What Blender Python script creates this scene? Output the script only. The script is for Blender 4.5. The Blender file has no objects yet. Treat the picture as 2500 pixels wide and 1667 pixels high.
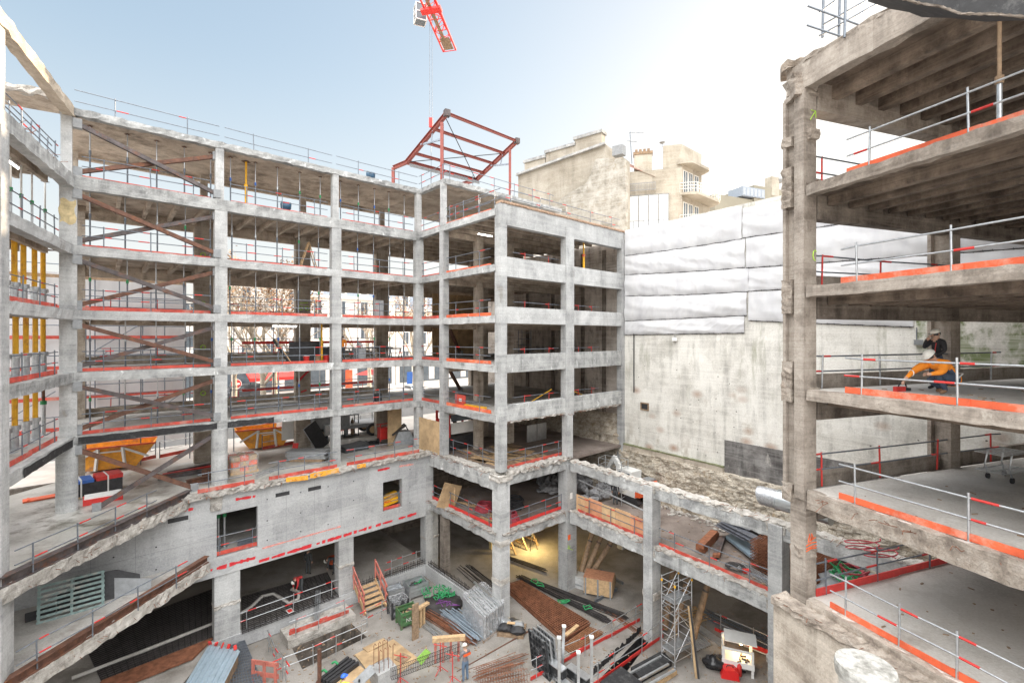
import bpy, math, random
from mathutils import Vector, Matrix, Euler
from mathutils import noise as mnoise
R = random.Random(7)
scn = bpy.context.scene
col = scn.collection
F, CX, HY = 1145.0, 1250.0, 820.0           # focal length in photo pixels, principal column, horizon row

# ------------------------------------------------------------------ helpers
class Fr:
    """a local ground frame: s along ax, t along ay, z up"""
    def __init__(self, o, ax, ay):
        self.o = o; n = math.hypot(*ax); self.ax = (ax[0]/n, ax[1]/n)
        n = math.hypot(*ay); self.ay = (ay[0]/n, ay[1]/n)
    def P(self, s, t, z):
        return Vector((self.o[0]+s*self.ax[0]+t*self.ay[0], self.o[1]+s*self.ax[1]+t*self.ay[1], z))
    def on(self, px, t):
        """s where the vertical plane t=const meets the sight column px"""
        k = (px-CX)/F
        x0 = self.o[0]+t*self.ay[0]; y0 = self.o[1]+t*self.ay[1]
        return (k*y0-x0)/(self.ax[0]-k*self.ax[1])
    def st(self, p):
        dx, dy = p[0]-self.o[0], p[1]-self.o[1]
        det = self.ax[0]*self.ay[1]-self.ax[1]*self.ay[0]
        return ((dx*self.ay[1]-dy*self.ay[0])/det, (dy*self.ax[0]-dx*self.ax[1])/det)
    def hit(self, px, py, t):
        s = self.on(px, t); p = self.P(s, t, 0)
        return s, (HY-py)*p.y/F
W0 = Fr((0, 0), (1, 0), (0, 1))
def at(px, py, z):
    y = z*F/(HY-py)
    return Vector(((px-CX)/F*y, y, z))
def dep(px, py, y):
    return Vector(((px-CX)/F*y, y, (HY-py)/F*y))

class MB:
    """collects shapes, then becomes ONE mesh object"""
    def __init__(s): s.v = []; s.f = []; s.m = []; s.sm = []; s.mats = []; s.cur = 0
    def use(s, mat):
        if mat not in s.mats: s.mats.append(mat)
        s.cur = s.mats.index(mat); return s
    def add(s, vs, fs, smooth=False):
        b = len(s.v); s.v += [tuple(v) for v in vs]
        for f in fs:
            s.f.append(tuple(i+b for i in f)); s.m.append(s.cur); s.sm.append(smooth)
        return s
    def hexa(s, p):
        return s.add(p, [(0,3,2,1),(4,5,6,7),(0,1,5,4),(1,2,6,5),(2,3,7,6),(3,0,4,7)])
    def box(s, fr, s0, s1, t0, t1, z0, z1):
        P = fr.P
        if (fr.ax[0]*fr.ay[1]-fr.ax[1]*fr.ay[0])*(s1-s0)*(t1-t0) < 0: t0, t1 = t1, t0
        return s.hexa([P(s0,t0,z0),P(s1,t0,z0),P(s1,t1,z0),P(s0,t1,z0),P(s0,t0,z1),P(s1,t0,z1),P(s1,t1,z1),P(s0,t1,z1)])
    def cbox(s, c, size, rot=(0,0,0)):
        m = Euler(rot).to_matrix(); hx, hy, hz = size[0]/2, size[1]/2, size[2]/2
        return s.hexa([Vector(c)+m@Vector(q) for q in [(-hx,-hy,-hz),(hx,-hy,-hz),(hx,hy,-hz),(-hx,hy,-hz),(-hx,-hy,hz),(hx,-hy,hz),(hx,hy,hz),(-hx,hy,hz)]])
    def bar(s, a, b, w, h=None, up=(0,0,1)):
        """rectangular bar from a to b, width w, height h"""
        h = h or w; a = Vector(a); b = Vector(b); d = (b-a).normalized(); up = Vector(up)
        if abs(d.dot(up)) > .99: up = Vector((0,1,0))
        x = d.cross(up).normalized(); y = x.cross(d)
        q = [(-w/2,-h/2),(w/2,-h/2),(w/2,h/2),(-w/2,h/2)]
        pa = [a+x*i+y*j for i,j in q]; pb = [b+x*i+y*j for i,j in q]
        return s.hexa([pa[0],pa[1],pb[1],pb[0],pa[3],pa[2],pb[2],pb[3]])
    def tube(s, pts, r, n=6, r2=None, cap=True):
        pts = [Vector(p) for p in pts]; rings = []; L = len(pts)
        ref = None
        for i, p in enumerate(pts):
            d = (pts[min(i+1,L-1)]-pts[max(i-1,0)]).normalized()
            if ref is None:
                ref = Vector((0,0,1)) if abs(d.z) < .9 else Vector((1,0,0))
            x = d.cross(ref).normalized(); y = x.cross(d).normalized(); ref = y
            rr = r if r2 is None else r+(r2-r)*i/(L-1)
            rings.append([p+x*rr*math.cos(2*math.pi*k/n)+y*rr*math.sin(2*math.pi*k/n) for k in range(n)])
        vs = [v for g in rings for v in g]; fs = []
        for i in range(L-1):
            for k in range(n):
                a = i*n+k; b = i*n+(k+1)%n
                fs.append((a, b, b+n, a+n))
        s.add(vs, fs, True)
        if cap:
            s.add(rings[0], [tuple(range(n))[::-1]]); s.add(rings[-1], [tuple(range(n))])
        return s
    def ibeam(s, a, b, w, h, t=.02, up=(0,0,1)):
        a = Vector(a); b = Vector(b); d = (b-a).normalized(); up = Vector(up)
        if abs(d.dot(up)) > .99: up = Vector((0,1,0))
        x = d.cross(up).normalized(); y = x.cross(d)
        o = [(-w/2,-h/2),(w/2,-h/2),(w/2,-h/2+t),(t/2,-h/2+t),(t/2,h/2-t),(w/2,h/2-t),(w/2,h/2),(-w/2,h/2),(-w/2,h/2-t),(-t/2,h/2-t),(-t/2,-h/2+t),(-w/2,-h/2+t)]
        return s.extr([a+x*i+y*j for i,j in o], b-a)
    def extr(s, poly, vec):
        n = len(poly); poly = [Vector(p) for p in poly]; vec = Vector(vec)
        vs = poly+[p+vec for p in poly]
        fs = [tuple(range(n))[::-1], tuple(range(n, 2*n))]+[(i,(i+1)%n,(i+1)%n+n,i+n) for i in range(n)]
        return s.add(vs, fs)
    def prism(s, pts2, z0, z1):
        ar = sum(pts2[i][0]*pts2[(i+1)%len(pts2)][1]-pts2[(i+1)%len(pts2)][0]*pts2[i][1] for i in range(len(pts2)))
        if ar < 0: pts2 = pts2[::-1]
        return s.extr([(p[0],p[1],z0) for p in pts2], (0,0,z1-z0))
    def grid(s, fn, nu, nv, smooth=True):
        vs = [fn(i/nu, j/nv) for i in range(nu+1) for j in range(nv+1)]
        fs = [(i*(nv+1)+j, (i+1)*(nv+1)+j, (i+1)*(nv+1)+j+1, i*(nv+1)+j+1) for i in range(nu) for j in range(nv)]
        return s.add(vs, fs, smooth)
    def lathe(s, c, prof, n=16, smooth=True):
        c = Vector(c); vs = []; fs = []
        for r_, z in prof:
            for k in range(n):
                a = 2*math.pi*k/n; vs.append(c+Vector((r_*math.cos(a), r_*math.sin(a), z)))
        for i in range(len(prof)-1):
            for k in range(n):
                a = i*n+k; b = i*n+(k+1)%n; fs.append((a,b,b+n,a+n))
        s.add(vs, fs, smooth)
        s.add(vs[:n], [tuple(range(n))[::-1]]); s.add(vs[-n:], [tuple(range(n))])
        return s
    def blob(s, c, rad, seed=0, n=2, amp=.25):
        """irregular stone / heap"""
        c = Vector(c); import bmesh
        bm = bmesh.new(); bmesh.ops.create_icosphere(bm, subdivisions=n, radius=1)
        vs = []
        for v in bm.verts:
            k = 1+amp*mnoise.noise(v.co*1.7+Vector((seed*3.1, seed*1.7, seed)))*2
            vs.append(c+Vector((v.co.x*rad[0]*k, v.co.y*rad[1]*k, v.co.z*rad[2]*k)))
        fs = [tuple(v.index for v in f.verts) for f in bm.faces]; bm.free()
        return s.add(vs, fs, n > 2)
    def build(s, name, mat=None, parent=None):
        me = bpy.data.meshes.new(name); me.from_pydata(s.v, [], s.f)
        mats = s.mats if s.mats else [mat]
        for m in mats: me.materials.append(m)
        if s.mats: me.polygons.foreach_set('material_index', s.m)
        me.polygons.foreach_set('use_smooth', s.sm); me.update()
        o = bpy.data.objects.new(name, me); col.objects.link(o)
        if parent is not None:
            o.parent = parent
            o.matrix_parent_inverse = Matrix.Translation(-parent.location) if parent.type == 'EMPTY' else Matrix()
        return o

def tag(o, label, cat, group=None):
    o['label'] = label; o['category'] = cat; o['kind'] = 'thing'
    if group: o['group'] = group
    return o
def thing(name, label, cat, loc, group=None):
    o = bpy.data.objects.new(name, None); o.location = loc; o.empty_display_size = .2; col.objects.link(o)
    return tag(o, label, cat, group)
def structure(o, kind='structure'):
    o['kind'] = kind; return o
def copy_tree(o, off, rz=0):
    """copy of a thing with its parts; the root Empty carries the placement"""
    c = o.copy(); col.objects.link(c); c.location = o.location+Vector(off)
    def kids(a, b):
        for ch in list(a.children):
            d = ch.copy(); col.objects.link(d); d.parent = b; d.matrix_parent_inverse = ch.matrix_parent_inverse.copy(); kids(ch, d)
    kids(o, c); return c
ORD = ['zeroth','first','second','third','fourth','fifth','sixth','seventh','eighth','ninth','tenth','eleventh','twelfth']

# ------------------------------------------------------------------ materials
def nodes(name):
    m = bpy.data.materials.new(name); m.use_nodes = True
    nt = m.node_tree; return m, nt, nt.nodes['Principled BSDF']
def ramp(nt, fac, stops):
    n = nt.nodes.new('ShaderNodeValToRGB'); e = n.color_ramp.elements
    while len(e) < len(stops): e.new(.5)
    for k, (p, c) in enumerate(stops):
        e[k].position = p; e[k].color = (*c, 1) if len(c) == 3 else c
    nt.links.new(fac, n.inputs[0]); return n.outputs[0]
def tex(nt, scale, detail=4, stretch=(1,1,1), rough=.6, kind='noise', coord='Object'):
    if coord == 'World': src = nt.nodes.new('ShaderNodeNewGeometry').outputs['Position']
    else: src = nt.nodes.new('ShaderNodeTexCoord').outputs['Object']
    mp = nt.nodes.new('ShaderNodeMapping'); mp.inputs['Scale'].default_value = stretch
    nt.links.new(src, mp.inputs[0])
    if kind == 'noise':
        n = nt.nodes.new('ShaderNodeTexNoise'); n.inputs['Scale'].default_value = scale; n.inputs['Detail'].default_value = detail; n.inputs['Roughness'].default_value = rough
        out = n.outputs[0]
    else:
        n = nt.nodes.new('ShaderNodeTexVoronoi'); n.inputs['Scale'].default_value = scale; n.feature = kind; out = n.outputs[0]
    nt.links.new(mp.outputs[0], n.inputs['Vector']); return out
def mix(nt, fac, a, b, mode='MIX'):
    n = nt.nodes.new('ShaderNodeMix'); n.data_type = 'RGBA'; n.blend_type = mode
    for i, x in ((0, fac), (6, a), (7, b)):
        if isinstance(x, (int, float)): n.inputs[i].default_value = x
        elif isinstance(x, tuple): n.inputs[i].default_value = (*x, 1)
        else: nt.links.new(x, n.inputs[i])
    return n.outputs[2]
def bump(nt, bs, h, strength, dist=.02):
    b = nt.nodes.new('ShaderNodeBump'); b.inputs['Strength'].default_value = strength; b.inputs['Distance'].default_value = dist
    nt.links.new(h, b.inputs['Height'])
    if bs.inputs['Normal'].is_linked: nt.links.new(bs.inputs['Normal'].links[0].from_socket, b.inputs['Normal'])
    nt.links.new(b.outputs[0], bs.inputs['Normal'])
def concrete(name, base, dark, light, streak=.5, blotch=.8, bmp=.5, stain=None, rough=.9, fine=1.0, stain_at=(.58,.72), stain_scale=.9):
    m, nt, bs = nodes(name)
    big = tex(nt, blotch, 5, (1,1,1), .62)
    c = ramp(nt, big, [(.33, dark), (.5, base), (.68, light)])
    st = tex(nt, 2.2, 4, (1,1,.16), .6)
    c = mix(nt, ramp(nt, st, [(.5,(0,0,0)),(.75,(streak,)*3)]), c, tuple(x*.55 for x in dark))
    fn = tex(nt, 14*fine, 5, (1,1,1), .7)
    c = mix(nt, .42, c, ramp(nt, fn, [(.3,(.25,.25,.25)),(.5,(.5,.5,.5)),(.72,(.78,.78,.78))]), 'OVERLAY')
    if stain:
        sn = tex(nt, stain_scale, 6, (1,1,.6), .7)
        c = mix(nt, ramp(nt, sn, [(stain_at[0],(0,0,0)),(stain_at[1],(1,1,1))]), c, stain)
    pl = tex(nt, 1.1, 3, (.12,.12,2.6), .5)
    c = mix(nt, ramp(nt, pl, [(.46,(0,0,0)),(.53,(.42,)*3),(.60,(0,0,0))]), c, light)
    pl2 = tex(nt, 2.3, 2, (.05,.05,3.2), .5)
    c = mix(nt, ramp(nt, pl2, [(.52,(0,0,0)),(.56,(.3,)*3),(.60,(0,0,0))]), c, dark)
    vc = nt.nodes.new('ShaderNodeTexVoronoi'); vc.inputs['Scale'].default_value = .55; vc.distance = 'CHEBYCHEV'
    nt.links.new(nt.nodes.new('ShaderNodeTexCoord').outputs['Object'], vc.inputs['Vector'])
    bw = nt.nodes.new('ShaderNodeRGBToBW'); nt.links.new(vc.outputs['Color'], bw.inputs[0]); c = mix(nt, .2, c, bw.outputs[0], 'SOFT_LIGHT'); hsv = nt.nodes.new('ShaderNodeHueSaturation'); hsv.inputs['Saturation'].default_value = .92; oi = nt.nodes.new('ShaderNodeObjectInfo'); rv = nt.nodes.new('ShaderNodeMapRange'); nt.links.new(oi.outputs['Random'], rv.inputs[0]); rv.inputs[3].default_value = .88; rv.inputs[4].default_value = 1.12; nt.links.new(rv.outputs[0], hsv.inputs['Value']); nt.links.new(c, hsv.inputs['Color']); c = hsv.outputs[0]
    pit = tex(nt, 9, 2, (1,1,1), .5, 'F1')
    c = mix(nt, ramp(nt, pit, [(.05,(.75,)*3),(.11,(0,0,0))]), c, tuple(x*.5 for x in dark))
    nt.links.new(c, bs.inputs['Base Color']); bs.inputs['Roughness'].default_value = rough
    bump(nt, bs, fn, bmp, .02); bump(nt, bs, big, bmp, .05)
    return m
def plain(name, c, rough=.6, metal=0, var=.25, scale=6, bmp=0, dirt=None, spec=.5):
    m, nt, bs = nodes(name)
    n = tex(nt, scale, 5, (1,1,1), .65)
    k = ramp(nt, n, [(.3, tuple(x*(1-var) for x in c)), (.7, tuple(min(1, x*(1+var)) for x in c))])
    if dirt:
        n2 = tex(nt, scale*.6, 6, (1,1,1), .75)
        k = mix(nt, ramp(nt, n2, [(.52,(0,0,0)),(.66,(1,1,1))]), k, dirt)
    nt.links.new(k, bs.inputs['Base Color']); bs.inputs['Roughness'].default_value = rough; bs.inputs['Metallic'].default_value = metal
    bs.inputs['Specular IOR Level'].default_value = spec
    if bmp: bump(nt, bs, n, bmp, .02)
    return m
def glow(name, c, s):
    m, nt, bs = nodes(name); bs.inputs['Base Color'].default_value = (*c, 1)
    bs.inputs['Emission Color'].default_value = (*c, 1); bs.inputs['Emission Strength'].default_value = s
    return m
M = {}
M['conc'] = concrete('facade concrete', (.39,.394,.393), (.29,.294,.296), (.475,.479,.474), .6, 1.0, .6, (.26,.235,.205), .9, 1, (.62,.74), .7)
M['spall'] = concrete('spalled beam concrete', (.36,.365,.36), (.22,.223,.225), (.46,.465,.46), .75, 1.6, .8, (.60,.61,.61), .9, 1, (.60,.66), 2.6)
M['wall'] = concrete('new cast wall', (.40,.405,.41), (.33,.335,.345), (.47,.475,.475), .35, .5, .3)
M['warm'] = concrete('old warm concrete', (.42,.36,.295), (.26,.21,.165), (.54,.475,.40), .8, 1.2, .7)
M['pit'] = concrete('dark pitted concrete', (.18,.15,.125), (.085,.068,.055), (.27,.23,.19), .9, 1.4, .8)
M['soffit'] = concrete('board marked soffit', (.42,.34,.265), (.22,.175,.135), (.54,.455,.37), .6, 1.1, .7)
M['pale'] = concrete('pale rendered wall', (.59,.57,.525), (.44,.42,.38), (.67,.65,.60), .6, .5, .5, (.30,.26,.20), .9, 1, (.60,.74), .55)
M['mossy'] = concrete('mossy rendered wall', (.58,.56,.51), (.46,.44,.40), (.68,.66,.61), .6, .5, .4, (.13,.165,.06), .9, 1, (.47,.60), .9)
M['floor'] = concrete('dusty slab', (.40,.38,.355), (.28,.265,.245), (.48,.46,.435), 0, .7, .35, (.24,.21,.185), .85, 1, (.56,.7), .6)
M['floor_r'] = concrete('clean slab', (.60,.565,.52), (.47,.435,.395), (.68,.645,.60), 0, .55, .25, (.33,.28,.24), .85, 1, (.58,.76), .5)
M['earth'] = concrete('brown trodden floor', (.22,.175,.15), (.13,.10,.085), (.30,.25,.22), 0, .6, .6, (.35,.32,.30), .95, 1, (.6,.75), .4)
M['pitfloor'] = concrete('pit floor', (.27,.25,.225), (.16,.142,.122), (.345,.32,.295), 0, .45, .35, (.20,.18,.16), .8, 1, (.60,.74), .35)
M['warm_r'] = concrete('brown weathered concrete', (.33,.28,.235), (.185,.15,.12), (.43,.375,.32), .8, 1.2, .8, (.48,.43,.37), .9, 1, (.62,.72), 1.5)
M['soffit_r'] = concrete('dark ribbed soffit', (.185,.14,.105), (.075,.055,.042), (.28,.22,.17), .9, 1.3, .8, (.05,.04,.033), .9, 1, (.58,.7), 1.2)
M['break_r'] = concrete('brown broken concrete', (.36,.30,.245), (.20,.16,.13), (.47,.41,.35), .3, 3.2, 1.6, (.28,.20,.14), .95, 1.6, (.6,.72), 2.2)
M['break'] = concrete('fresh broken concrete', (.40,.375,.34), (.24,.22,.195), (.52,.49,.455), .3, 3.2, 1.6, (.40,.31,.22), .95, 1.6, (.6,.72), 2.2)
M['party'] = concrete('old party wall', (.46,.405,.355), (.27,.23,.195), (.58,.52,.47), 1.0, .5, .6, (.12,.10,.085), .9, 1, (.56,.68), .5)
def party_render():
    m = M['pale'].copy(); m.name = 'stained party render'; nt = m.node_tree; bs = nt.nodes['Principled BSDF']; src = bs.inputs['Base Color'].links[0].from_socket
    sx = nt.nodes.new('ShaderNodeSeparateXYZ'); nt.links.new(nt.nodes.new('ShaderNodeTexCoord').outputs['Object'], sx.inputs[0])
    low = ramp(nt, sx.outputs[2], [(0,(0,0,0)),(1,(0,0,0))])
    def band(z0, z1, k):
        a = nt.nodes.new('ShaderNodeMapRange'); nt.links.new(sx.outputs[2], a.inputs[0]); a.inputs[1].default_value = z0; a.inputs[2].default_value = z1; a.inputs[3].default_value = 0; a.inputs[4].default_value = k; return a.outputs[0]
    def mul(a, b):
        n = nt.nodes.new('ShaderNodeMath'); n.operation = 'MULTIPLY'; nt.links.new(a, n.inputs[0]); nt.links.new(b, n.inputs[1]); return n.outputs[0]
    gs = ramp(nt, tex(nt, 1.0, 6, (1.2,1.2,.22), .7), [(.56,(0,0,0)),(.70,(.8,.8,.8))])
    c = mix(nt, mul(gs, band(-5.5, -1.5, .9)), src, (.25,.25,.17))
    br = ramp(nt, tex(nt, .8, 7, (1,1,.45), .75), [(.55,(0,0,0)),(.68,(.9,.9,.9))])
    c = mix(nt, mul(br, band(-4.5, -8.0, .8)), c, (.36,.31,.25))
    sp_ = ramp(nt, tex(nt, .55, 2, (1,1,1.5), .5, 'F1'), [(.04,(1,1,1)),(.28,(0,0,0))])
    c = mix(nt, mul(sp_, band(-2.0, -4.2, .75)), c, (.30,.15,.08))
    hl = ramp(nt, tex(nt, 1.5, 2, (1,1,1.2), .5, 'F1'), [(.05,(1,1,1)),(.075,(0,0,0))])
    c = mix(nt, mul(hl, band(1, -2.5, 1)), c, (.08,.065,.055))
    nt.links.new(c, bs.inputs['Base Color']); return m
M['prender'] = party_render()
M['black'] = plain('bitumen', (.018,.018,.02), .75, 0, .4, 5, .2, (.07,.07,.07))
M['steel'] = plain('galvanised tube', (.50,.52,.54), .38, .75, .2, 8)
M['tube'] = plain('grey tube', (.17,.19,.22), .45, .4, .25, 8)
M['red'] = plain('red painted board', (.47,.065,.045), .7, 0, .4, 1.6, .2, (.45,.22,.18))
M['redf'] = plain('faded red timber', (.47,.15,.115), .7, 0, .3, 2, .2, (.52,.32,.28))
M['orange'] = plain('orange painted board', (.66,.115,.045), .7, 0, .35, 1.3, .2, (.60,.29,.21))
M['redm'] = plain('red paint steel', (.55,.035,.03), .45, 0, .2, 5)
M['rust'] = plain('rusty steel', (.13,.065,.045), .7, .2, .45, 4, .2, (.22,.09,.045))
M['rustd'] = plain('dull steel', (.10,.085,.085), .6, .3, .45, 3, .2, (.17,.08,.05))
M['rebar'] = plain('rusty rebar', (.21,.085,.045), .8, .1, .5, 3, .2)
M['rebard'] = plain('dark rebar', (.045,.04,.04), .7, .3, .5, 3, .1)
M['yellow'] = plain('yellow prop paint', (.92,.47,.02), .5, 0, .18, 4, 0, (.60,.25,.03))
M['alu'] = plain('aluminium', (.60,.62,.64), .35, .8, .15, 4)
M['wood'] = plain('raw timber', (.50,.34,.19), .8, 0, .3, 6, .2)
M['ply'] = plain('plywood', (.43,.30,.17), .75, 0, .3, 1.4, .15, (.30,.20,.11))
M['oldwood'] = plain('old timber', (.26,.18,.115), .85, 0, .4, 5, .4)
M['white'] = plain('white paint', (.72,.72,.70), .6, 0, .08, 3)
M['cream'] = concrete('cream stucco', (.38,.34,.275), (.29,.255,.20), (.45,.41,.345), .45, .5, .3)
M['facade'] = plain('pale facade', (.82,.79,.74), .8, 0, .06, 1.5)
M['slate'] = plain('slate roof', (.28,.32,.38), .6, 0, .2, 8, .2)
M['glass'] = plain('window glass', (.10,.12,.14), .08, 0, .3, 1.5)
M['dark'] = plain('dark rubber', (.03,.03,.033), .6, 0, .4, 5)
M['grey'] = plain('grey plastic', (.25,.26,.27), .5, 0, .2, 5)
M['blue'] = plain('blue plastic', (.03,.12,.42), .45, 0, .2, 5)
M['green'] = plain('green paint', (.06,.15,.06), .5, 0, .25, 5, 0, (.12,.13,.07))
M['lime'] = plain('lime sheet', (.42,.80,.16), .5, 0, .25, 9)
M['netg'] = plain('green strap', (.03,.28,.10), .6, 0, .3, 9)
M['skin'] = plain('skin', (.55,.33,.24), .5, 0, .08, 8)
M['road'] = plain('asphalt', (.16,.155,.15), .85, 0, .2, 3, .2)
M['pave'] = plain('pale paving', (.50,.46,.42), .85, 0, .15, 1, .1)
# ------------------------------------------------------------------ camera, light
cam = bpy.data.cameras.new('camera'); cam.sensor_width = 36; cam.lens = 36*F/2500; cam.shift_y = -(833.5-HY)/2500; cam.clip_end = 3000; cam.clip_start = .1
co = bpy.data.objects.new('camera', cam); co.rotation_euler = (math.radians(90), 0, 0); col.objects.link(co); scn.camera = co
SUN_AZ, SUN_EL = math.radians(46), math.radians(13.5)
w = bpy.data.worlds.new('World'); scn.world = w; w.use_nodes = True
sky = w.node_tree.nodes.new('ShaderNodeTexSky'); sky.sky_type = 'NISHITA'; sky.sun_disc = False
sky.sun_elevation = SUN_EL; sky.sun_rotation = SUN_AZ; sky.air_density = 1.0; sky.dust_density = 1.6; sky.ozone_density = 1.3; sky.altitude = 50
bg = w.node_tree.nodes['Background']; bg.inputs[1].default_value = .15
w.node_tree.links.new(sky.outputs[0], bg.inputs[0])
sl = bpy.data.lights.new('sun', 'SUN'); sl.energy = 4.0; sl.angle = math.radians(.5); sl.color = (1, .78, .55)
so = bpy.data.objects.new('sun', sl); col.objects.link(so)
sd = Vector((math.sin(SUN_AZ)*math.cos(SUN_EL), math.cos(SUN_AZ)*math.cos(SUN_EL), math.sin(SUN_EL)))
so.rotation_euler = sd.to_track_quat('Z', 'Y').to_euler(); so.location = (60, 60, 60)
scn.view_settings.view_transform = 'Standard'; scn.view_settings.look = 'None'; scn.view_settings.exposure = 1.62; scn.view_settings.gamma = 1
scn.cycles.use_denoising = True; scn.cycles.max_bounces = 8; scn.cycles.diffuse_bounces = 5; scn.cycles.transparent_max_bounces = 16

# ------------------------------------------------------------------ site frames (metres, camera at the origin)
A = Fr((-21, 22.2), (.7498, .6617), (.6617, -.7498))       # long range: s along the front, t towards the camera
D = Fr((-21, 22.2), (.494, -.8695), (-.8695, -.494))       # side range: s towards the camera, t back
RB = Fr((8.95, 14.2), (.3305, -.9438), (.9438, .3305))     # near building: s towards the camera, t into the building
E = Fr((3.89, 31.6), (.6, -.8), (.8, .6))                  # pit frame: s towards the camera, t to the party wall
WL = Fr((8.6, 35.7), (.6, -.8), (.8, .6))                  # party wall line
L7, L6, L5, L4, L3, L2, L1, L0, LB, LP = 10.75, 7.6, 4.29, 1.22, -1.73, -4.74, -8.25, -11.7, -16.2, -17.0
UCOL = [0, 6.2, 12.66, 18.8]

def rough_bar(mb, a, b, w, h, step=.35, amp=.06, seed=0, up=(0,0,1)):
    """a bar of broken concrete: its long edges wander"""
    a = Vector(a); b = Vector(b); L = (b-a).length; n = max(2, int(L/step)); d = (b-a).normalized()
    x = d.cross(Vector(up)).normalized(); y = x.cross(d)
    base = [(-w/2,-h/2),(0,-h/2),(w/2,-h/2),(w/2,0),(w/2,h/2),(0,h/2),(-w/2,h/2),(-w/2,0)]
    vs = []
    for i in range(n+1):
        p = a+(b-a)*(i/n)
        for k, (q, r) in enumerate(base):
            nz = mnoise.noise(Vector((i*.9+seed*7.3, k*2.1, seed)))*amp*2
            n2 = mnoise.noise(Vector((i*.9+seed*3.3, k*2.7+9, seed+4)))*amp*2
            vs.append(p+x*(q+nz)+y*(r+n2)+d*(mnoise.noise(Vector((i*1.3, k*1.9, seed+8)))*amp if 0 < i < n else 0))
    fs = [(i*8+k, i*8+(k+1)%8, (i+1)*8+(k+1)%8, (i+1)*8+k) for i in range(n) for k in range(8)]
    fs += [tuple(range(8))[::-1], tuple(range(n*8, n*8+8))]
    return mb.add(vs, fs)

def ribbed_slab(fr, s0, s1, t0, t1, ztop, along='t', pitch=1.25, thick=.14, rib=.3, rw=.18, inset=.2, phase=.6):
    """floor plate with downstand ribs, one piece"""
    mb = MB(); mb.use(M['floor']); mb.box(fr, s0, s1, t0, t1, ztop-.02, ztop)
    mb.use(M['soffit']); mb.box(fr, s0, s1, t0, t1, ztop-thick, ztop-.021)
    if rib:
        if along == 't':
            s = s0+phase
            while s < s1-.1: mb.box(fr, s-rw/2, s+rw/2, t0+inset, t1-inset, ztop-thick-rib, ztop-thick+.01); s += pitch
        else:
            t = min(t0,t1)+phase
            while t < max(t0,t1)-.1: mb.box(fr, s0+inset, s1-inset, t-rw/2, t+rw/2, ztop-thick-rib, ztop-thick+.01); t += pitch
    return mb

# ------------------------------------------------------------------ long range (facade A)
GA = 'gutted concrete frames round the yard'
rA = thing('gutted_building', 'long grey concrete frame of six open storeys with rust-brown cross braces, street behind it', 'building', A.P(9, 0, L1), GA)
def colm(fr, s, t, ws, wt, z0, z1, mat, par, name='column'):
    return MB().box(fr, s-ws/2, s+ws/2, t-wt/2, t+wt/2, z0, z1).build(name, mat, par)
for i, u in enumerate(UCOL):
    mb = MB(); w_ = .60 if i else .62
    if i < 2:      # round drum on the ground storey
        mb.lathe(A.P(u-.05, 0, 0), [(.40, L1), (.40, L2-.42)], 20)
    else: mb.box(A, u-w_/2+.04, u+w_/2-.04, -.25, .2, L1, L2-.42)
    mb.box(A, u-w_/2, u+w_/2, -.25, .22, L2-.42, L6-.55)
    mb.box(A, u-.26, u+.14, -.15, .2, L6-.55, L7-.28)
    mb.build('column', M['conc'], rA)
for i, u in enumerate([0, 6.27, 12.5, 18.8]):
    mb = MB().use(M['warm'])
    mb.box(A, u-.55, u+.5, -6.3, -5.8, L1, L6-.5); mb.box(A, u-.2, u+.2, -6.15, -5.85, L6-.5, L7-.2)
    mb.build('column', M['warm'], rA)
SLABS = {'L7': L7, 'L6': L6, 'L5': L5, 'L4': L4, 'L3': L3, 'L2': L2}
for k, z in SLABS.items():
    if k == 'L7':
        ribbed_slab(A, -.3, 18.9, -6.6, .1, z, rib=0, thick=.22).build('floor_slab', None, rA)
        mb = MB(); rough_bar(mb, A.P(-.3, .05, z-.13), A.P(19.1, .05, z-.13), .36, .34, .25, .035, 3); mb.build('edge_beam', M['spall'], rA)
        MB().box(A, -.3, 18.9, -6.7, -6.4, z-.5, z-.06).build('back_beam', M['soffit'], rA)
    else:
        d = .62 if k == 'L6' else .44
        ribbed_slab(A, -.3, 18.9, -6.4, .02, z, phase=.95).build('floor_slab', None, rA)
        mb = MB(); rough_bar(mb, A.P(-.3, .02, z-d/2), A.P(19.1, .02, z-d/2), .44, d, .3, .018, z); mb.build('edge_beam', M['spall'] if k in ('L6', 'L3', 'L2') else M['conc'], rA)
        MB().box(A, -.3, 18.9, -6.32, -5.95, z-(.85 if z > 4 else .58), z-.15).build('back_beam', M['soffit'], rA)
    if k in ('L2', 'L3'):
        MB().box(A, -.3, 18.9, -6.45, -6.3, z, z+.5).build('parapet', M['warm'], rA)
mb = MB()
for s0, s1 in ((.35, 6.0), (6.5, 8.9)):
    n = 14; top = []; 
    for i in range(n+1):
        s = s0+(s1-s0)*i/n; top.append(A.P(s, .262, L2-.05-.07*R.random()))
    bot = [A.P(s0+(s1-s0)*i/n, .262, L2-.38-.05*R.random()) for i in range(n+1)]
    mb.add(top+bot, [(i, i+n+1, i+n+2, i+1) for i in range(n)])
mb.build('bitumen_band', M['black'], rA)

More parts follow.
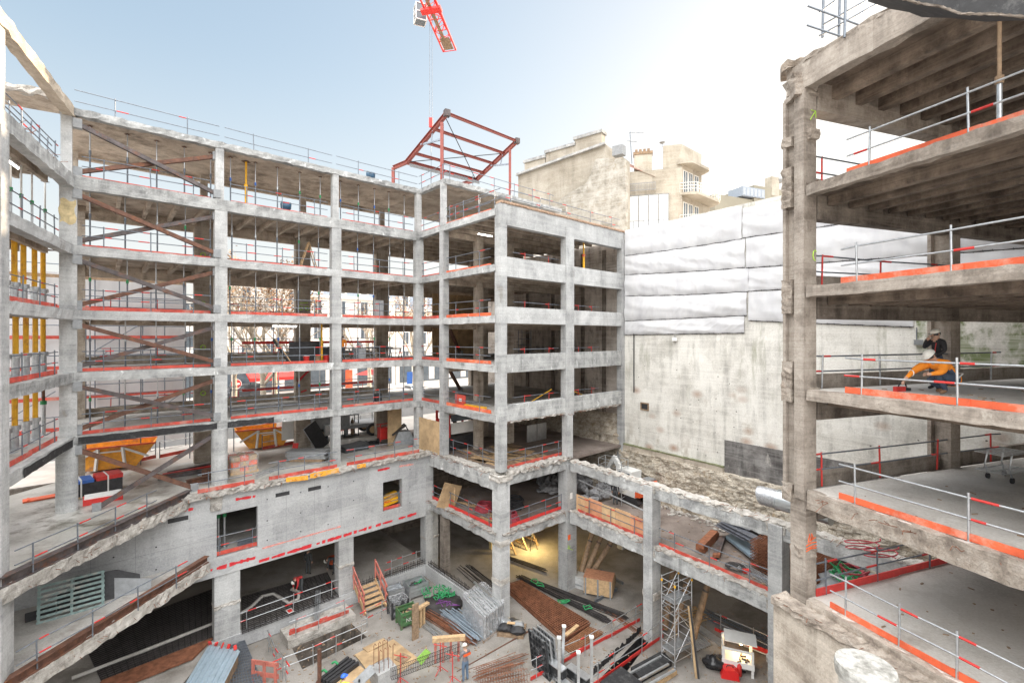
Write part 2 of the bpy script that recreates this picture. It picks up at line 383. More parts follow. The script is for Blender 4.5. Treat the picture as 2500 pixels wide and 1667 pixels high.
# ------------------------------------------------------------------ corner wing (facades B and C)
rB = thing('corner_building', 'grey concrete corner block with deep spandrel beams, set between the long frame and party wall', 'building', A.P(24, 5, L1), GA)
for (s, t, ws, wt, z0, z1) in ((18.95, 3.19, .45, .5, L1, L6-.3), (24.9, 9.2, .8, .5, L2-.6, L6-.3), (31.05, 9.2, .5, .5, L2-.6, L6-.3),
                               (24.9, 9.2, .55, .5, L1, L2-.6), (31.05, 9.2, .45, .5, LB, L2-.6)):
    colm(A, s, t, ws, wt, z0, z1, M['conc'], rB)
colm(A, 18.9, 3.19, .32, .35, L6-.3, L7-.2, M['conc'], rB)
colm(A, 19.05, 9.15, .5, .55, L1+.2, L6+.2, M['conc'], rB)
colm(A, 24.9, 9.2, .95, .8, LP, L1-.3, M['conc'], rB)
mb = MB().use(M['conc']).box(A, 18.75, 19.5, 8.7, 9.45, LP, L1-.2); mb.use(M['break'])
for z, q in ((L1-.15, 1.1), (L0-.55, .85), (-14.5, .82)):
    p = A.P(19.12, 9.08, z); rough_bar(mb, p-Vector((0,0,.2)), p+Vector((0,0,.16)), q*.93, q*.93, .1, .035, z, up=Vector((A.ax[0],A.ax[1],0)))
mb.build('column', None, rB)
for (u, v) in ((24.9, 0), (24.9, 3.2), (24.9, -5.8), (21.9, 3.2), (28, -5.8)):
    colm(A, u, v, .55, .5, L1, L6-.3, M['warm'], rB)
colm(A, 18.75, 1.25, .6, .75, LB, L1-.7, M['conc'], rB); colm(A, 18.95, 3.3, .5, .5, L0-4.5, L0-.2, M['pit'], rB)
for z, nm in ((L6, 'L6'), (L5, 'L5'), (L4, 'L4'), (L3, 'L3'), (L2, 'L2')):
    ribbed_slab(A, 18.92, 31.0, -6.4, 9.2, z, along='s', phase=.7, pitch=1.35).build('floor_slab', None, rB)
    d = .5
    mb = MB(); rough_bar(mb, A.P(18.9, .2, z-.22), A.P(18.9, 9.0, z-.22), .36, .42, .3, .022, z+2); mb.build('edge_beam', M['spall'] if nm != 'L4' else M['conc'], rB)
    MB().box(A, 19.08, 31, 2.9, 3.3, z-.75, z-.15).build('cross_beam', M['soffit'], rB)
    MB().box(A, 19.08, 31, -6.35, -5.95, z-.85, z-.15).build('back_beam', M['soffit'], rB)
for z0, z1 in ((6.6, 7.85), (3.54, 4.72), (.75, 1.75), (-2.2, -1.12), (-5.1, -4.15)):
    mb = MB(); mb.box(A, 19.3, 30.82, 8.98, 9.4, z0, z1)
    mb.box(A, 18.78, 19.32, 9.0, 9.43, z0, z1-.02); mb.box(A, 30.8, 31.3, 8.96, 9.41, z0+.02, z1-.03)
    mb.build('spandrel_beam', M['spall'] if z0 < 0 else M['conc'], rB)
mb = MB(); rough_bar(mb, A.P(19.1, 9.2, -5.15), A.P(31, 9.2, -5.15), .3, .14, .2, .05, 5); mb.build('broken_edge', M['break'], rB)
# roof of the set-back top storey
ribbed_slab(A, 18.92, 30.5, -6.6, 3.35, L7, rib=0, thick=.22).build('roof_slab', None, rB)
mb = MB(); rough_bar(mb, A.P(18.95, .1, L7-.13), A.P(18.95, 3.4, L7-.13), .36, .32, .25, .03, 8)
rough_bar(mb, A.P(18.9, 3.36, L7-.15), A.P(30.5, 3.36, L7-.15), .34, .34, .25, .03, 9); mb.build('roof_edge', M['spall'], rB)
# brick coping left on the terrace edge
mb = MB()
s = 18.8
while s < 31.2:
    mb.box(A, s, s+.19, 9.0, 9.42+.05*R.random(), 7.85, 7.92+.05*R.random()); mb.box(A, s+.02, s+.24, 8.95+.05*R.random(), 9.47, 7.90, 7.99); s += .23
mb.build('brick_coping', plain('coping brick', (.40,.27,.19), .9, 0, .35, 6, .3), rB)
# wing ground slab and basement slab, with broken edge beams
mb = MB().use(M['earth']); mb.box(A, 18.9, 31, -6.4, 9.3, L1-.18, L1); mb.build('ground_slab', None, rB)
mb = MB(); rough_bar(mb, A.P(18.95, 1.3, L1-.45), A.P(18.95, 9.2, L1-.45), .5, .95, .3, .03, 21); mb.build('edge_beam', M['spall'], rB)
mb = MB(); rough_bar(mb, A.P(18.98, 1.3, L1+.03), A.P(18.98, 9.2, L1+.03), .58, .14, .16, .06, 22); mb.build('broken_edge', M['break'], rB)
mb = MB(); rough_bar(mb, A.P(19.2, 9.2, L1-.3), A.P(24.9, 9.2, L1-.3), .5, .7, .3, .03, 23); mb.build('edge_beam', M['spall'], rB)
mb = MB(); rough_bar(mb, A.P(19.2, 9.25, L1+.06), A.P(24.9, 9.25, L1+.06), .6, .26, .16, .08, 24); mb.build('broken_edge', M['break'], rB)
MB().use(M['earth']).box(A, 18.9, 31, 1.2, 9.3, L0-.25, L0).build('basement_slab', None, rB)
mb = MB(); rough_bar(mb, A.P(18.95, 1.4, L0-.3), A.P(18.95, 9.0, L0-.3), .5, .62, .3, .04, 25); mb.build('edge_beam', M['spall'], rB)
mb = MB(); rough_bar(mb, A.P(19.2, 9.2, L0-.3), A.P(24.9, 9.2, L0-.3), .5, .62, .3, .04, 26); mb.build('edge_beam', M['spall'], rB)
mb = MB(); rough_bar(mb, A.P(18.92, 1.4, L0-.02), A.P(18.92, 9.1, L0-.02), .55, .14, .2, .06, 27)
rough_bar(mb, A.P(18.9, 9.25, L0-.02), A.P(24.9, 9.25, L0-.02), .55, .14, .2, .06, 28); mb.build('broken_edge', M['break'], rB)

# ------------------------------------------------------------------ side range (facade D)
rD = thing('side_building', 'grey concrete side range packed with yellow props, ending at a sunlit beam', 'building', D.P(4, 1, L1), GA)
SN = D.on(-16, 0)
for i, s in enumerate((SN, SN*2-.2)):
    mb = MB(); mb.box(D, s-.32, s+.30, -.28, .25, L1-.3, L6-.6); 
    if i == 0: mb.box(D, s-.25, s+.25, -.2, .2, L6-.6, L7+.1)
    mb.box(D, s-.42, s+.55, -.36, .3, LP, L1-.3)
    mb.build('column', M['conc'], rD)
for s in (1.2, 6.5):
    colm(D, s, 5.6, .6, .6, L1, L6-.5, M['pit'], rD)
for z, nm in ((L6, 'L6'), (L5, 'L5'), (L4, 'L4'), (L3, 'L3'), (L2, 'L2')):
    ribbed_slab(D, -.2, 13, 0, 6.6, z, along='s', phase=.8, pitch=.95).build('floor_slab', None, rD)
    d = .62 if nm == 'L6' else .46
    mb = MB(); rough_bar(mb, D.P(.15, -.02, z-d/2), D.P(13, -.02, z-d/2), .44, d, .3, .03 if nm == 'L6' else .02, z+5); mb.build('edge_beam', M['spall'] if nm in ('L6','L3') else M['conc'], rD)
mb = MB(); rough_bar(mb, D.P(.1, .22, L6+.05), D.P(13, .22, L6+.05), .35, .18, .25, .06, 40); mb.build('broken_edge', M['spall'], rD)
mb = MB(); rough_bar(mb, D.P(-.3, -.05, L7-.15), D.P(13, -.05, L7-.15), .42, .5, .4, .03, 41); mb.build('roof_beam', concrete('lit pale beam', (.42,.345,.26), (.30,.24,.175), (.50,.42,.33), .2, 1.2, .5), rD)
mb = MB(); n = 10
top = [D.P(.4+5.6*i/n, -.26, L2-.06-.06*R.random()) for i in range(n+1)]; bot = [D.P(.4+5.6*i/n, -.26, L2-.42-.04*R.random()) for i in range(n+1)]
mb.add(top+bot, [(i, i+1, i+n+2, i+n+1) for i in range(n)]); mb.build('bitumen_band', M['black'], rD)
# corner piece of roof left beyond the side range
mb = MB(); mb.use(M['soffit']).box(D, -.2, 1.6, .25, 4.2, L7-.25, L7); mb.use(M['break']); rough_bar(mb, D.P(1.6, .3, L7-.1), D.P(1.6, 4.2, L7-.1), .3, .3, .25, .08, 43); rough_bar(mb, D.P(-.2, 4.2, L7-.1), D.P(1.6, 4.2, L7-.1), .3, .3, .25, .08, 44)
mb.build('roof_slab', None, rD)

# ------------------------------------------------------------------ basement wall under the long range
rW = thing('basement_wall', 'smooth grey cast wall with two doorways, slots and red paint lines above the pit', 'wall', A.P(9, 1.6, L1-4))
VW = 1.6
def uw(px): return A.on(px, VW)
def wz(px, py): return A.hit(px, py, VW)[1]
u0, u1 = -3.6, 18.8
o1a, o1b, o2a, o2b = uw(529), uw(629), uw(935), uw(982)
zb = -12.72; zt = L1-.15
mb = MB()
segs = [(u0, o1a, zb, zt), (o1b, o2a, zb, zt), (o2b, u1, zb, zt), (o1a, o1b, -9.45, zt), (o1a, o1b, zb, L0-.05), (o2a, o2b, -9.7, zt), (o2a, o2b, zb, L0+.05)]
slots = [(715, 746, 1195, 1215), (778, 810, 1188, 1204)]
for (s0, s1, z0, z1) in segs: mb.box(A, s0, s1, VW-.3, VW, z0, z1)
mb.build('cast_wall', M['wall'], rW)
for px, py, wd in ((690, 1206, .75), (768, 1192, .75), (345, 1287, .85), (435, 1268, .85)):
    s, z = A.hit(px, py, VW); MB().box(A, s-wd/2, s+wd/2, VW-.29, VW+.004, z-.1, z+.12).build('slot', M['dark'], rW)
mb = MB()
for s in [0, 1.6, 3.2, 8.2, 10, 11.6, 13.2, 17.2]:
    for z in (-9.2, -10.4, -11.5):
        p = A.P(s, VW+.003, z); mb.add([A.P(s+.04*math.cos(k*1.047), VW+.004, z+.04*math.sin(k*1.047)) for k in range(6)], [tuple(range(6))])
mb.build('tie_hole', M['dark'], rW)
mb = MB()
for s in [.8, 2.4, 9.2, 10.8, 12.4, 16.4]: mb.box(A, s-.008, s+.008, VW-.01, VW+.003, -12, -8.6)
mb.box(A, -3, 18.7, VW-.01, VW+.0032, -10.66, -10.645)
mb.build('panel_joint', plain('joint grey', (.24,.245,.25), .9), rW)  # panel joints as thin strips of a darker grey
def paint(px0, py0, px1, py1, h, mat, n=26, gap=.35, name='paint_marking'):
    mb = MB(); sa, za = A.hit(px0, py0, VW); sb, zb_ = A.hit(px1, py1, VW)
    for i in range(n):
        if R.random() < gap: continue
        a, b = i/n, (i+1.15)/n; q = h*(.5+.6*R.random()); j = .02*(R.random()-.5)
        ps = [(sa+(sb-sa)*k, za+(zb_-za)*k) for k in (a, b)]
        mb.add([A.P(ps[0][0], VW+.006, ps[0][1]-q/2+j), A.P(ps[1][0], VW+.006, ps[1][1]-q/2), A.P(ps[1][0]+.03, VW+.006, ps[1][1]+q/2), A.P(ps[0][0], VW+.006, ps[0][1]+q/2+j)], [(0,1,2,3)])
    return mb.build(name, mat, rW)
spray = plain('red spray paint', (.62,.03,.04), .7, 0, .2, 9); sprayp = plain('pink spray paint', (.70,.30,.26), .7, 0, .3, 9)
paint(632, 1370, 1015, 1253, .20, spray, 60, .22); paint(560, 1378, 622, 1361, .2, spray, 12, .05); paint(505, 1394, 552, 1381, .2, spray, 8, .1)
paint(640, 1338, 830, 1285, .10, sprayp, 24, 0); paint(570, 1220, 622, 1211, .16, spray, 10, .1); paint(395, 1256, 470, 1242, .15, spray, 14, .2); paint(922, 1148, 950, 1142, .16, spray, 5, 0); paint(975, 1138, 1008, 1133, .12, sprayp, 6, .1)
mb = MB(); rough_bar(mb, A.P(4.2, VW-.05, L1-.05), A.P(18.9, VW-.05, L1-.05), .7, .24, .16, .055, 50)
p = A.P(uw(527), VW, 0); rough_bar(mb, A.P(uw(527), VW-.05, -9.2), A.P(uw(527), VW-.05, L1-.2), .55, .3, .2, .07, 51, up=A.P(0,1,0)-A.P(0,0,0)); mb.build('broken_edge', M['break'], rW)
orb = plain('old orange coating', (.80,.35,.03), .7, 0, .2, 4, .1, (.5,.4,.3))   # bands of old orange paint on the slab edge
for px0, px1, y0, y1, h in ((698, 752, 1174, 1168, .33), (757, 827, 1165, 1150, .36), (872, 893, 1141, 1137, .3)):
    sa, za = A.hit(px0, y0, VW+.33); sb, zb_ = A.hit(px1, y1, VW+.33); n = 12; mb = MB()
    pts = [A.P(sa+(sb-sa)*i/n, VW+.34, za+(zb_-za)*i/n-h*(.15+.12*R.random())) for i in range(n+1)]
    pts2 = [A.P(sa+(sb-sa)*i/n, VW+.34, za+(zb_-za)*i/n+h*.6) for i in range(n+1)]
    mb.add(pts+pts2, [(i, i+1, i+n+2, i+n+1) for i in range(n)]); mb.build('orange_band', orb, rW)
# piers under the wall
for (px0, px1, z1) in ((524, 587, zb+.02), (828, 864, zb+.02), (1040, 1071, zb+.3)):
    s0, s1 = uw(px0), uw(px1)
    mb = MB().use(M['conc']); mb.box(A, s0, s1, VW-.75, VW-.06, LP, z1); mb.use(M['break'])
    rough_bar(mb, A.P(s0-.02, VW-.4, -14.4), A.P(s1+.02, VW-.4, -14.4), .78, .16, .15, .05, px0); mb.build('pier', None, rW)
# ------------------------------------------------------------------ floors in front of and behind the wall
N0 = D.P(SN, 0, 0)
def poly(*p): return [(q[0], q[1]) for q in p]
gs = thing('yard_slab', 'wet ground floor slab with puddles and a ragged front edge beneath a rusty beam', 'slab', A.P(2, 0, L1))
g1 = poly(N0+Vector((.3,-.5,0)), A.P(4.5, 1.25, 0), A.P(19, 1.5, 0), A.P(19, -6.4, 0), A.P(-.5, -6.5, 0), D.P(0, 6.5, 0), D.P(SN+4, 6.5, 0), D.P(SN+4, 0, 0))
mb = MB().use(concrete('wet slab', (.36,.35,.32), (.20,.19,.165), (.46,.45,.43), 0, .5, .2, (.12,.11,.085), .35, 1, (.52,.62), .5)); mb.prism(g1, L1-.2, L1); mb.build('slab_top', None, gs)
mb = MB(); a, b = N0+Vector((.35,-.45,L1-.3)), A.P(4.6, 1.3, L1-.3); rough_bar(mb, a, b, .4, .5, .22, .045, 60); mb.build('broken_edge', M['break'], gs)
MB().use(M['rustd']).ibeam(a+Vector((0,0,.42)), b+Vector((0,0,.42)), .3, .35, .03).build('edge_girder', None, gs)
ls = thing('lower_slab', 'lower concrete slab with ragged front edge and rusty beam above the rebar mats', 'slab', A.P(2, 2, L0))
g0 = poly(N0+Vector((.3,-.5,0)), A.P(5.35, 1.75, 0), A.P(5.35, VW-.05, 0), A.P(-4, VW-.05, 0), D.P(SN+1, .5, 0))
mb = MB(); mb.prism(g0, L0-.2, L0); mb.build('slab_top', M['floor'], ls)
mb = MB(); a, b = N0+Vector((.35,-.45,L0-.3)), A.P(5.3, 1.75, L0-.3); rough_bar(mb, a, b, .4, .5, .22, .045, 61); mb.build('broken_edge', M['break'], ls)
MB().use(M['rust']).ibeam(a+Vector((0,0,.42)), b+Vector((0,0,.42)), .28, .33, .03).build('edge_girder', None, ls)
mb = MB(); mb.box(A, -3, 18.8, -6.5, VW-.35, L0-.25, L0); mb.build('back_slab', M['floor'], ls)
cs = thing('cellar_floor', 'dark cellar floor covered by rebar mats behind a grey kerb beam', 'slab', A.P(9, 0, LB))
mb = MB().box(A, -8, 18.75, -6.5, VW-.32, LB-.3, LB); mb.prism(poly(A.P(-8, VW-.32, 0), A.P(5.4, VW-.32, 0), A.P(5.4, 2.2, 0), A.P(3.5, 4.6, 0), A.P(-8, 7, 0)), LB-.3, LB-.001); mb.build('slab_top', M['pitfloor'], cs)
mb = MB(); mb.box(A, 5.45, 18.75, VW-.32, VW+.02, LB-.75, LB+.02); mb.box(A, 18.4, 18.75, VW, 9, LB-.8, LB+.05); mb.build('kerb_beam', M['wall'], cs)
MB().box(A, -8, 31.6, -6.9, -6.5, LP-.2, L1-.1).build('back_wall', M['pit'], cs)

# ------------------------------------------------------------------ pit frame (E)
rE = thing('pit_frame', 'row of stripped concrete pillars and two broken edge beams across the pit', 'frame', E.P(6.5, 0, LP))
for s in (6.6, 13.35):
    mb = MB().use(M['conc']); mb.box(E, s-.3, s+.3, -.38, .38, LP, L1-.1); mb.use(M['break'])
    for z in (-14.4, L0-.3, L1-.25): 
        p = E.P(s, 0, z); rough_bar(mb, p-Vector((0,0,.2)), p+Vector((0,0,.16)), .64, .79, .1, .03, z+s, up=Vector((E.ax[0],E.ax[1],0)))
    mb.build('pillar', None, rE)
for z, d in ((L1-.12, .6), (L0, .72)):
    mb = MB(); rough_bar(mb, E.P(.3, 0, z-d/2), E.P(24, 0, z-d/2), .5, d, .3, .03, z); mb.build('edge_beam', M['spall'], rE)
    mb = MB(); rough_bar(mb, E.P(.3, .05, z+.02), E.P(24, .05, z+.02), .60, .15, .16, .06, z+3); mb.build('broken_edge', M['break'], rE)
mb = MB().use(M['earth']).box(E, .3, 24, .2, 6.2, L0-.2, L0-.02); mb.build('basement_slab', None, rE)

# ------------------------------------------------------------------ near building on the right (R)
rR = thing('near_building', 'sand-grey concrete frame with ribbed ceilings where two men in hard hats work', 'building', RB.P(4, 4, L1), GA)
K = [(6, 7.95), (5, 4.52), (4, 1.47), (3, -1.62), (2, -4.66), (1, -7.92)]
RZ = dict(K)
mb = MB().use(M['warm_r'])
mb.box(RB, -.72, -.12, -.02, .42, -4.95, 7.6)            # recessed body
mb.box(RB, -.72, -.62, -.16, -.02, -4.95, 7.35); mb.box(RB, -.32, 0, -.16, .36, -4.95, 7.5)    # flange and pilaster
mb.box(RB, -.5, .02, -.1, .34, -8.1, -4.9)
mb.use(M['break_r'])
for z, h0, h1 in ((4.5, .5, .75), (1.4, .7, .35), (-1.7, .35, .9), (-4.85, .3, .25), (6.1, .2, .1)):
    rough_bar(mb, RB.P(-.6, -.02, z-h0), RB.P(-.58, -.02, z+h1), .3, .34, .09, .024, z, up=Vector((RB.ax[0],RB.ax[1],0))); rough_bar(mb, RB.P(-.14, .14, z-.16), RB.P(-.14, .14, z+.14), .36, .58, .1, .02, z+2, up=Vector((RB.ax[0],RB.ax[1],0)))
rough_bar(mb, RB.P(-.3, .12, 7.3), RB.P(-.36, .12, 8.0), .6, .72, .14, .09, 4, up=(1,0,0))
rough_bar(mb, RB.P(-.24, .12, -6.7), RB.P(-.24, .12, -6.45), .48, .56, .1, .06, 4, up=(1,0,0))
mb.build('column', None, rR)
for t in (6.95, 13.8):
    mb = MB(); mb.box(RB, -.5, 0, t-.1, t+.42, -7.9, 7.6); mb.box(RB, -.62, -.5, t-.28, t+.1, -7.9, 7.6); mb.build('column', M['warm_r'], rR)
for k, z in K:
    if k == 6: continue
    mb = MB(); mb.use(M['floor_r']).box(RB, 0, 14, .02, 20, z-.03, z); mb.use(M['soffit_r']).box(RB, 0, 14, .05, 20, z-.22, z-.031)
    if k > 2:
        t = .9
        while t < 16: mb.box(RB, .05, 14, t-.11, t+.11, z-.52, z-.21); t += .92
    mb.build('floor_slab', None, rR)
    mb = MB(); d = .32 if k > 2 else .55
    rough_bar(mb, RB.P(.05, .02, z-d/2+.01), RB.P(14, .02, z-d/2+.01), .26, d, .25, .02 if k > 2 else .03, z); mb.build('edge_beam', M['warm_r'] if k > 2 else M['break_r'], rR)
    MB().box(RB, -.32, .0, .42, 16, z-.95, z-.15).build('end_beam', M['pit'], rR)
    if k in (2, 3, 4, 5): MB().box(RB, -.45, -.3, .42, 16, z-.1, z+.42).build('parapet', M['warm_r'], rR)
z = RZ[6]
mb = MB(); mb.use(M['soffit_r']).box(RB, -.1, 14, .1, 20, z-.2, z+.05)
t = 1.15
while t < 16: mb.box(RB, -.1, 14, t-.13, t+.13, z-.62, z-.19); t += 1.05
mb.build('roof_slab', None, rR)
mb = MB(); rough_bar(mb, RB.P(-.6, .05, z-.05), RB.P(3.9, .05, z-.05), .34, .8, .4, .03, 71); rough_bar(mb, RB.P(-.7, .1, z+.4), RB.P(3.9, .1, z+.4), .4, .14, .25, .06, 72); mb.build('roof_beam', M['warm_r'], rR)
MB().box(RB, -.45, 0, .42, 16, z-1.05, z-.2).build('end_beam', M['warm_r'], rR)
mb = MB(); rough_bar(mb, RB.P(-.85, -.1, z+.42), RB.P(-.2, .5, z+.52), .8, .16, .15, .08, 73); mb.build('broken_slab_end', M['break_r'], rR)
# plinth wall below the first floor
mb = MB().use(M['warm']); mb.box(RB, -.72, 3.9, -.55, -.1, LP, -8.25); mb.use(M['break_r']); rough_bar(mb, RB.P(-.72, -.35, -8.2), RB.P(3.9, -.2, -8.2), .66, .2, .16, .05, 74)
mb.build('plinth_wall', None, rR)
mb = MB().use(M['pale']); mb.box(RB, 3.9, 9, -.9, -.1, LP, -8.3); mb.build('plinth_wall', None, rR)
# hanging rough slab over the roof
hs = thing('hanging_slab', 'black ragged remnant of an upper slab jutting above the ribbed ceiling', 'slab', RB.P(6.5, 2, 8.2))
p0 = dep(2165, -60, 8.0)
mb = MB(); pts = [dep(2168, -16, 8.6), dep(2240, 8, 8.6), dep(2300, 18, 8.4), dep(2345, 34, 8.2), dep(2440, 36, 7.9), dep(2560, 48, 7.6)]
low = [p.copy() for p in pts]; up_ = [p+Vector((.1, .15, 1.6)) for p in pts]; bk = [p+Vector((1.6, 2.6, 1.7)) for p in pts]
n = len(pts); mb.add(low+up_+bk, [(i, i+1, n+i+1, n+i) for i in range(n-1)]+[(n+i, n+i+1, 2*n+i+1, 2*n+i) for i in range(n-1)]+[(i+1, i, 2*n+i, 2*n+i+1) for i in range(n-1)]+[(0, n, 2*n), (n-1, 3*n-1, 2*n-1)])
mb.build('slab_piece', M['black'], hs)
mb = MB()
for i in range(n-1): rough_bar(mb, pts[i], pts[i+1], .035, .03, .06, .012, i+80)
mb.build('broken_edge', M['pit'], hs)

# ------------------------------------------------------------------ party wall with rock base
rP = thing('party_wall', 'tall pale rendered wall, bare rubble stone along its foot, behind the white sheets', 'wall', WL.P(10, 0, L0))
MB().box(WL, -.3, 32, 0, .5, -12.0, 8.0).build('rendered_wall', M['prender'], rP)
MB().box(WL, -.2, 7.9, -.2, .0, -9.25, -8.2).build('concrete_ledge', concrete('brown ledge', (.42,.36,.29), (.30,.25,.20), (.50,.44,.36), .8, .8, .5), rP); mb = MB(); rough_bar(mb, WL.P(-.2, -.1, -8.17), WL.P(7.9, -.1, -8.17), .24, .07, .3, .03, 75); mb.build('mossy_ridge', plain('moss', (.16,.17,.09), .9, 0, .4, 5), rP)
mb = MB(); mb.box(WL, 7.9, 16.6, -.06, 0.0, -9.0, -6.5); mb.box(WL, 7.9, 11.2, -.062, 0.0, -9.9, -9.0); mb.build('dark_panel', concrete('sooty render', (.13,.12,.115), (.055,.05,.048), (.26,.25,.24), 1.0, .9, .6, (.40,.38,.35), .9, 1, (.60,.70), 1.6), rP)
MB().box(WL, 17.2, 27, -.03, .0, -3.4, 2.6).build('mossy_patch', M['mossy'], rP)
def rockf(i, j):
    s = -.3+i*24; z = -12+j*3.6
    q = Vector((s*1.1, z*1.6, 0)); row = math.floor(z*5.5+mnoise.noise(Vector((s*.5, z, 2)))*1.2); blk_ = mnoise.cell(Vector((s*(2.9+.5*math.sin(row*2.3))+row*.37, row+.5, .5)))
    nz = mnoise.noise(q)*.2+mnoise.noise(q*2.3)*.06+mnoise.noise(q*5.5)*.035+blk_*.05
    return WL.P(s, -.3-(1-j)*.25-nz+(.3 if j > .97 else 0), z+mnoise.noise(q*1.3)*.06)
rock = concrete('rubble stone', (.44,.385,.305), (.26,.215,.16), (.57,.52,.445), .5, 2.4, 1.4, (.30,.22,.13), .95, 1.2, (.57,.68), 1.6)
nt_ = rock.node_tree; bs_ = nt_.nodes['Principled BSDF']; ed_ = tex(nt_, 2.6, 2, (1,1,2.3), .5, 'DISTANCE_TO_EDGE')
cr_ = mix(nt_, ramp(nt_, ed_, [(.0,(1,1,1)),(.045,(0,0,0))]), bs_.inputs['Base Color'].links[0].from_socket, (.20,.155,.11)); nt_.links.new(cr_, bs_.inputs['Base Color'])
MB().grid(rockf, 420, 84, False).build('rubble_base', rock, rP)
mb = MB(); s, z = WL.hit(1574, 992, -.02); mb.use(M['dark']).box(WL, s-.28, s+.28, -.03, .1, z-.2, z+.2); mb.use(M['oldwood'])
for a, b, c, d in ((-.36,.36,.2,.28),(-.36,.36,-.28,-.2),(-.36,-.28,-.2,.2),(.28,.36,-.2,.2)): mb.box(WL, s+a, s+b, -.07, 0, z+c, z+d)
mb.build('small_window', None, rP)
MB().tube([WL.P(.9, -.08, .3), WL.P(.9, -.08, -4.2)], .04).build('drain_pipe', M['dark'], rP)
rQ = thing('end_wall', 'dark streaked concrete wall closing off the inside of the corner block', 'wall', A.P(31.4, 0, L0))
MB().box(A, 31.32, 31.7, -8, 9.3, L1-1.2, L6-.3).build('cast_wall', M['party'], rQ)
mb = MB()
for v in (-1.5, 1.8, 5.2, 7.4): mb.box(A, 31.2, 31.32, v-.16, v+.16, L1, L6-.8)
mb.build('wall_rib', M['pit'], rQ)
def rock2(i, j):
    v = -8+i*17.2; z = -12+j*6.0; q = Vector((v*1.1, z*2.2, 7)); nz = mnoise.noise(q)*.25+mnoise.noise(q*2.7)*.16
    return A.P(31.1-(1-j)*1.1-nz, v, z)
MB().grid(rock2, 60, 30, False).build('rubble_base', rock, rQ)

# ------------------------------------------------------------------ ground, street, pit floor
pf = []
mb = MB(); mb.prism([(-30, 5), (-18, 2), (12, 2), (40, 10), (34, 26), (12, 44), (-5, 40), (-25, 22)], LP-.5, LP)
structure(mb.build('pit_floor', M['pitfloor']))
ring_in = [tuple(A.P(-9, -6.6, 0)[:2]), tuple(A.P(31.7, -6.6, 0)[:2]), tuple(WL.P(0, .6, 0)[:2]), tuple(WL.P(34, .6, 0)[:2]), (20, -6), (-22, -4), tuple(D.P(14, 7, 0)[:2])]
cxy = (0, 18); outer = []
for x, y in ring_in:
    a = math.atan2(y-cxy[1], x-cxy[0]); outer.append((cxy[0]+1500*math.cos(a), cxy[1]+1500*math.sin(a)))
n = len(ring_in)
mb = MB(); mb.add([(x, y, L1-.06) for x, y in ring_in]+[(x, y, L1-.06) for x, y in outer], [(i, n+i, n+(i+1) % n, (i+1) % n) for i in range(n)])
structure(mb.build('ground', M['pave']))
mb = MB(); mb.box(A, -60, 70, -24, -13, L1-.07, L1-.05); structure(mb.build('road', M['road']))
# ------------------------------------------------------------------ sky veil: brightness added overhead and behind the camera to light the yard
nt = w.node_tree
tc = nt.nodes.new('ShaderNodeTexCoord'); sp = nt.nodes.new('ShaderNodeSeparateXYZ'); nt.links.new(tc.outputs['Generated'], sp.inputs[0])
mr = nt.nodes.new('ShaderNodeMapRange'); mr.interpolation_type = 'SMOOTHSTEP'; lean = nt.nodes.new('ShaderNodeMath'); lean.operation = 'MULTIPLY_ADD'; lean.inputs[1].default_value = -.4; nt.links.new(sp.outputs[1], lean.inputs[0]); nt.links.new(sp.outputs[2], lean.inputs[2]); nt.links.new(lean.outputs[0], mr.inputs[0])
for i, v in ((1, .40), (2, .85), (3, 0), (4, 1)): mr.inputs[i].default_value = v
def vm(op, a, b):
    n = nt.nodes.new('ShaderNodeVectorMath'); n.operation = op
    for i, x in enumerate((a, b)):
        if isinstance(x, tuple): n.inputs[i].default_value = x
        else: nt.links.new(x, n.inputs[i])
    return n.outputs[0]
# soft clip: the sky's bright and dim parts drawn together
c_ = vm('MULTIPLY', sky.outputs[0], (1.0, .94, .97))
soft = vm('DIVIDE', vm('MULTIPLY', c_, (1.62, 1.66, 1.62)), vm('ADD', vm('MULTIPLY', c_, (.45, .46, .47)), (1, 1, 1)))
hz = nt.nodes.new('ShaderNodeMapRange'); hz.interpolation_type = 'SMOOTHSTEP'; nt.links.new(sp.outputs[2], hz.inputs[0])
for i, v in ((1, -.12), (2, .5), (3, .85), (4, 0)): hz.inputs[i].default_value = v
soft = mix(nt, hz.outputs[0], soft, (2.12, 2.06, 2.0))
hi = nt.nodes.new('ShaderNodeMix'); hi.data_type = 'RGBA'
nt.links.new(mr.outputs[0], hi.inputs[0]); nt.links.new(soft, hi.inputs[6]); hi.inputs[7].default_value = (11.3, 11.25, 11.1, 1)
nt.links.new(hi.outputs[2], bg.inputs[0])

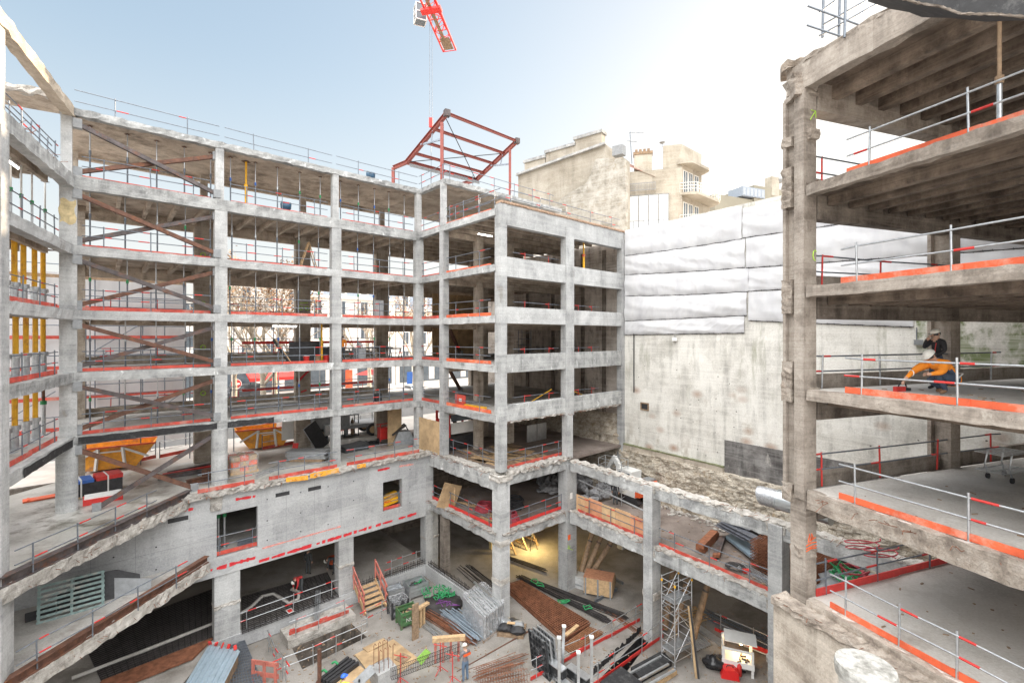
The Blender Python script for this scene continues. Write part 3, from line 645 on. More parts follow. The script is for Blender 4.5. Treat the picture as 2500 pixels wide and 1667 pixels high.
# ------------------------------------------------------------------ site equipment, repeated
FL = {L7: 'roof', L6: 'fifth floor', L5: 'fourth floor', L4: 'third floor', L3: 'second floor', L2: 'first floor', L1: 'ground floor', L0: 'basement floor'}
BAY = ['crossed-brace bay', 'middle bay', 'bay beside the corner block']
GG = 'tube guard rails along the slab edges'
def guardrail(label, pts, toe=None, toe_h=.17, h=1.05, lean=None, rail=None, post=None, over=.3, zs=(.52, 1.0), group=GG, r=.024, toe_off=None, sleeve=None):
    """posts of tube, two rails with red sleeves, red toe board"""
    pts = [Vector(p) for p in pts]
    g = thing('guard_rail', label, 'guard rail', pts[0], group)
    for p in pts:
        q = p+Vector((0,0,h))+(Vector(lean) if lean else Vector((R.uniform(-.03,.03), R.uniform(-.03,.03), 0)))
        MB().tube([p, q], r*1.05, 5).use(post or M['tube']).build('post', post or M['tube'], g)
    d0 = (pts[0]-pts[1]).normalized()*over; d1 = (pts[-1]-pts[-2]).normalized()*over
    for z in zs:
        mb = MB().use(rail or M['tube']); line = [pts[0]+d0]+pts+[pts[-1]+d1]
        line = [p+Vector((0, 0, z+R.uniform(-.02,.02))) for p in line]; mb.tube(line, r, 5)
        mb.use(sleeve or M['redm'])
        for p in line[1:-1]:
            if R.random() < .75:
                dd = (line[-1]-line[0]).normalized(); k = R.choice((-1, 1)); mb.tube([p+dd*.05*k, p+dd*(.3+.25*R.random())*k], r*1.25, 5)
        mb.build('rail', None, g)
    if toe:
        off = Vector(toe_off) if toe_off else Vector((0,0,0))
        mb = MB(); a, b = pts[0]+d0+off, pts[-1]+d1+off; L = (b-a).length; n = max(1, round(L/3.1)); dd = (b-a)/n; sdv = Vector((-dd.y, dd.x, 0)).normalized()
        for k in range(n):
            p = a+dd*k-dd.normalized()*(.12 if k else 0)+sdv*(.034*(k % 2)); q = a+dd*(k+1)+sdv*(.034*(k % 2)); mb.bar(p+Vector((0,0,toe_h/2+.01+R.uniform(0,.018))), q+Vector((0,0,toe_h/2+.01+R.uniform(0,.018))), .035, toe_h*R.uniform(.93,1.05))
        mb.build('toe_board', toe, g)
    return g
def post_line(fr, t, s0, s1, z, n): return [fr.P(s0+(s1-s0)*(i+.5)/n, t, z) for i in range(n)]
bays = [(.35, 5.85), (6.55, 12.3), (13.0, 18.45)]
for z in (L6, L5, L4, L3, L2):
    for b, (s0, s1) in enumerate(bays):
        guardrail(f'guard rail with red toe board on the {FL[z]} edge, {BAY[b]}', post_line(A, 0, s0, s1, z, 3), M['red'], .08 if z >= L5 else .16, over=.8)
for b, (s0, s1) in enumerate(((.2, 6.2), (6.4, 12.6), (12.8, 18.9))):
    guardrail(f'thin guard rail on the roof edge above the {BAY[b]}', post_line(A, -.3, s0, s1, L7, 2), M['red'], .06, 1.15, over=1.5, zs=(.55, 1.08))
# street-side rails, far edge of each floor
for z in (L6, L5, L4, L3, L2):
    guardrail(f'street side guard rail along the far edge of the long range {FL[z]}', post_line(A, -6.35, .5, 18.4, z, 8), None, over=.6, post=M['redm'] if z < L5 else M['tube'])
for (s0, s1, n, l) in ((4.6, 7.9, 2, 'below the round columns'), (8.1, 12.4, 3, 'beside the stacked plates'), (12.6, 18.2, 4, 'beside the welding gear')):
    guardrail(f'guard rail with red toe board on top of the basement wall, {l}', post_line(A, VW-.1, s0, s1, L1+.06, n), M['red'], .2, over=.5)
guardrail('long guard rail running above the rusty girder over the wet slab', [N0+Vector((.5, .8+1.0*k*1.7, L1)) for k in range(4)], None, over=.6)
guardrail('long guard rail along the lower slab above the pallet', [N0+Vector((.55+.38*k, .9+1.75*k, L0)) for k in range(4)], None, over=.6)
# doorways in the basement wall
guardrail('guard rail with red board across the wide dark doorway', [A.P(uw(538), VW-.15, L0), A.P(uw(618), VW-.15, L0)], M['red'], .2, over=.25)
guardrail('guard rail with red board across the tall narrow doorway', [A.P(uw(938), VW-.15, L0+.06), A.P(uw(976), VW-.15, L0+.06)], M['red'], .2, over=.1)
# corner block
for z in (L6, L5, L4, L3, L2):
    guardrail(f'short guard rail across the narrow corner gap on the {FL[z]}', [A.P(18.95, .5, z), A.P(18.95, 2.6, z)], M['red'], .1 if z > L4 else .2, over=.25)
    guardrail(f'guard rail with orange toe board, left face of corner block, {FL[z]}', [A.P(18.95, 4.6, z), A.P(18.95, 7.2, z)], M['orange'], .12 if z > L4 else .2, over=1.1)
for z in (L5, L4, L3, L2):
    guardrail(f'single tube with red clamps behind the spandrel of the corner block, {FL[z]}', [A.P(21.4, 8.7, z), A.P(23.6, 8.7, z)], None, h=1.0, over=1.0, post=M['redm'], zs=(.9,))
    if z != L5: guardrail(f'short red-posted rail in corner block window near party wall, {FL[z]}', [A.P(26.6, 8.7, z), A.P(28.1, 8.7, z)], None, h=1.0, over=.8, post=M['redm'], zs=(.9,))
guardrail('tube guard rail along the terrace over the corner block front', [A.P(20.4+2.6*k, 8.5, L6+.3) for k in range(5)], None, over=1.0, h=1.3, zs=(.7, 1.2))
guardrail('tube guard rail on the terrace side of the corner block', [A.P(18.95, 3.9+1.6*k, L6) for k in range(4)], None, over=.5, h=1.25, zs=(.6, 1.15))
guardrail('guard rail round the roof corner over the narrow gap', [A.P(18.95, .2, L7), A.P(18.95, 1.5, L7), A.P(18.95, 3.0, L7)], None, over=.4, h=1.15, zs=(.55, 1.08))
guardrail('guard rail along the set-back roof edge beside the red steel frame', [A.P(19.4+2.0*k, 3.2, L7) for k in range(6)], None, over=.5, h=1.15, zs=(.55, 1.08))
guardrail('guard rail over the broken ground floor edge, left face of corner block', [A.P(19.3, 3.8+1.65*k, L1+.1) for k in range(4)], None, over=.4)
guardrail('guard rail with red board over the ground floor edge, pit side of the corner block', [A.P(19.7+1.55*k, 8.9, L1+.15) for k in range(4)], M['red'], .18, over=.35)
guardrail('guard rail with bright red board around the brown basement floor, left face', [A.P(19.0, 1.8+2.1*k, L0+.05) for k in range(4)], M['redm'], .2, over=.45)
guardrail('guard rail with bright red board around the brown basement floor, pit face', [A.P(19.9+1.5*k, 9.1, L0+.05) for k in range(4)], M['redm'], .2, over=.4)
# pit frame
for k, (s0, s1, l) in enumerate(((.8, 6.2, 'in front of the plywood hoarding'), (7.0, 13.0, 'before the rusty rebar stacks'), (13.8, 19.5, 'under the near building'))):
    guardrail(f'guard rail with weathered red board on the pit beam, {l}', post_line(E, .1, s0, s1, L0+.05, 3), M['red'], .18, over=1.0)
# side range
for z in (L6, L5, L4, L3, L2):
    guardrail(f'guard rail across the yellow prop bay of the side range, {FL[z]}', [D.P(SN-.9-k*1.75, .1, z) for k in range(4)], M['red'] if z < L5 else None, .2, over=.4, h=1.1)
guardrail('tangle of guard rails on the broken roof end of the side range', [D.P(.9+1.9*k, .5, L6+.1) for k in range(4)], None, over=.6, h=1.25, zs=(.6, 1.1))
guardrail('guard rail at the back edge of the broken side range roof', [D.P(.9+1.5*k, 3.6, L7) for k in range(3)], None, over=.6, h=1.1)
# near building
def rsp(px, t, z): return RB.P(RB.on(px, t), t, z)
for z, xs, l, tm in ((4.52, (2122, 2365), 'fourth floor, under the ribbed roof', M['orange']), (1.47, (2093, 2323), 'third floor, brightest board', M['orange']),
                 (-1.62, (2104, 2338), 'floor with the two workers', M['orange']), (-4.66, (2088, 2365), 'floor with the metal trolley', M['orange']), (-7.92, (2065, 2195, 2336), 'lowest floor', M['orange'])):
    pts = [rsp(x, .14, z) for x in xs]; s_last = RB.on(xs[-1], .14)
    pts.append(RB.P(s_last+2.6, .14, z))
    guardrail(f'galvanised guard rail, orange toe board, near building {l}', pts, tm, .17, h=1.12, over=.45 if z != 4.52 else .6, rail=M['steel'], post=M['steel'], r=.026)
for z, l in ((4.52, 'fourth floor'), (1.47, 'third floor'), (-1.62, 'floor of the two workers'), (-4.66, 'floor of the trolley')):
    guardrail(f'red guard rail at the parapet end of the near building, {l}'.replace('of the near building, floor of the', 'on the near building floor of the'), [RB.P(-.12, tt, z) for tt in (.75, 3.4, 6.3, 9.4)], None, h=1.05, over=.6, post=M['redm'] if z != -1.62 else M['steel'], r=.026)
guardrail('dark guard rail with deep red board along the lowest floor end of near building', [RB.P(.05, tt, -7.92) for tt in (.7, 3.0, 5.6, 7.3)], M['redm'], .22, h=1.12, over=.4, r=.026)
guardrail('red board rail at the far right of the lowest floor', [RB.P(.1+k*2.0, 7.7+k*.2, -7.92) for k in range(3)], M['redm'], .22, h=1.0, over=.3)
sc = thing('roof_scaffold', 'dark tube scaffold poles standing over the roof of the near building', 'scaffold', RB.P(.4, .3, 8.3))
for px, y0 in ((2008, 14.1), (2048, 13.6), (2062, 13.0)):
    p = dep(px, 92, y0); MB().tube([p, p+Vector((.06, 0, 2.4))], .035, 6).build('standard', M['tube'], sc)
for a, b in (((1972, 15), (2160, 85)), ((1970, 62), (2100, 105)), ((2000, 88), (2190, -18)), ((2000, 30), (2095, -40)), ((2010, 60), (2170, -30))):
    MB().tube([dep(*a, 13.7), dep(*b, 13.2)], .026, 6).build('ledger', M['tube'], sc)

# ------------------------------------------------------------------ props
PG = 'steel props between the floors'
def prop(label, p, h, r=.038, outer=None, inner=None, collar=None, name='steel_prop', split=.55, group=PG):
    p = Vector(p); g = thing(name, label, 'prop', p, group); outer = outer or M['tube']; inner = inner or M['steel']
    zc = h*split
    MB().tube([p+Vector((0,0,.01)), p+Vector((0,0,zc))], r, 7).build('outer_tube', outer, g)
    MB().tube([p+Vector((0,0,zc)), p+Vector((0,0,h-.01))], r*.75, 7).build('inner_tube', inner, g)
    MB().cbox(p+Vector((0,0,h-.01)), (r*5, r*5, .02)).build('head_plate', M['rust'], g); MB().cbox(p+Vector((0,0,.01)), (r*4, r*4, .02)).build('foot_plate', outer, g)
    MB().tube([p+Vector((0,0,zc-.09)), p+Vector((0,0,zc+.09))], r*1.5, 7).build('collar', collar or M['netg'], g)
    return g
LV = [L2, L3, L4, L5, L6, L7]
coll = [M['netg'], M['tube'], M['tube'], M['netg'], M['steel'], M['blue']]
for k in range(5):
    z0, z1 = LV[k], LV[k+1]
    under = .26 if z1 == L7 else .16
    for b, (s0, s1) in enumerate(((.9, 5.9), (6.9, 12.0), (13.4, 18.2))):
        n = 5
        for i in range(n):
            s = s0+(s1-s0)*i/(n-1)+R.uniform(-.06,.06)
            if b == 0 and i == 0: s = .75
            prop(f'{ORD[i+1]} of five steel props under the {FL[z1]}, {BAY[b]}', A.P(s, -1.05, z0), z1-z0-under, collar=R.choice(coll))
for k in range(5):
    z0, z1 = LV[k], LV[k+1]
    prop(f'steel prop in the narrow corner gap under the {FL[z1]}', A.P(20.2, 1.6, z0), z1-z0-.2)
YG = 'thick yellow shoring props'
for z0, z1, xs, l in ((L4, L5, (10, 35, 57, 84, 105), 'third'), (L3, L4, (12, 38, 63, 86, 105), 'second'), (L2, L3, (14, 36, 64, 86), 'first')):
    for i, x in enumerate(xs):
        s = D.on(x, 1.1); prop(f'{ORD[i+1]} yellow prop from the outer column, {l} floor of side range', D.P(s, 1.1, z0), z1-z0-.17, .13, M['steel'], M['yellow'], M['steel'], 'yellow_prop', .32, YG)
for i, x in enumerate((26, 52, 78, 110)):
    s = D.on(x, 1.1); prop(f'{ORD[i+1]} slim pale prop from the outer column, fourth floor of side range', D.P(s, 1.1, L5), L6-L5-.17, .045, M['steel'], M['white'])
prop('rusty prop beside the yellow ones on the first floor of the side range', D.P(D.on(106, 1.1), 1.1, L2), L3-L2-.17, .08, M['steel'], M['rust'])
for (p, z0, z1, l) in ((A.P(7.75, -1.3, 0), L6, L7, 'among slim grey ones under the roof'), (A.P(12.2, -1.2, 0), L3, L4, 'behind a front column above the black boards')):
    prop(f'single yellow prop {l}', (p.x, p.y, z0), z1-z0-.25, .075, M['yellow'], M['yellow'], M['yellow'], 'yellow_prop', .5, YG)
p = A.P(A.on(1425, 8.4), 8.4, L5); prop('single orange-yellow prop in the top window of the corner block', p, L6-L5-.2, .08, M['yellow'], M['yellow'], M['orange'], 'yellow_prop', .5, YG)
p = RB.P(RB.on(2440, 1.0), 1.0, 4.52); prop('tall dusty prop under the ribbed roof of the near building', p, 7.95-4.52-.2, .055, M['steel'], M['oldwood'], M['oldwood'], split=.42)
for x, l in ((800, 'left'), (960, 'right')): pass

# ------------------------------------------------------------------ crossed braces
BG = 'rust-brown cross braces'
LB6 = [L1, L2, L3, L4, L5, L6, L7]
tint = [M['rust'], M['rustd']]
for k in range(6):
    z0, z1 = LB6[k], LB6[k+1]; d = .62 if z1 == L6 else .42
    for nm, sa, za, sb, zb_, v in (('falling', .32, z1-d-.25, 6.0, z0+.28, .12), ('rising', .32, z0+.25, 6.0, z1-d-.3, -.1)):
        a, b = A.P(sa, v, za), A.P(sb, v, zb_)
        if k == 0 and nm == 'falling': b = A.P(4.9, .6, z0+.15)
        if k == 0 and nm == 'rising': a = A.P(1.0, .9, z0+.1)
        g = thing('steel_brace', f'{"rust-brown" if (k+len(nm)) % 2 else "dull brown"} brace {nm} away from the drum column, {FL[z0]} of long range', 'brace', a, BG)
        MB().ibeam(a, b, .2, .2, .03, up=A.P(0,1,0)-A.P(0,0,0)).build('brace_bar', tint[(k+(nm == 'rising')) % 2], g)
        for p in (a, b): MB().box(Fr((p.x, p.y), A.ax, A.ay), -.17, .17, -.16, .16, p.z-.22, p.z+.22).build('gusset_box', M['grey'], g)
for k in range(1, 4):
    z0, z1 = LB6[k-1], LB6[k]
    a, b = A.P(19.6, 2.7, z1-.5), A.P(23.6, -1.5, z0+.3)
    g = thing('steel_brace', f'brown brace slanting down inside the corner block, {FL[z0]}', 'brace', a, BG)
    MB().ibeam(a, b, .2, .2, .03).build('brace_bar', M['rust'], g); MB().cbox(b, (.4, .4, .4)).build('gusset_box', M['grey'], g)
# ------------------------------------------------------------------ white sheets on the party wall
TG = 'white sheets hung on the party wall'
sheet = plain('white woven sheet', (.74,.74,.77), .75, 0, .05, 1.2); 
def sheet_mat():
    m, nt, bs = nodes('white scaffold sheet')
    n = tex(nt, 1.3, 5, (1,1,.35), .6); c = ramp(nt, n, [(.3,(.52,.52,.54)),(.6,(.60,.60,.61)),(.8,(.63,.625,.63))])
    c = mix(nt, ramp(nt, tex(nt, 1.1, 6, (1,1,.3), .75), [(.56,(0,0,0)),(.72,(.5,.5,.5))]), c, (.50,.48,.47))
    nt.links.new(c, bs.inputs['Base Color']); bs.inputs['Roughness'].default_value = .9; bs.inputs['Specular IOR Level'].default_value = .15
    n2 = tex(nt, 2.6, 5, (.35,.35,2.2), .6); bump(nt, bs, n2, .12, .06)
    n3 = tex(nt, 3.2, 4, (1.4,1.4,.25), .6); bump(nt, bs, n3, .12, .05); return m
SH = sheet_mat()
def tarp(label, s0, s1, top, bot, depth, seed, sag=.12):
    """top/bot: functions of s giving z; the cloth bellies out and is pinned along its seams"""
    g = thing('tarpaulin', label, 'tarpaulin', WL.P((s0+s1)/2, -.1, bot(s0)), TG)
    def fn(i, j):
        s = s0+(s1-s0)*i; zt_, zb_ = top(s), bot(s); e = min(1, (s-s0)/.8, (s1-s)/.8); sj = math.sin(math.pi*j)
        belly = (sj**.8)*(1-.5*j)*depth*.62*(.4+.6*e)*(.7+.6*mnoise.noise(Vector((s*.35, seed, 0))))
        wr = mnoise.noise(Vector((s*.7+j*1.5, j*2.6+seed, seed)))*.10*sj
        fold = (1-abs(mnoise.noise(Vector((s*1.5+j*2.2*math.sin(seed), j*.9-s*.25, seed*2))))*3.2); wr += max(0, fold)*.022*sj
        fan = (1-abs(math.sin(s*3.1+seed)))*.05*(1-j)**2+(1-abs(math.sin(s*2.2)))*.035*j**3
        z = zb_+(zt_-zb_)*j-sag*sj*(1-j)*.6
        return WL.P(s, -.05-belly-wr*.8-fan, z)
    MB().use(SH).grid(fn, int((s1-s0)*14), 30).build('cloth', None, g)
    mb = MB().use(M['dark'])
    n = int((s1-s0)/.3)
    for i in range(n):
        s = s0+(s1-s0)*(i+.5)/n; mb.tube([WL.P(s, -.08, bot(s)+.05), WL.P(s+.02, -.05, bot(s)-.05)], .012, 4)
    mb.tube([WL.P(s0+(s1-s0)*i/20, -.07, bot(s0+(s1-s0)*i/20)) for i in range(21)], .022, 4); mb.build('lacing', None, g)
lin = lambda a, b, s0=0, s1=11: (lambda s: a+(b-a)*(s-s0)/(s1-s0))
z1_, z2_, z3_, z4_, z5_, z6_ = lin(8.0, 7.85), lin(6.08, 5.93), lin(4.65, 4.1), lin(3.03, 2.7), lin(1.12, 1.25), lin(.1, .12)
bow = lambda f, k: (lambda s: f(s)-k*math.sin(math.pi*min(1, s/12)))
tarp('topmost white sheet, sunlit streak along its upper hem, left of the near column', .05, 9.0, z1_, bow(z2_, .1), .32, 1)
tarp('second white sheet from the top, above a dark curved seam', .05, 9.2, bow(z2_, .12), bow(z3_, .1), .36, 2)
tarp('third white sheet from the top with long shallow wrinkles', .05, 9.4, bow(z3_, .12), bow(z4_, .12), .4, 3)
tarp('fourth white sheet from the top, the fullest belly of the left sheets', .05, 9.3, bow(z4_, .14), z5_, .5, 4)
tarp('lowest short white sheet, ragged hem over bare wall', .05, 9.15, lin(1.1, 1.22), lin(.08, .2), .3, 5)
r2, r3, r4 = lin(5.93, 5.5, 9, 26), lin(4.1, 3.35, 9, 26), lin(2.7, 2.25, 9, 26)
tarp('wide upper white sheet seen through the near building', 9.05, 32, lin(7.85, 7.7), r2, .3, 6)
tarp('wide middle white sheet crossed by a slanting seam behind the near column', 9.25, 32, lin(5.9, 5.47, 9, 26), r3, .35, 7)
tarp('broad white sheet behind the third floor rails of the near building', 9.4, 32, lin(4.06, 3.31, 9, 26), r4, .35, 8)
tarp('low white sheet with folds ending beside the mossy wall', 9.4, 17.1, lin(2.66, 2.4, 9, 17), lin(.95, .42, 9, 17), .3, 9)
fl = thing('flood_light', 'small white floodlight box on the wall under the lowest sheet', 'lamp', WL.P(4.4, -.2, -.2))
p = WL.P(4.4, -.12, -.22); MB().cbox(p, (.3,.22,.24), (0,0,-.6)).build('lamp_box', M['white'], fl); MB().tube([p, p+Vector((0,.12,.2)), p+Vector((.5,-.1,.2))], .02, 5).build('bracket', M['tube'], fl)
f2 = thing('flood_light', 'small blue-grey floodlight on the wall beside the low folded sheet', 'lamp', WL.P(17.2, -.2, -.4))
p = WL.P(17.3, -.14, -.3); MB().cbox(p, (.32,.2,.24), (0,0,-.6)).build('lamp_box', M['grey'], f2); MB().tube([p+Vector((0,.1,0)), p+Vector((0,.1,.7))], .02, 5).build('bracket', M['tube'], f2)

# ------------------------------------------------------------------ buildings behind the party wall
BGp = 'old town houses behind the site'
def winbox(fr, s, t, z, w_, h, par, out=-1, frame=None, glass=None, name='window'):
    """window: frame proud of the wall, pane set in it"""
    f = MB(); k = .07; o = .05*out
    for a, b, c, d in ((-w_/2-k, w_/2+k, h, h+k), (-w_/2-k, w_/2+k, -k, 0), (-w_/2-k, -w_/2, 0, h), (w_/2, w_/2+k, 0, h), (-.03, .03, 0, h)): f.box(fr, s+a, s+b, t, t+o, z+c, z+d)
    fo = f.build(name, frame or M['white'], par)
    MB().box(fr, s-w_/2, s+w_/2, t+.002*out, t+.02*out, z, z+h).build('pane', glass or M['glass'], fo)
    return fo
# gable house with chimney stacks
CH = Fr(tuple(dep(1268, 500, 52)[:2]), (.80, -.60), (.60, .80))
gz = lambda px, py, y: (HY-py)*y/F
hb = thing('gable_house', 'cream gable house with stepped chimney stacks and a scarred bare stone gable', 'house', CH.P(6, 3, L1), BGp)
def cs_(px): return CH.on(px, 0)
pts = [(cs_(x), CH.hit(x, y, 0)[1]) for x, y in ((1265, 600), (1265, 428), (1478, 352), (1478, 600))]
mb = MB(); poly_ = [CH.P(s, 0, z) for s, z in ((pts[0][0], 0), (pts[1][0], pts[1][1]), (pts[2][0], pts[2][1]), (pts[3][0], 0))]
mb.extr(poly_, CH.P(0, 6, 0)-CH.P(0, 0, 0)); mb.build('wall', M['cream'], hb)
mb = MB(); a = CH.P(pts[1][0]-.1, -.1, pts[1][1]); b = CH.P(pts[2][0]+.1, -.1, pts[2][1]); mb.bar(a, b, .5, .22); mb.build('coping', M['spall'], hb)
for (x0, x1, yt, yb) in ((1280, 1330, 392, 440), (1332, 1402, 368, 420), (1402, 1468, 335, 400)):
    s0, s1 = cs_(x0), cs_(x1); z1, z0 = CH.hit(x0, yt, 0)[1], CH.hit(x0, yb, 0)[1]
    stk = MB().box(CH, s0, s1, .05, .9, z0-1.2, z1-.3).build('chimney_stack', M['cream'], hb)
    MB().box(CH, s0-.12, s1+.12, -.1, 1.05, z1-.3, z1).build('chimney_cap', M['spall'], stk)
outl = [(1285, 640), (1285, 600), (1330, 530), (1372, 482), (1430, 448), (1442, 425), (1455, 388), (1480, 386), (1525, 388), (1528, 480), (1526, 640)]
mb = MB(); mb.extr([CH.P(CH.on(x, -.6), -.6, CH.hit(x, y, -.6)[1]) for x, y in outl], CH.P(0,.55,0)-CH.P(0,0,0))
mb.build('bare_gable', concrete('scarred stone gable', (.36,.335,.285), (.21,.19,.155), (.47,.45,.41), .3, 1.2, 1.5, (.30,.26,.20), .95, 1.5, (.56,.68), 1.4), hb)
MB().box(CH, CH.on(1500, 0), CH.on(1525, 0), -.5, .3, CH.hit(1500, 385, 0)[1], CH.hit(1500, 362, 0)[1]).build('vent_box', M['grey'], hb)
MB().box(CH, CH.on(1300, -.7), CH.on(1530, -.7), -.75, -.55, 0, CH.hit(1500, 600, -.7)[1]).build('lower_wall', M['facade'], hb)
for a, b in (((1410, 570), (1468, 525)), ((1398, 585), (1440, 548)), ((1330, 605), (1400, 540)), ((1480, 610), (1525, 545))):
    MB().tube([dep(*a, 48.5), dep(*b, 50)], .05, 5).build('raking_strut', M['tube'], hb)
# tower house with round balconies
TB = Fr(tuple(dep(1664, 520, 50)[:2]), (.52, -.854), (.854, .52))
tb = thing('balcony_house', 'cream stepped apartment house with curved balconies, glazed loggia and roof stair tower', 'house', TB.P(0, 3, L1), BGp)
TL = Fr(TB.o, (-.97, .25), (.25, .97))
mb = MB(); tl = lambda px: TL.on(px, 0)
def tz(px, py, fr, t=0): return fr.hit(px, py, t)[1]
zt_ = tz(1664, 352, TL)
TB = Fr(TB.o, (.75, .66), (-.66, .75))
mb.prism(poly(TL.P(0,0,0), TB.P(4.4, 0, 0), TB.P(4.4, 2.4, 0), TL.P(tl(1619), .3, 0), TL.P(tl(1619), 0, 0)), -2, zt_); mb.build('tower_wall', M['cream'], tb)
mb = MB(); mb.prism(poly(TL.P(tl(1528)+.5, -.2, 0), TL.P(-.02, -.25, 0), TL.P(0, 5, 0), TL.P(tl(1528), 5, 0)), -2, tz(1560, 420, TL)); mb.build('wall', M['cream'], tb)
MB().box(TB, .02, 6.4, .02, 4, -2, tz(1664, 480, TL)).build('side_wall', M['cream'], tb)
for yb, nm in ((478, 1), (402, 0), (556, 2)):
    z0 = tz(1664, yb, TL); z1 = z0+.26; n = 14; L_, dpt = (7.2, 1.5) if nm else (5.2, 1.1)
    edge = [TB.P(-.35+L_*i/n, -dpt*min(1, (1-(1-min(i, n-i)/2.5)**2) if min(i, n-i) < 2.5 else 1), 0) for i in range(n+1)]
    mb = MB(); mb.prism([(q.x, q.y) for q in edge]+[tuple(TB.P(-.35+L_, .3, 0)[:2]), tuple(TB.P(-.35, .3, 0)[:2])], z0, z1); bal = mb.build('balcony' if nm else 'balcony_canopy', M['cream'], tb)
    if nm:
        q = MB()
        for i in range(len(edge)): a = Vector((edge[i].x, edge[i].y, z1)); q.tube([a, a+Vector((0,0,1.0))], .025, 4)
        for zz in (.35, .68, 1.0): q.tube([Vector((a.x, a.y, z1+zz)) for a in edge], .028, 4)
        q.build('balustrade', M['white'], bal)
for yb in (478, 556):
    for s in (.8, 1.9, 3.2):
        winbox(TB, s, 0, tz(1664, yb, TL)+.35, .8, 2.4, tb, -1)
# loggia glazing
z0, z1 = tz(1580, 560, TL, -.3), tz(1580, 476, TL, -.3)
for i in range(4):
    a = tl(1632)+(tl(1535)-tl(1632))*i/4; b = tl(1632)+(tl(1535)-tl(1632))*(i+1)/4
    MB().box(TL, a+.05, b-.05, -.38, -.26, z0+.95, z1-.1).build('loggia_blind', M['white'], tb); MB().box(TL, a+.05, b-.05, -.38, -.27, z0+.06, z0+.9).build('loggia_pane', M['alu'], tb)
mb = MB()
for zz in (z0, z0+.9, z1-.08): mb.box(TL, tl(1632), tl(1535), -.4, -.25, zz, zz+.07)
for i in range(9):
    a = tl(1632)+(tl(1535)-tl(1632))*i/8; mb.box(TL, a-.03, a+.03, -.4, -.25, z0, z0+.95 if i % 2 else z1)
mb.build('loggia_frame', M['grey'], tb)
z2 = tz(1560, 470, TL, -.3); mb = MB()
for zz in (.15, .9): mb.box(TL, tl(1600), tl(1535), -.5, -.45, z2+zz, z2+zz+.05)
a = tl(1600)
while a < tl(1535): mb.box(TL, a-.015, a+.015, -.49, -.46, z2+.15, z2+.9); a += .16
mb.build('roof_railing', M['grey'], tb)
mb = MB(); mb.box(TL, tl(1592), tl(1548), .3, 1.1, tz(1560, 440, TL)-.4, tz(1560, 375, TL)); stk = mb.build('chimney_stack', M['cream'], tb)
mb = MB(); mb.box(TL, tl(1594), tl(1546), .2, 1.2, tz(1560, 375, TL), tz(1560, 370, TL)+.05)
for i in range(4):
    a = tl(1590)+(tl(1550)-tl(1590))*(i+.3)/4; mb.box(TL, a, a+.28, .45, .9, tz(1560, 370, TL)+.05, tz(1560, 361, TL))
mb.build('chimney_pots', M['oldwood'], stk)
mb = MB(); mb.add([TL.P(tl(1600), -.3, tz(1590,435,TL)), TL.P(tl(1533), -.3, tz(1533,408,TL)), TL.P(tl(1533), 1.6, tz(1533,385,TL)), TL.P(tl(1600), 1.6, tz(1590,420,TL))], [(0,1,2,3)]); 
mb.build('tiled_roof', plain('brown tiles', (.22,.11,.08), .8, 0, .3, 8), tb)
sd_ = thing('satellite_dish', 'small grey satellite dish on the stair tower roof', 'satellite dish', TL.P(tl(1618), 0, zt_))
p = TL.P(tl(1617), .2, zt_); MB().lathe(p+Vector((0,0,.3)), [(.02,0),(.2,.05),(.3,.14),(.31,.15)], 14).build('dish', M['grey'], sd_); MB().tube([p+Vector((0,0,-.05)), p+Vector((0,0,.33))], .03, 5).build('mast', M['tube'], sd_)
# TV aerial
ta = thing('tv_aerial', 'thin rooftop aerial with two crossed booms on a tall mast', 'aerial', dep(1540, 400, 49))
a = dep(1543, 400, 49); b = dep(1538, 322, 49); MB().tube([a, b], .045, 5).build('mast', M['tube'], ta)
for (p, q) in (((1537, 324), (1573, 325)), ((1530, 345), (1556, 346))):
    mb = MB(); P_, Q_ = dep(*p, 49), dep(*q, 49); mb.tube([P_, Q_], .03, 4)
    for i in range(9):
        c = P_+(Q_-P_)*i/8; mb.tube([c-Vector((.1,.3,.02)), c+Vector((.1,.3,.02))], .012, 3)
    mb.build('boom', M['tube'], ta)
# distant block
dbk = thing('distant_block', 'far beige apartment block with glazed roof studio and water tanks', 'house', dep(1830, 640, 90), BGp)
DB = Fr(tuple(dep(1745, 560, 90)[:2]), (.92, .39), (-.39, .92))
dz = lambda x, y: DB.hit(x, y, 0)[1]
bgr = plain('beige render', (.25,.23,.18), .85, 0, .1, .3); MB().box(DB, 0, DB.on(1838, 0), 0, 14, -8, dz(1800, 482)).build('wall', bgr, dbk); MB().box(DB, DB.on(1838, 0), DB.on(1940, 0)+6, -.3, 14, -8, dz(1860, 457)).build('wall', bgr, dbk)
MB().box(DB, DB.on(1808, 0), DB.on(1862, 0), -.5, 3, dz(1830, 482), dz(1830, 460)).build('roof_studio', M['slate'], dbk)
mb = MB()
for i in range(6):
    a = DB.on(1808, 0)+(DB.on(1862, 0)-DB.on(1808, 0))*i/6; mb.box(DB, a+.1, a+.75, -.56, -.5, dz(1830, 480), dz(1830, 463))
mb.build('studio_glazing', M['alu'], dbk)
MB().box(DB, DB.on(1882, -.2), DB.on(1900, -.2), -.4, 1.2, dz(1890, 480), dz(1890, 434)).build('chimney_stack', M['cream'], dbk)
for x in (1795, 1815, 1835, 1848): MB().lathe(DB.P(DB.on(x, 2), 2, dz(1830, 461)), [(.9,0),(.95,.35),(.6,.7),(.05,.85)], 12).build('water_tank', M['white'], dbk)
MB().lathe(DB.P(DB.on(1902, 0), 0, dz(1890, 447)), [(.02,0),(.6,.2),(.9,.8)], 12).build('dish', M['grey'], dbk)
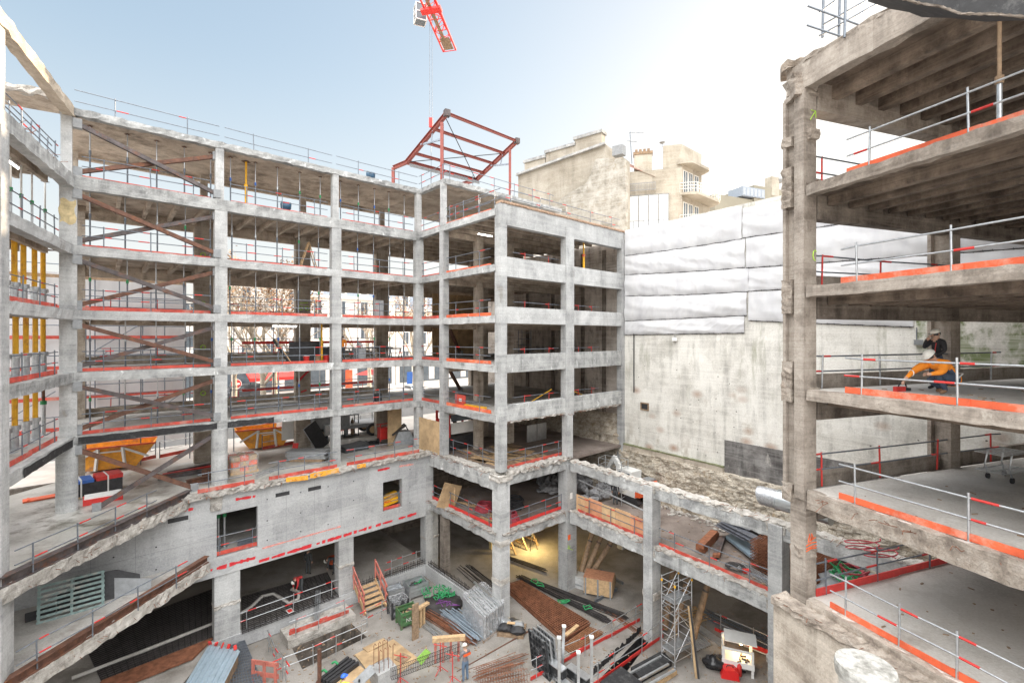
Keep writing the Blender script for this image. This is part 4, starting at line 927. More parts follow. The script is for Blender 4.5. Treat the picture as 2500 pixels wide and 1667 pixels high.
mb = MB(); mb.box(DB, DB.on(1850, 0), DB.on(1858, 0), -.36, -.2, dz(1850, 512), dz(1850, 502)); mb.build('window', M['glass'], dbk)
MB().box(Fr(tuple(dep(1735, 560, 60)[:2]), (.9,.43), (-.43,.9)), 0, 3.2, 0, 2, 4, (HY-532)*60/F).build('low_annex', M['cream'], dbk)

# ------------------------------------------------------------------ red steel frame on the roof, crane
sf = thing('steel_roof_frame', 'oxide-red steel frame of a pitched roof being lowered by crane', 'steel frame', A.P(24, 0, L7), None)
ox = plain('oxide red steel', (.26,.07,.055), .5, .2, .2, 5); oxg = M['slate']
ridge_l, ridge_r = dep(1091, 277, 33.0), dep(1262, 345, 40.6)
eave_l, eave_r = dep(993, 396, 36.5), dep(1162, 440, 43.0)
low_l, low_r = dep(960, 410, 37.2), dep(1120, 452, 43.6)
def ib(a, b, w_, h, nm, mat=ox, t=.03): MB().ibeam(a, b, w_, h, t).build(nm, mat, sf)
ib(ridge_l, eave_l, .22, .34, 'rafter'); ib(ridge_r, eave_r, .22, .34, 'rafter'); ib(eave_l, low_l, .2, .3, 'rafter_end'); ib(eave_r, low_r, .2, .3, 'rafter_end')
for k in (0, .3, .56, .8): 
    a = ridge_l+(eave_l-ridge_l)*k; b = ridge_r+(eave_r-ridge_r)*k; ib(a, b, .16, .2, 'purlin')
ib(eave_l, eave_r, .24, .32, 'eave_beam'); 
mb = MB(); mb.bar(eave_l+Vector((.3,-.2,-.3)), eave_r+Vector((.3,-.2,-.3)), .1, .22); mb.build('gutter_beam', M['grey'], sf)
for top_, px, py in ((dep(1079, 300, 33.3), 1079, 443), (dep(1245, 365, 41), 1245, 492)):
    b = dep(px, py, top_.y); ib(top_, b, .22, .22, 'post')
    q = ridge_l if px < 1100 else ridge_r; e = eave_l if px < 1100 else eave_r
    m_ = q+(e-q)*.62; t_ = top_+(b-top_)*.28; MB().bar(m_, t_, .12).build('knee_brace', oxg, sf); MB().bar((m_+t_)/2, q+(e-q)*.33, .07).build('strut', oxg, sf)
ib(low_l, low_l-Vector((0,0,1.25)), .22, .22, 'post'); 
a, b = ridge_l+(eave_l-ridge_l)*.05, eave_r; c, d = ridge_r+(eave_r-ridge_r)*.3, eave_l
MB().tube([a, b], .035, 4).build('tie_rod', M['dark'], sf); MB().tube([c, d], .035, 4).build('tie_rod', M['dark'], sf)
for q in (ridge_l, ridge_r): MB().cbox(q, (.4,.4,.45), (0,0,.5)).build('end_plate', M['rustd'], sf)
cr = thing('tower_crane', 'red lattice crane jib overhead with cab, trolley and lifting cables', 'crane', dep(1060, 60, 46))
crr = plain('crane red', (.70,.03,.025), .45, 0, .15, 6)
# jib axis rises towards the camera's left, seen from below
TIP = dep(1098, 125, 44.5); ROOT = dep(1015, -70, 37); ax_ = (ROOT-TIP).normalized(); L_ = (ROOT-TIP).length+6
side = ax_.cross(Vector((0,0,1))).normalized(); upv = side.cross(ax_).normalized()
if upv.z < 0: upv = -upv
hw, ht = .62, 1.35
ch = [TIP+side*hw, TIP-side*hw, TIP+upv*ht]
for c in ch[:2]: MB().bar(c, c+ax_*L_, .13).build('bottom_chord', crr, cr)
MB().bar(ch[2]+ax_*1.2, ch[2]+ax_*L_, .15).build('top_chord', crr, cr)
n = 12; st_ = L_/n
for sgn in (0, 1):
    mb = MB()
    for i in range(n):
        a = ch[sgn]+ax_*st_*i; m_ = ch[2]+ax_*st_*(i+.5); b = ch[sgn]+ax_*st_*(i+1)
        mb.tube([a, m_, b], .045, 4)
    mb.build('side_lattice', crr, cr)
mb = MB()
for i in range(n+1): mb.tube([ch[0]+ax_*st_*i, ch[1]+ax_*st_*i], .045, 4)
for i in range(n): mb.tube([ch[i % 2]+ax_*st_*i, ch[1-i % 2]+ax_*st_*(i+1)], .035, 4)
mb.build('bottom_lattice', crr, cr)
MB().bar(TIP+ax_*.2-upv*.02, TIP+ax_*1.5-upv*.02, .9, .06, upv).build('tip_plate', M['oldwood'], cr)
MB().bar(TIP+ax_*1.5+side*.1, TIP+ax_*L_+side*.1, .32, .04, upv).build('walkway', M['oldwood'], cr)
tr = TIP+ax_*4.6
MB().bar(tr-side*.9-upv*.25, tr+side*.9-upv*.25, .5, .25, upv).build('trolley', crr, cr); MB().bar(tr+ax_*2-side*.8-upv*.2, tr+ax_*2+side*.8-upv*.2, .4, .25, upv).build('trolley', crr, cr)
cb = dep(1026, 36, 42)
mb = MB(); mb.cbox(cb, (.9, .9, 1.4), (0,0,.4)); cabn = mb.build('cab', M['glass'], cr)
mb = MB()
for sx in (-1, 1):
    for sy in (-1, 1): mb.cbox(cb+Euler((0,0,.4)).to_matrix()@Vector((sx*.47, sy*.47, 0)), (.08,.08,1.5), (0,0,.4))
for zz in (-.72, 0, .72):
    for k in (-1, 1):
        mb.cbox(cb+Euler((0,0,.4)).to_matrix()@Vector((0, k*.47, zz)), (1.0,.07,.07), (0,0,.4)); mb.cbox(cb+Euler((0,0,.4)).to_matrix()@Vector((k*.47, 0, zz)), (.07,1.0,.07), (0,0,.4))
mb.build('cab_frame', M['white'], cabn)
hk = dep(1052, 300, 41)
for o in (-.1, .1): MB().tube([Vector((hk.x+o, hk.y, hk.z+.3)), Vector((hk.x+o, hk.y, tr.z-.2))], .02, 4).build('cable', M['tube'], cr)
MB().cbox(hk, (.3,.25,.8)).build('hook_block', crr, cr)
MB().tube([hk-Vector((0,0,.35)), dep(1053, 440, 41)], .02, 4).build('sling', M['tube'], cr)
# ------------------------------------------------------------------ the street behind the long range
SG = 'houses across the street'
FT = -42
def street_house(label, px0, px1, ztop, wins, mansard=True, wall=None):
    s0, s1 = A.on(px0, FT), A.on(px1, FT)
    h = thing('street_house', label, 'house', A.P((s0+s1)/2, FT, L1), SG)
    MB().box(A, s0, s1, FT-8, FT, L1-.1, ztop).build('wall', wall or M['facade'], h)
    MB().box(A, s0-.1, s1+.1, FT, FT+.35, ztop-.4, ztop).build('cornice', M['facade'], h)
    if mansard:
        mb = MB(); mb.extr([A.P(s0, FT, ztop), A.P(s0, FT-1.3, ztop+3.6), A.P(s0, FT-6, ztop+4.6), A.P(s0, FT-6, ztop)], A.P(s1,0,0)-A.P(s0,0,0)); mb.build('mansard_roof', M['slate'], h)
    n = max(2, int((s1-s0)/3.0)); p = (s1-s0)/n
    for z in wins:
        for i in range(n):
            winbox(A, s0+p*(i+.5), FT, z, 1.1, 2.0, h, 1)
    if mansard:
        for i in range(n):
            s = s0+p*(i+.5); d = MB(); d.box(A, s-.85, s+.85, FT-1.4, FT-.1, ztop+.3, ztop+2.5); d.extr([A.P(s-1, FT-.02, ztop+2.5), A.P(s+1, FT-.02, ztop+2.5), A.P(s, FT-.02, ztop+3.2)], A.P(0,-1.4,0)-A.P(0,0,0)); dd = d.build('dormer', M['facade'], h)
            MB().box(A, s-.5, s+.5, FT-.1, FT-.06, ztop+.5, ztop+2.2).build('pane', M['glass'], dd)
    mb = MB()
    for i in range(n):
        s = s0+p*(i+.5); mb.box(A, s-1.15, s+1.15, FT, FT+.05, L1+.3, L1+3.1)
        if i < n-1: mb.box(A, s+1.14, s+p-1.14, FT, FT+.045, L1+.3, L1+.6)
    mb.build('shopfront', M['glass'], h)
street_house('white mansard house across the street with pedimented dormers', 745, 965, 6.2, (3.4, -.4, -4.0))
street_house('long pale house across the street with tall reflecting windows', 968, 1200, 4.6, (2.2, -1.4, -4.6))
street_house('cream house across the street half hidden by bare trees', 505, 742, 7.4, (4.6, .9, -2.7), False)
street_house('plain house across the street behind the white sheeted scaffold', 150, 502, 5.0, (2.2, -1.4, -4.6), False)
# white sheeted scaffold beside the side range
ws = thing('sheeted_scaffold', 'white sheeted scaffold hoarding with red boards behind the crossed-brace bay', 'hoarding', A.P(2, -13, L1))
s0, s1 = A.on(-40, -12.5), A.on(452, -12.5)
def wsf(i, j): s = s0+(s1-s0)*i; return A.P(s, -12.5+mnoise.noise(Vector((s*.6, j*3, 0)))*.15, -7.7+j*11.9)
MB().grid(wsf, 60, 20).build('sheet', SH, ws)
for k in range(9):
    s = s0+(s1-s0)*k/8; MB().tube([A.P(s, -12.2, L1), A.P(s, -12.2, 4.4)], .04, 5).build('standard', M['tube'], ws)
for z in (-6.2, -4.2, -2.2, -.2, 1.8, 3.8):
    MB().tube([A.P(s0, -12.15, z+.9), A.P(s1, -12.15, z+.9)], .035, 5).build('ledger', M['tube'], ws)
    MB().box(A, s0, s1, -12.1, -12.06, z, z+.22).build('toe_board', M['red'] if z < 2 else M['oldwood'], ws)
for k in range(4):
    a = A.P(s0+(s1-s0)*k/4, -12.1, -6+2.5*(k % 3)); MB().tube([a, a+A.ax[0]*Vector((3.2,2.8,0))+Vector((0,0,2.4))], .035, 5).build('diagonal', M['tube'], ws)
# outer scaffold along the street side
osf = thing('street_scaffold', 'see-through tube scaffold with red boards on the street side of the long range', 'scaffold', A.P(12, -8, L1))
for k in range(8):
    s = .5+k*2.6; MB().tube([A.P(s, -7.6, L1), A.P(s, -7.6, 1.2)], .035, 5).build('standard', M['tube'], osf)
for z in (-6.2, -5.2, -3.6, -2.6, -1.2, -.2):
    MB().tube([A.P(0, -7.55, z), A.P(19, -7.55, z)], .03, 5).build('ledger', M['tube'], osf)
for z in (-4.0, -.6): MB().box(A, 8.8, 19, -7.52, -7.48, z, z+.2).build('toe_board', M['redm'], osf)
# trees
leafm = plain('dry orange leaves', (.34,.20,.10), .8, 0, .4, 2); barkm = plain('plane tree bark', (.46,.40,.32), .9, 0, .35, 3, .3)
def tree(label, px, t, h, leafy, seed):
    r = random.Random(seed); s = A.on(px, t); b = A.P(s, t, L1)
    g = thing('plane_tree', label, 'tree', b, 'bare plane trees along the street'); br = []
    tr_ = MB(); tr_.tube([b, b+Vector((.1,.05,h*.22)), b+Vector((-.05,.1,h*.42))], .30, 9, .2)
    tips = []
    def limb(p, d, L, rad, lv):
        q = p+d*L*.5+Vector((r.uniform(-.1,.1), r.uniform(-.1,.1), .1))*L; e = q+(d+Vector((0,0,.25))).normalized()*L*.5
        tr_.tube([p, q, e], rad, 5 if lv < 2 else 3, rad*.5, False)
        if lv >= 2: tips.extend((q, e))
        if lv < 3:
            for _ in range(4 if lv < 2 else 3):
                f = r.uniform(.35, 1); pp = p+(q-p)*min(1, f*2) if f < .5 else q+(e-q)*(f*2-1)
                dd = (d+Vector((r.uniform(-1,1), r.uniform(-1,1), r.uniform(-.2,.7)))*.8).normalized(); limb(pp, dd, L*r.uniform(.5,.72), rad*.5, lv+1)
    for k in range(4):
        a = k*1.57+r.uniform(-.4,.4); limb(b+Vector((0,0,h*(.3+.04*k))), Vector((math.cos(a)*.7, math.sin(a)*.7, .8)).normalized(), h*.36, .15, 0)
    limb(b+Vector((0,0,h*.41)), Vector((0,0,1)), h*.34, .16, 0)
    tr_.build('trunk', barkm, g)
    if leafy:
        lf = MB()
        for _ in range(leafy):
            p = r.choice(tips)+Vector((r.gauss(0,.4), r.gauss(0,.4), r.gauss(0,.35))); a = r.uniform(0,6.3); q = r.uniform(.05,.13)
            u_ = Vector((math.cos(a), math.sin(a), r.uniform(-.6,.6)))*q; v_ = Vector((-math.sin(a), math.cos(a), r.uniform(-1,1)))*q
            lf.add([p-u_, p-v_, p+u_, p+v_], [(0,1,2,3)])
        lf.build('crown', leafm, g)
tree('plane tree keeping its orange leaves, seen through the middle bay', 668, -22, 14.5, 5000, 3)
tree('nearly bare forked plane tree beside the brown rear pillar', 640, -17, 12, 500, 5)
tree('bare plane tree with pale patchy trunk under the awning', 570, -26, 13, 700, 8)
tree('plane tree with sparse orange leaves behind the corner gap', 1010, -27, 13, 1600, 11)
tree('bare plane tree behind the bay beside the corner block', 900, -30, 12, 500, 14)
# terrace awnings, kiosk, sign, vehicles
def P1(px, py): return at(px, py, L1)
aw = thing('red_awning', 'bright red cafe awning across the street', 'awning', P1(660, 970)); q = A.st(P1(660, 968)); 
s0, s1 = A.on(600, q[1]), A.on(735, q[1])
mb = MB(); mb.add([A.P(s0, q[1], -4.9), A.P(s1, q[1], -4.9), A.P(s1, q[1]+2.2, -5.5), A.P(s0, q[1]+2.2, -5.5), A.P(s0, q[1]+2.2, -5.9), A.P(s1, q[1]+2.2, -5.9), A.P(s0, q[1], -4.98), A.P(s1, q[1], -4.98)], [(0,1,2,3),(3,2,5,4),(6,4,5,7)]); mb.build('canopy', M['redm'], aw)
for s in (s0+.1, (s0+s1)/2, s1-.1): MB().tube([A.P(s, q[1]+2.1, L1), A.P(s, q[1]+2.1, -5.5)], .05, 5).build('post', M['dark'], aw)
a2 = thing('red_parasol', 'square red terrace parasol beyond the welding corner', 'parasol', P1(900, 960)); p = P1(905, 955)
MB().add([p+Vector(v) for v in ((-2,-2,2.6),(2,-2,2.6),(2,2,2.6),(-2,2,2.6),(0,0,3.3))], [(0,1,4),(1,2,4),(2,3,4),(3,0,4),(3,2,1,0)]).build('canopy', M['redm'], a2); MB().tube([p, p+Vector((0,0,2.8))], .05, 6).build('pole', M['dark'], a2)
ns = thing('no_entry_sign', 'round red no entry sign with white bar on a post', 'road sign', P1(575, 990)); p = P1(576, 985)
face = (-p).normalized(); rt = Vector((-face.y, face.x, 0)).normalized()
c = p+Vector((0,0,2.4)); fr_ = Fr((c.x, c.y), (rt.x, rt.y), (face.x, face.y))
def disc(mb, fr, s, t, z, r_, n=24): return mb.add([fr.P(s+r_*math.cos(2*math.pi*k/n), t, z+r_*math.sin(2*math.pi*k/n)) for k in range(n)], [tuple(range(n))])
mb = MB(); mb.use(M['white']); mb.lathe((0,0,0), [(.01,0)], 3) if 0 else None
mb.extr([fr_.P(.62*math.cos(k*.2618), 0, c.z+.62*math.sin(k*.2618)) for k in range(24)], fr_.P(0,.04,0)-fr_.P(0,0,0)); mb.use(M['redm']); disc(mb, fr_, 0, .045, c.z, .56); mb.use(M['white']).box(fr_, -.4, .4, .046, .05, c.z-.1, c.z+.1); mb.build('sign_disc', None, ns)
MB().tube([p, c], .05, 6).build('post', M['tube'], ns)
def car(label, p, yaw, L, W_, H, paint, van=False, nm='parked_car'):
    g = thing(nm, label, 'van' if van else 'car', p, 'vehicles parked across the street'); f = Fr((p.x, p.y), (math.cos(yaw), math.sin(yaw)), (-math.sin(yaw), math.cos(yaw)))
    prof = [(-L/2,.35),(-L/2,.8),(-L*.42,.95),(-L*.3,1.0 if not van else H),(-.22*L,H),(L*.18,H),(L*.33,.98),(L*.47,.85),(L/2,.6),(L/2,.35)] if not van else [(-L/2,.35),(-L/2,H-.1),(-L*.46,H),(L*.2,H),(L*.34,1.15),(L*.47,1.0),(L/2,.7),(L/2,.35)]
    a = [f.P(s, -W_/2, p.z+z) for s, z in prof]; MB().extr(a, f.P(0, W_, 0)-f.P(0,0,0)).build('body', paint, g)
    gl = [(-.24*L,1.02),(-.2*L,H-.1),(L*.17,H-.1),(L*.29,1.02)] if not van else [(.02*L,1.2),(.02*L,H-.12),(L*.19,H-.12),(L*.31,1.2)]
    MB().extr([f.P(s, -W_/2-.01, p.z+z) for s, z in gl], f.P(0, W_+.02, 0)-f.P(0,0,0)).build('side_window', M['glass'], g)
    x0 = (L*.19, H-.06, L*.335, 1.1) if van else (L*.19, H-.05, L*.32, 1.02)
    MB().add([f.P(x0[0]+.03, -W_/2+.12, p.z+x0[1]), f.P(x0[0]+.03, W_/2-.12, p.z+x0[1]), f.P(x0[2]+.03, W_/2-.1, p.z+x0[3]), f.P(x0[2]+.03, -W_/2+.1, p.z+x0[3])], [(0,1,2,3)]).build('windscreen', M['glass'], g)
    for s in (-L*.31, L*.32):
        for t in (-W_/2+.08, W_/2-.08):
            c = f.P(s, t, p.z+.33); d = Vector((f.ay[0], f.ay[1], 0)); wh = MB().tube([c-d*.11, c+d*.11], .33, 14).build('wheel', M['dark'], g); MB().tube([c-d*.12, c+d*.12], .19, 10).build('rim', M['alu'], wh)
    for t in (-W_*.36, W_*.36): MB().box(f, L/2-.02, L/2+.015, t-.18, t+.18, p.z+.62, p.z+.78).build('headlight', M['white'], g)
    return g
car('dark van parked facing the site beside the no entry sign', P1(590, 976), -2.2, 4.9, 1.9, 2.0, plain('dark car paint', (.035,.04,.05), .3, 0, .1), True, 'parked_van')
car('pale blue-grey car parked across the street beyond the round column', P1(536, 960), -2.3, 4.3, 1.8, 1.5, plain('pale car paint', (.50,.55,.60), .3, 0, .1))
car('white car parked behind the slim steel props of the far bay', P1(1010, 965), -.9, 4.3, 1.8, 1.5, plain('white car paint', (.70,.70,.70), .3, 0, .1))
# orange banner, blue banner
for px, py, h_, c, l in ((852, 950, 3.0, M['orange'], 'tall orange banner stand on the pavement across the street'), (1001, 948, 2.6, M['blue'], 'blue banner stand on the pavement behind the corner')):
    g = thing('banner_stand', l, 'banner', P1(px, py)); p = P1(px, py); MB().box(A, *(lambda q: (q[0]-.55, q[0]+.55, q[1], q[1]+.04))(A.st(p)), L1+.2, L1+h_).build('banner', c, g); MB().box(A, *(lambda q: (q[0]-.5, q[0]+.5, q[1]-.3, q[1]+.3))(A.st(p)), L1-.05, L1+.2).build('foot', M['grey'], g)
# skips
skm = plain('orange skip paint', (.86,.36,.04), .6, 0, .25, 3, .1, (.50,.22,.10))
def skip(label, p, yaw, L=4.0, W_=1.9, H=1.45):
    g = thing('skip', label, 'skip', p, 'orange skips by the street'); f = Fr((p.x, p.y), (math.cos(yaw), math.sin(yaw)), (-math.sin(yaw), math.cos(yaw)))
    pr = [(-L*.28,.12),(L*.28,.12),(L/2,H),(-L/2,H)]
    mb = MB()
    for t0, t1 in ((-W_/2,-W_/2+.05),(W_/2-.05,W_/2)): mb.extr([f.P(s, t0, p.z+z) for s, z in pr], f.P(0,t1-t0,0)-f.P(0,0,0))
    for (s0, z0), (s1, z1) in ((pr[0], pr[1]), (pr[1], pr[2]), (pr[3], pr[0])): mb.extr([f.P(s0,-W_/2+.05,p.z+z0), f.P(s1,-W_/2+.05,p.z+z1), f.P(s1,-W_/2+.05,p.z+z1+.05), f.P(s0,-W_/2+.05,p.z+z0+.05)], f.P(0,W_-.1,0)-f.P(0,0,0))
    mb.build('shell', skm, g)
    for t in (-W_/2-.04, W_/2+.04):
        MB().bar(f.P(-L/2,t,p.z+H), f.P(L/2,t,p.z+H), .1).build('rim', M['orange'], g)
        mb = MB()
        for k in (-1, 1):
            mb.bar(f.P(k*L*.16,t,p.z+.1), f.P(k*L*.13,t,p.z+H*.95), .13); mb.bar(f.P(k*L*.13,t,p.z+H*.93), f.P(k*L*.42,t,p.z+H*.45), .12)
        mb.bar(f.P(-L*.13,t,p.z+H*.8), f.P(L*.13,t,p.z+H*.8), .08); mb.build('lifting_frame', M['white'], g)
    return g
skip('orange skip with white lifting frames standing in bright street sun', P1(648, 1088), .55)
skip('low orange skip half hidden behind the lowest crossed braces', P1(275, 1140), .6, 4.4)
# yellow lorry
g = thing('yellow_lorry', 'yellow truck with folded crane arm and double rear wheels on the street', 'lorry', P1(885, 1062)); p = P1(890, 1058); f = Fr((p.x, p.y), (.80,.60), (.60,-.80))
yl = plain('lorry yellow', (.80,.48,.05), .45, 0, .15, 4)
MB().box(f, -4.5, 2.6, -1.1, 1.1, L1+.75, L1+1.05).build('chassis', M['grey'], g); MB().box(f, -4.3, -1.6, -1.15, 1.15, L1+1.06, L1+1.9).build('flatbed', M['grey'], g)
mb = MB(); mb.bar(f.P(-2.6,.6,L1+2.5), f.P(1.2,.6,L1+2.0), .35, .4); mb.bar(f.P(-2.4,.6,L1+1.2), f.P(-2.4,.6,L1+2.7), .4); mb.bar(f.P(1.1,.6,L1+2.0), f.P(2.3,.6,L1+1.15), .3, .35); mb.build('crane_arm', yl, g)
for s in (-3.8, .3, 1.7):
    for t in (-1.05, 1.05):
        c = f.P(s,t,L1+.5); d = Vector((f.ay[0], f.ay[1], 0)); wh = MB().tube([c-d*.15, c+d*.15], .5, 18).build('wheel', M['dark'], g); MB().tube([c-d*.16, c+d*.16], .3, 14).build('rim', M['ply'], wh)
MB().box(f, -6.6, -4.6, -1.15, 1.15, L1+.5, L1+2.7).build('cab', M['white'], g)
# street barriers: white and red planks on the pavement in the sun
for k, (x0, y0, x1, y1) in enumerate(((640, 1098, 738, 1080), (830, 1052, 925, 1034), (240, 1150, 380, 1118), (390, 1118, 545, 1086))):
    a, b = P1(x0, y0), P1(x1, y1); g = thing('street_barrier', f'{ORD[k+1]} red plank barrier counting from the sunny skip' if k else 'red plank barrier right at the foot of the sunny skip', 'barrier', a, 'red barriers by the street')
    MB().bar(a+Vector((0,0,.12)), b+Vector((0,0,.12)), .08, .22).build('plank', M['red'], g)
    for q in (a, (a+b)/2, b): MB().tube([q, q+Vector((0,0,1.1))], .03, 5).build('post', M['tube'], g)
    for z in (.55, 1.05): MB().tube([a+Vector((0,0,z)), b+Vector((0,0,z))], .025, 5).build('rail', M['white'], g)

# ------------------------------------------------------------------ things on the floors of the long range
def frame_at(px, py, z, yaw):
    p = at(px, py, z); return p, Fr((p.x, p.y), (math.cos(yaw), math.sin(yaw)), (-math.sin(yaw), math.cos(yaw)))
YA = math.atan2(A.ax[1], A.ax[0])
# wrapped orange pallet
p, f = frame_at(592, 1150, L1, YA); g = thing('wrapped_pallet', 'film wrapped pallet load of orange blocks beside the round column', 'pallet load', p)
MB().box(f, -.75, .75, -.6, .6, L1, L1+.14).build('pallet', M['wood'], g)
mb = MB()
for i in range(3):
    for j in range(2):
        for k in range(3): mb.use(M['orange'] if (i+j+k) % 2 else M['ply']); mb.box(f, -.7+.47*i, -.25+.47*i, -.55+.56*j, -.02+.55*j, L1+.14+.3*k, L1+.42+.3*k)
mb.build('load', None, g)
def film(name):
    m, nt, bs = nodes(name); bs.inputs['Base Color'].default_value = (.85,.87,.9,1); bs.inputs['Roughness'].default_value = .18
    tr = nt.nodes.new('ShaderNodeBsdfTransparent'); ms = nt.nodes.new('ShaderNodeMixShader'); n = tex(nt, 5, 5, (1,1,1), .7)
    nt.links.new(ramp(nt, n, [(.4,(.08,)*3),(.68,(.42,)*3)]), ms.inputs[0]); nt.links.new(tr.outputs[0], ms.inputs[1]); nt.links.new(bs.outputs[0], ms.inputs[2])
    nt.links.new(ms.outputs[0], nt.nodes['Material Output'].inputs[0]); bump(nt, bs, n, .6, .04); return m
FILM = film('clear stretch film')
def wrap(par, f, s0, s1, t0, t1, z0, z1, seed=1):
    def ring(i, j):
        a = i*2*math.pi; cs, sn = math.cos(a), math.sin(a); k = 1/max(abs(cs), abs(sn)); k = min(k, 1.28)
        x = (s0+s1)/2+(s1-s0)/2*1.04*cs*k; y = (t0+t1)/2+(t1-t0)/2*1.04*sn*k; nz = mnoise.noise(Vector((cs*2, sn*2, j*3+seed)))*.06
        return f.P(x*(1)+nz, y+nz, z0+(z1-z0)*j)
    mb = MB().grid(ring, 28, 6, False); mb.add([ring(i/28, 1) for i in range(28)], [tuple(range(28))]); return mb.build('stretch_film', FILM, par)
wrap(g, f, -.75, .75, -.6, .6, L1+.05, L1+1.1)
# red chair
p, f = frame_at(715, 1116, L1, YA+.6); g = thing('red_chair', 'red plastic chair with thin dark legs near the stacked plates', 'chair', p)
MB().box(f, -.22, .22, -.22, .22, L1+.44, L1+.48).build('seat', M['redm'], g); MB().bar(f.P(.2,0,L1+.5), f.P(.3,0,L1+.9), .42, .035, up=(f.ax[0], f.ax[1], 0)).build('backrest', M['redm'], g)
for a in (-.2,.2):
    for b in (-.2,.2): MB().tube([f.P(a*1.15,b*1.15,L1), f.P(a,b,L1+.45)], .014, 5).build('leg', M['dark'], g)
# stacked plates on pallet
p, f = frame_at(755, 1122, L1, YA-.75); g = thing('plate_stack', 'stack of grey scaffold plates on a wooden pallet by the rail', 'plate stack', p)
MB().box(f, -1.1, 1.1, -.55, .55, L1, L1+.16).build('pallet', M['oldwood'], g)
mb = MB()
for k in range(9):
    o = R.uniform(-.06,.06); mb.use(M['alu'] if k % 2 else M['grey']); mb.box(f, -1.3+o, 1.25+o, -.5+o*.5, .48+o*.5, L1+.16+k*.055, L1+.2105+k*.055)
mb.build('plates', None, g)
p, f = frame_at(700, 1095+30, L1, YA)
# leaning dark panel, mats, cage
p, f = frame_at(790, 1094, L1, YA); g = thing('leaning_shutter', 'tall dark panel with pale frame leaning beside the drum column', 'panel', p)
a, b = f.P(.1, .3, L1), f.P(-1.1, -.3, L1+1.9); MB().bar(a, b, 1.0, .05, up=(A.ay[0], A.ay[1], .2)).build('panel_face', M['dark'], g); MB().bar(a+Vector((-.03,-.03,0)), b+Vector((-.03,-.03,.03)), 1.06, .03, up=(A.ay[0], A.ay[1], .2)).build('panel_frame', M['alu'], g)
p, f = frame_at(862, 1098, L1, YA+.15); g = thing('mat_stack', 'stack of curled black rubber mats in front of the gas cage', 'mat stack', p)
mb = MB()
for k in range(7):
    o = R.uniform(-.05,.05); mb.grid(lambda i, j, k=k, o=o: f.P(-.95+1.9*i+o, -.6+1.2*j, L1+.05+k*.055+.1*abs(i-.4)**2*k*.4), 8, 2)
    mb.box(f, -.94+o, .92+o, -.58, .58, L1+k*.055, L1+.04+k*.055)
mb.build('mats', plain('rubber mat', (.075,.08,.085), .6, 0, .4, 5), g)
p, f = frame_at(853, 1064, L1, YA); g = thing('gas_cage', 'dark steel cage holding two gas bottles behind the rubber mats', 'gas cage', p)
for a in (-.6,.6):
    for b in (-.4,.4): MB().bar(f.P(a,b,L1), f.P(a,b,L1+1.75), .06).build('post', M['dark'], g)
MB().box(f, -.66, .66, -.46, .46, L1+1.75, L1+1.8).build('cage_roof', M['dark'], g); MB().box(f, -.62, .62, -.42, .42, L1+.02, L1+.1).build('cage_base', M['dark'], g)
for k, a in enumerate((-.25,.25)): MB().lathe(f.P(a,0,L1+.1), [(.14,0),(.14,1.05),(.1,1.2),(.04,1.25),(.04,1.35)], 12).build('gas_bottle', M['oldwood'] if k else M['grey'], g)
p, f = frame_at(800, 1078, L1, YA); g = thing('grey_cabinet', 'small grey electrical cabinet on a frame beside the leaning panel', 'cabinet', p)
MB().box(f, -.25,.25,-.15,.15,L1+.5,L1+1.3).build('cabinet_body', M['alu'], g); MB().box(f,-.03,.03,-.05,.05,L1,L1+.5).build('stand', M['tube'], g); MB().box(f,-.18,.18,.15,.16,L1+.6,L1+1.2).build('door', M['grey'], g)
# welding set and tipped tool chest
p, f = frame_at(937, 1078, L1, YA); g = thing('welding_set', 'red welding set on a trolley with grey front and hanging cables', 'welding machine', p)
MB().box(f,-.4,.4,-.3,.3,L1+.25,L1+1.15).build('housing', M['redm'], g); MB().box(f,-.36,.3,.3,.33,L1+.35,L1+1.05).build('front_panel', M['alu'], g); MB().bar(f.P(-.6,0,L1+1.4), f.P(.6,0,L1+1.4), .06).build('handle', M['redm'], g)
for a in (-.42,.42):
    MB().bar(f.P(a,-.3,L1+.1), f.P(a,-.3,L1+1.45), .06).build('upright', M['redm'], g); c = f.P(a,.1,L1+.17); d = Vector((f.ax[0],f.ax[1],0)); MB().tube([c-d*.04,c+d*.04], .17, 12).build('wheel', M['dark'], g)
p, f = frame_at(985, 1082, L1, YA-.3); g = thing('tool_chest', 'open black tool chest with white torn side lying by the plywood screen', 'tool chest', p)
mb = MB(); mb.extr([f.P(-.85,-.45,L1),f.P(.85,-.45,L1),f.P(.45,-.45,L1+.95),f.P(-.45,-.45,L1+1.0)], f.P(0,.9,0)-f.P(0,0,0)); mb.build('chest_body', M['grey'], g); MB().bar(f.P(-.9,0,L1+.75), f.P(.15,0,L1+1.45), .95, .05, up=(0,0,1)).build('lid', M['dark'], g); MB().bar(f.P(.9,.2,L1), f.P(.2,.2,L1+1.3), .08).build('strut', M['dark'], g)
mb = MB(); mb.add([f.P(-.1,.47,L1), f.P(.7,.47,L1+.05), f.P(.42,.47,L1+.8), f.P(.1,.47,L1+.5)], [(0,1,2,3)]); mb.build('torn_side', M['white'], g)
g = thing('cable_tangle', 'tangle of black welding cables and hoses on the slab', 'cables', P1(905, 1085)); mb = MB(); p = P1(905, 1082)
for k in range(6): mb.tube([p+Vector((R.gauss(0,.45), R.gauss(0,.35), .03+.02*(j % 2))) for j in range(14)], .022, 4)
mb.build('cable', M['dark'], g)
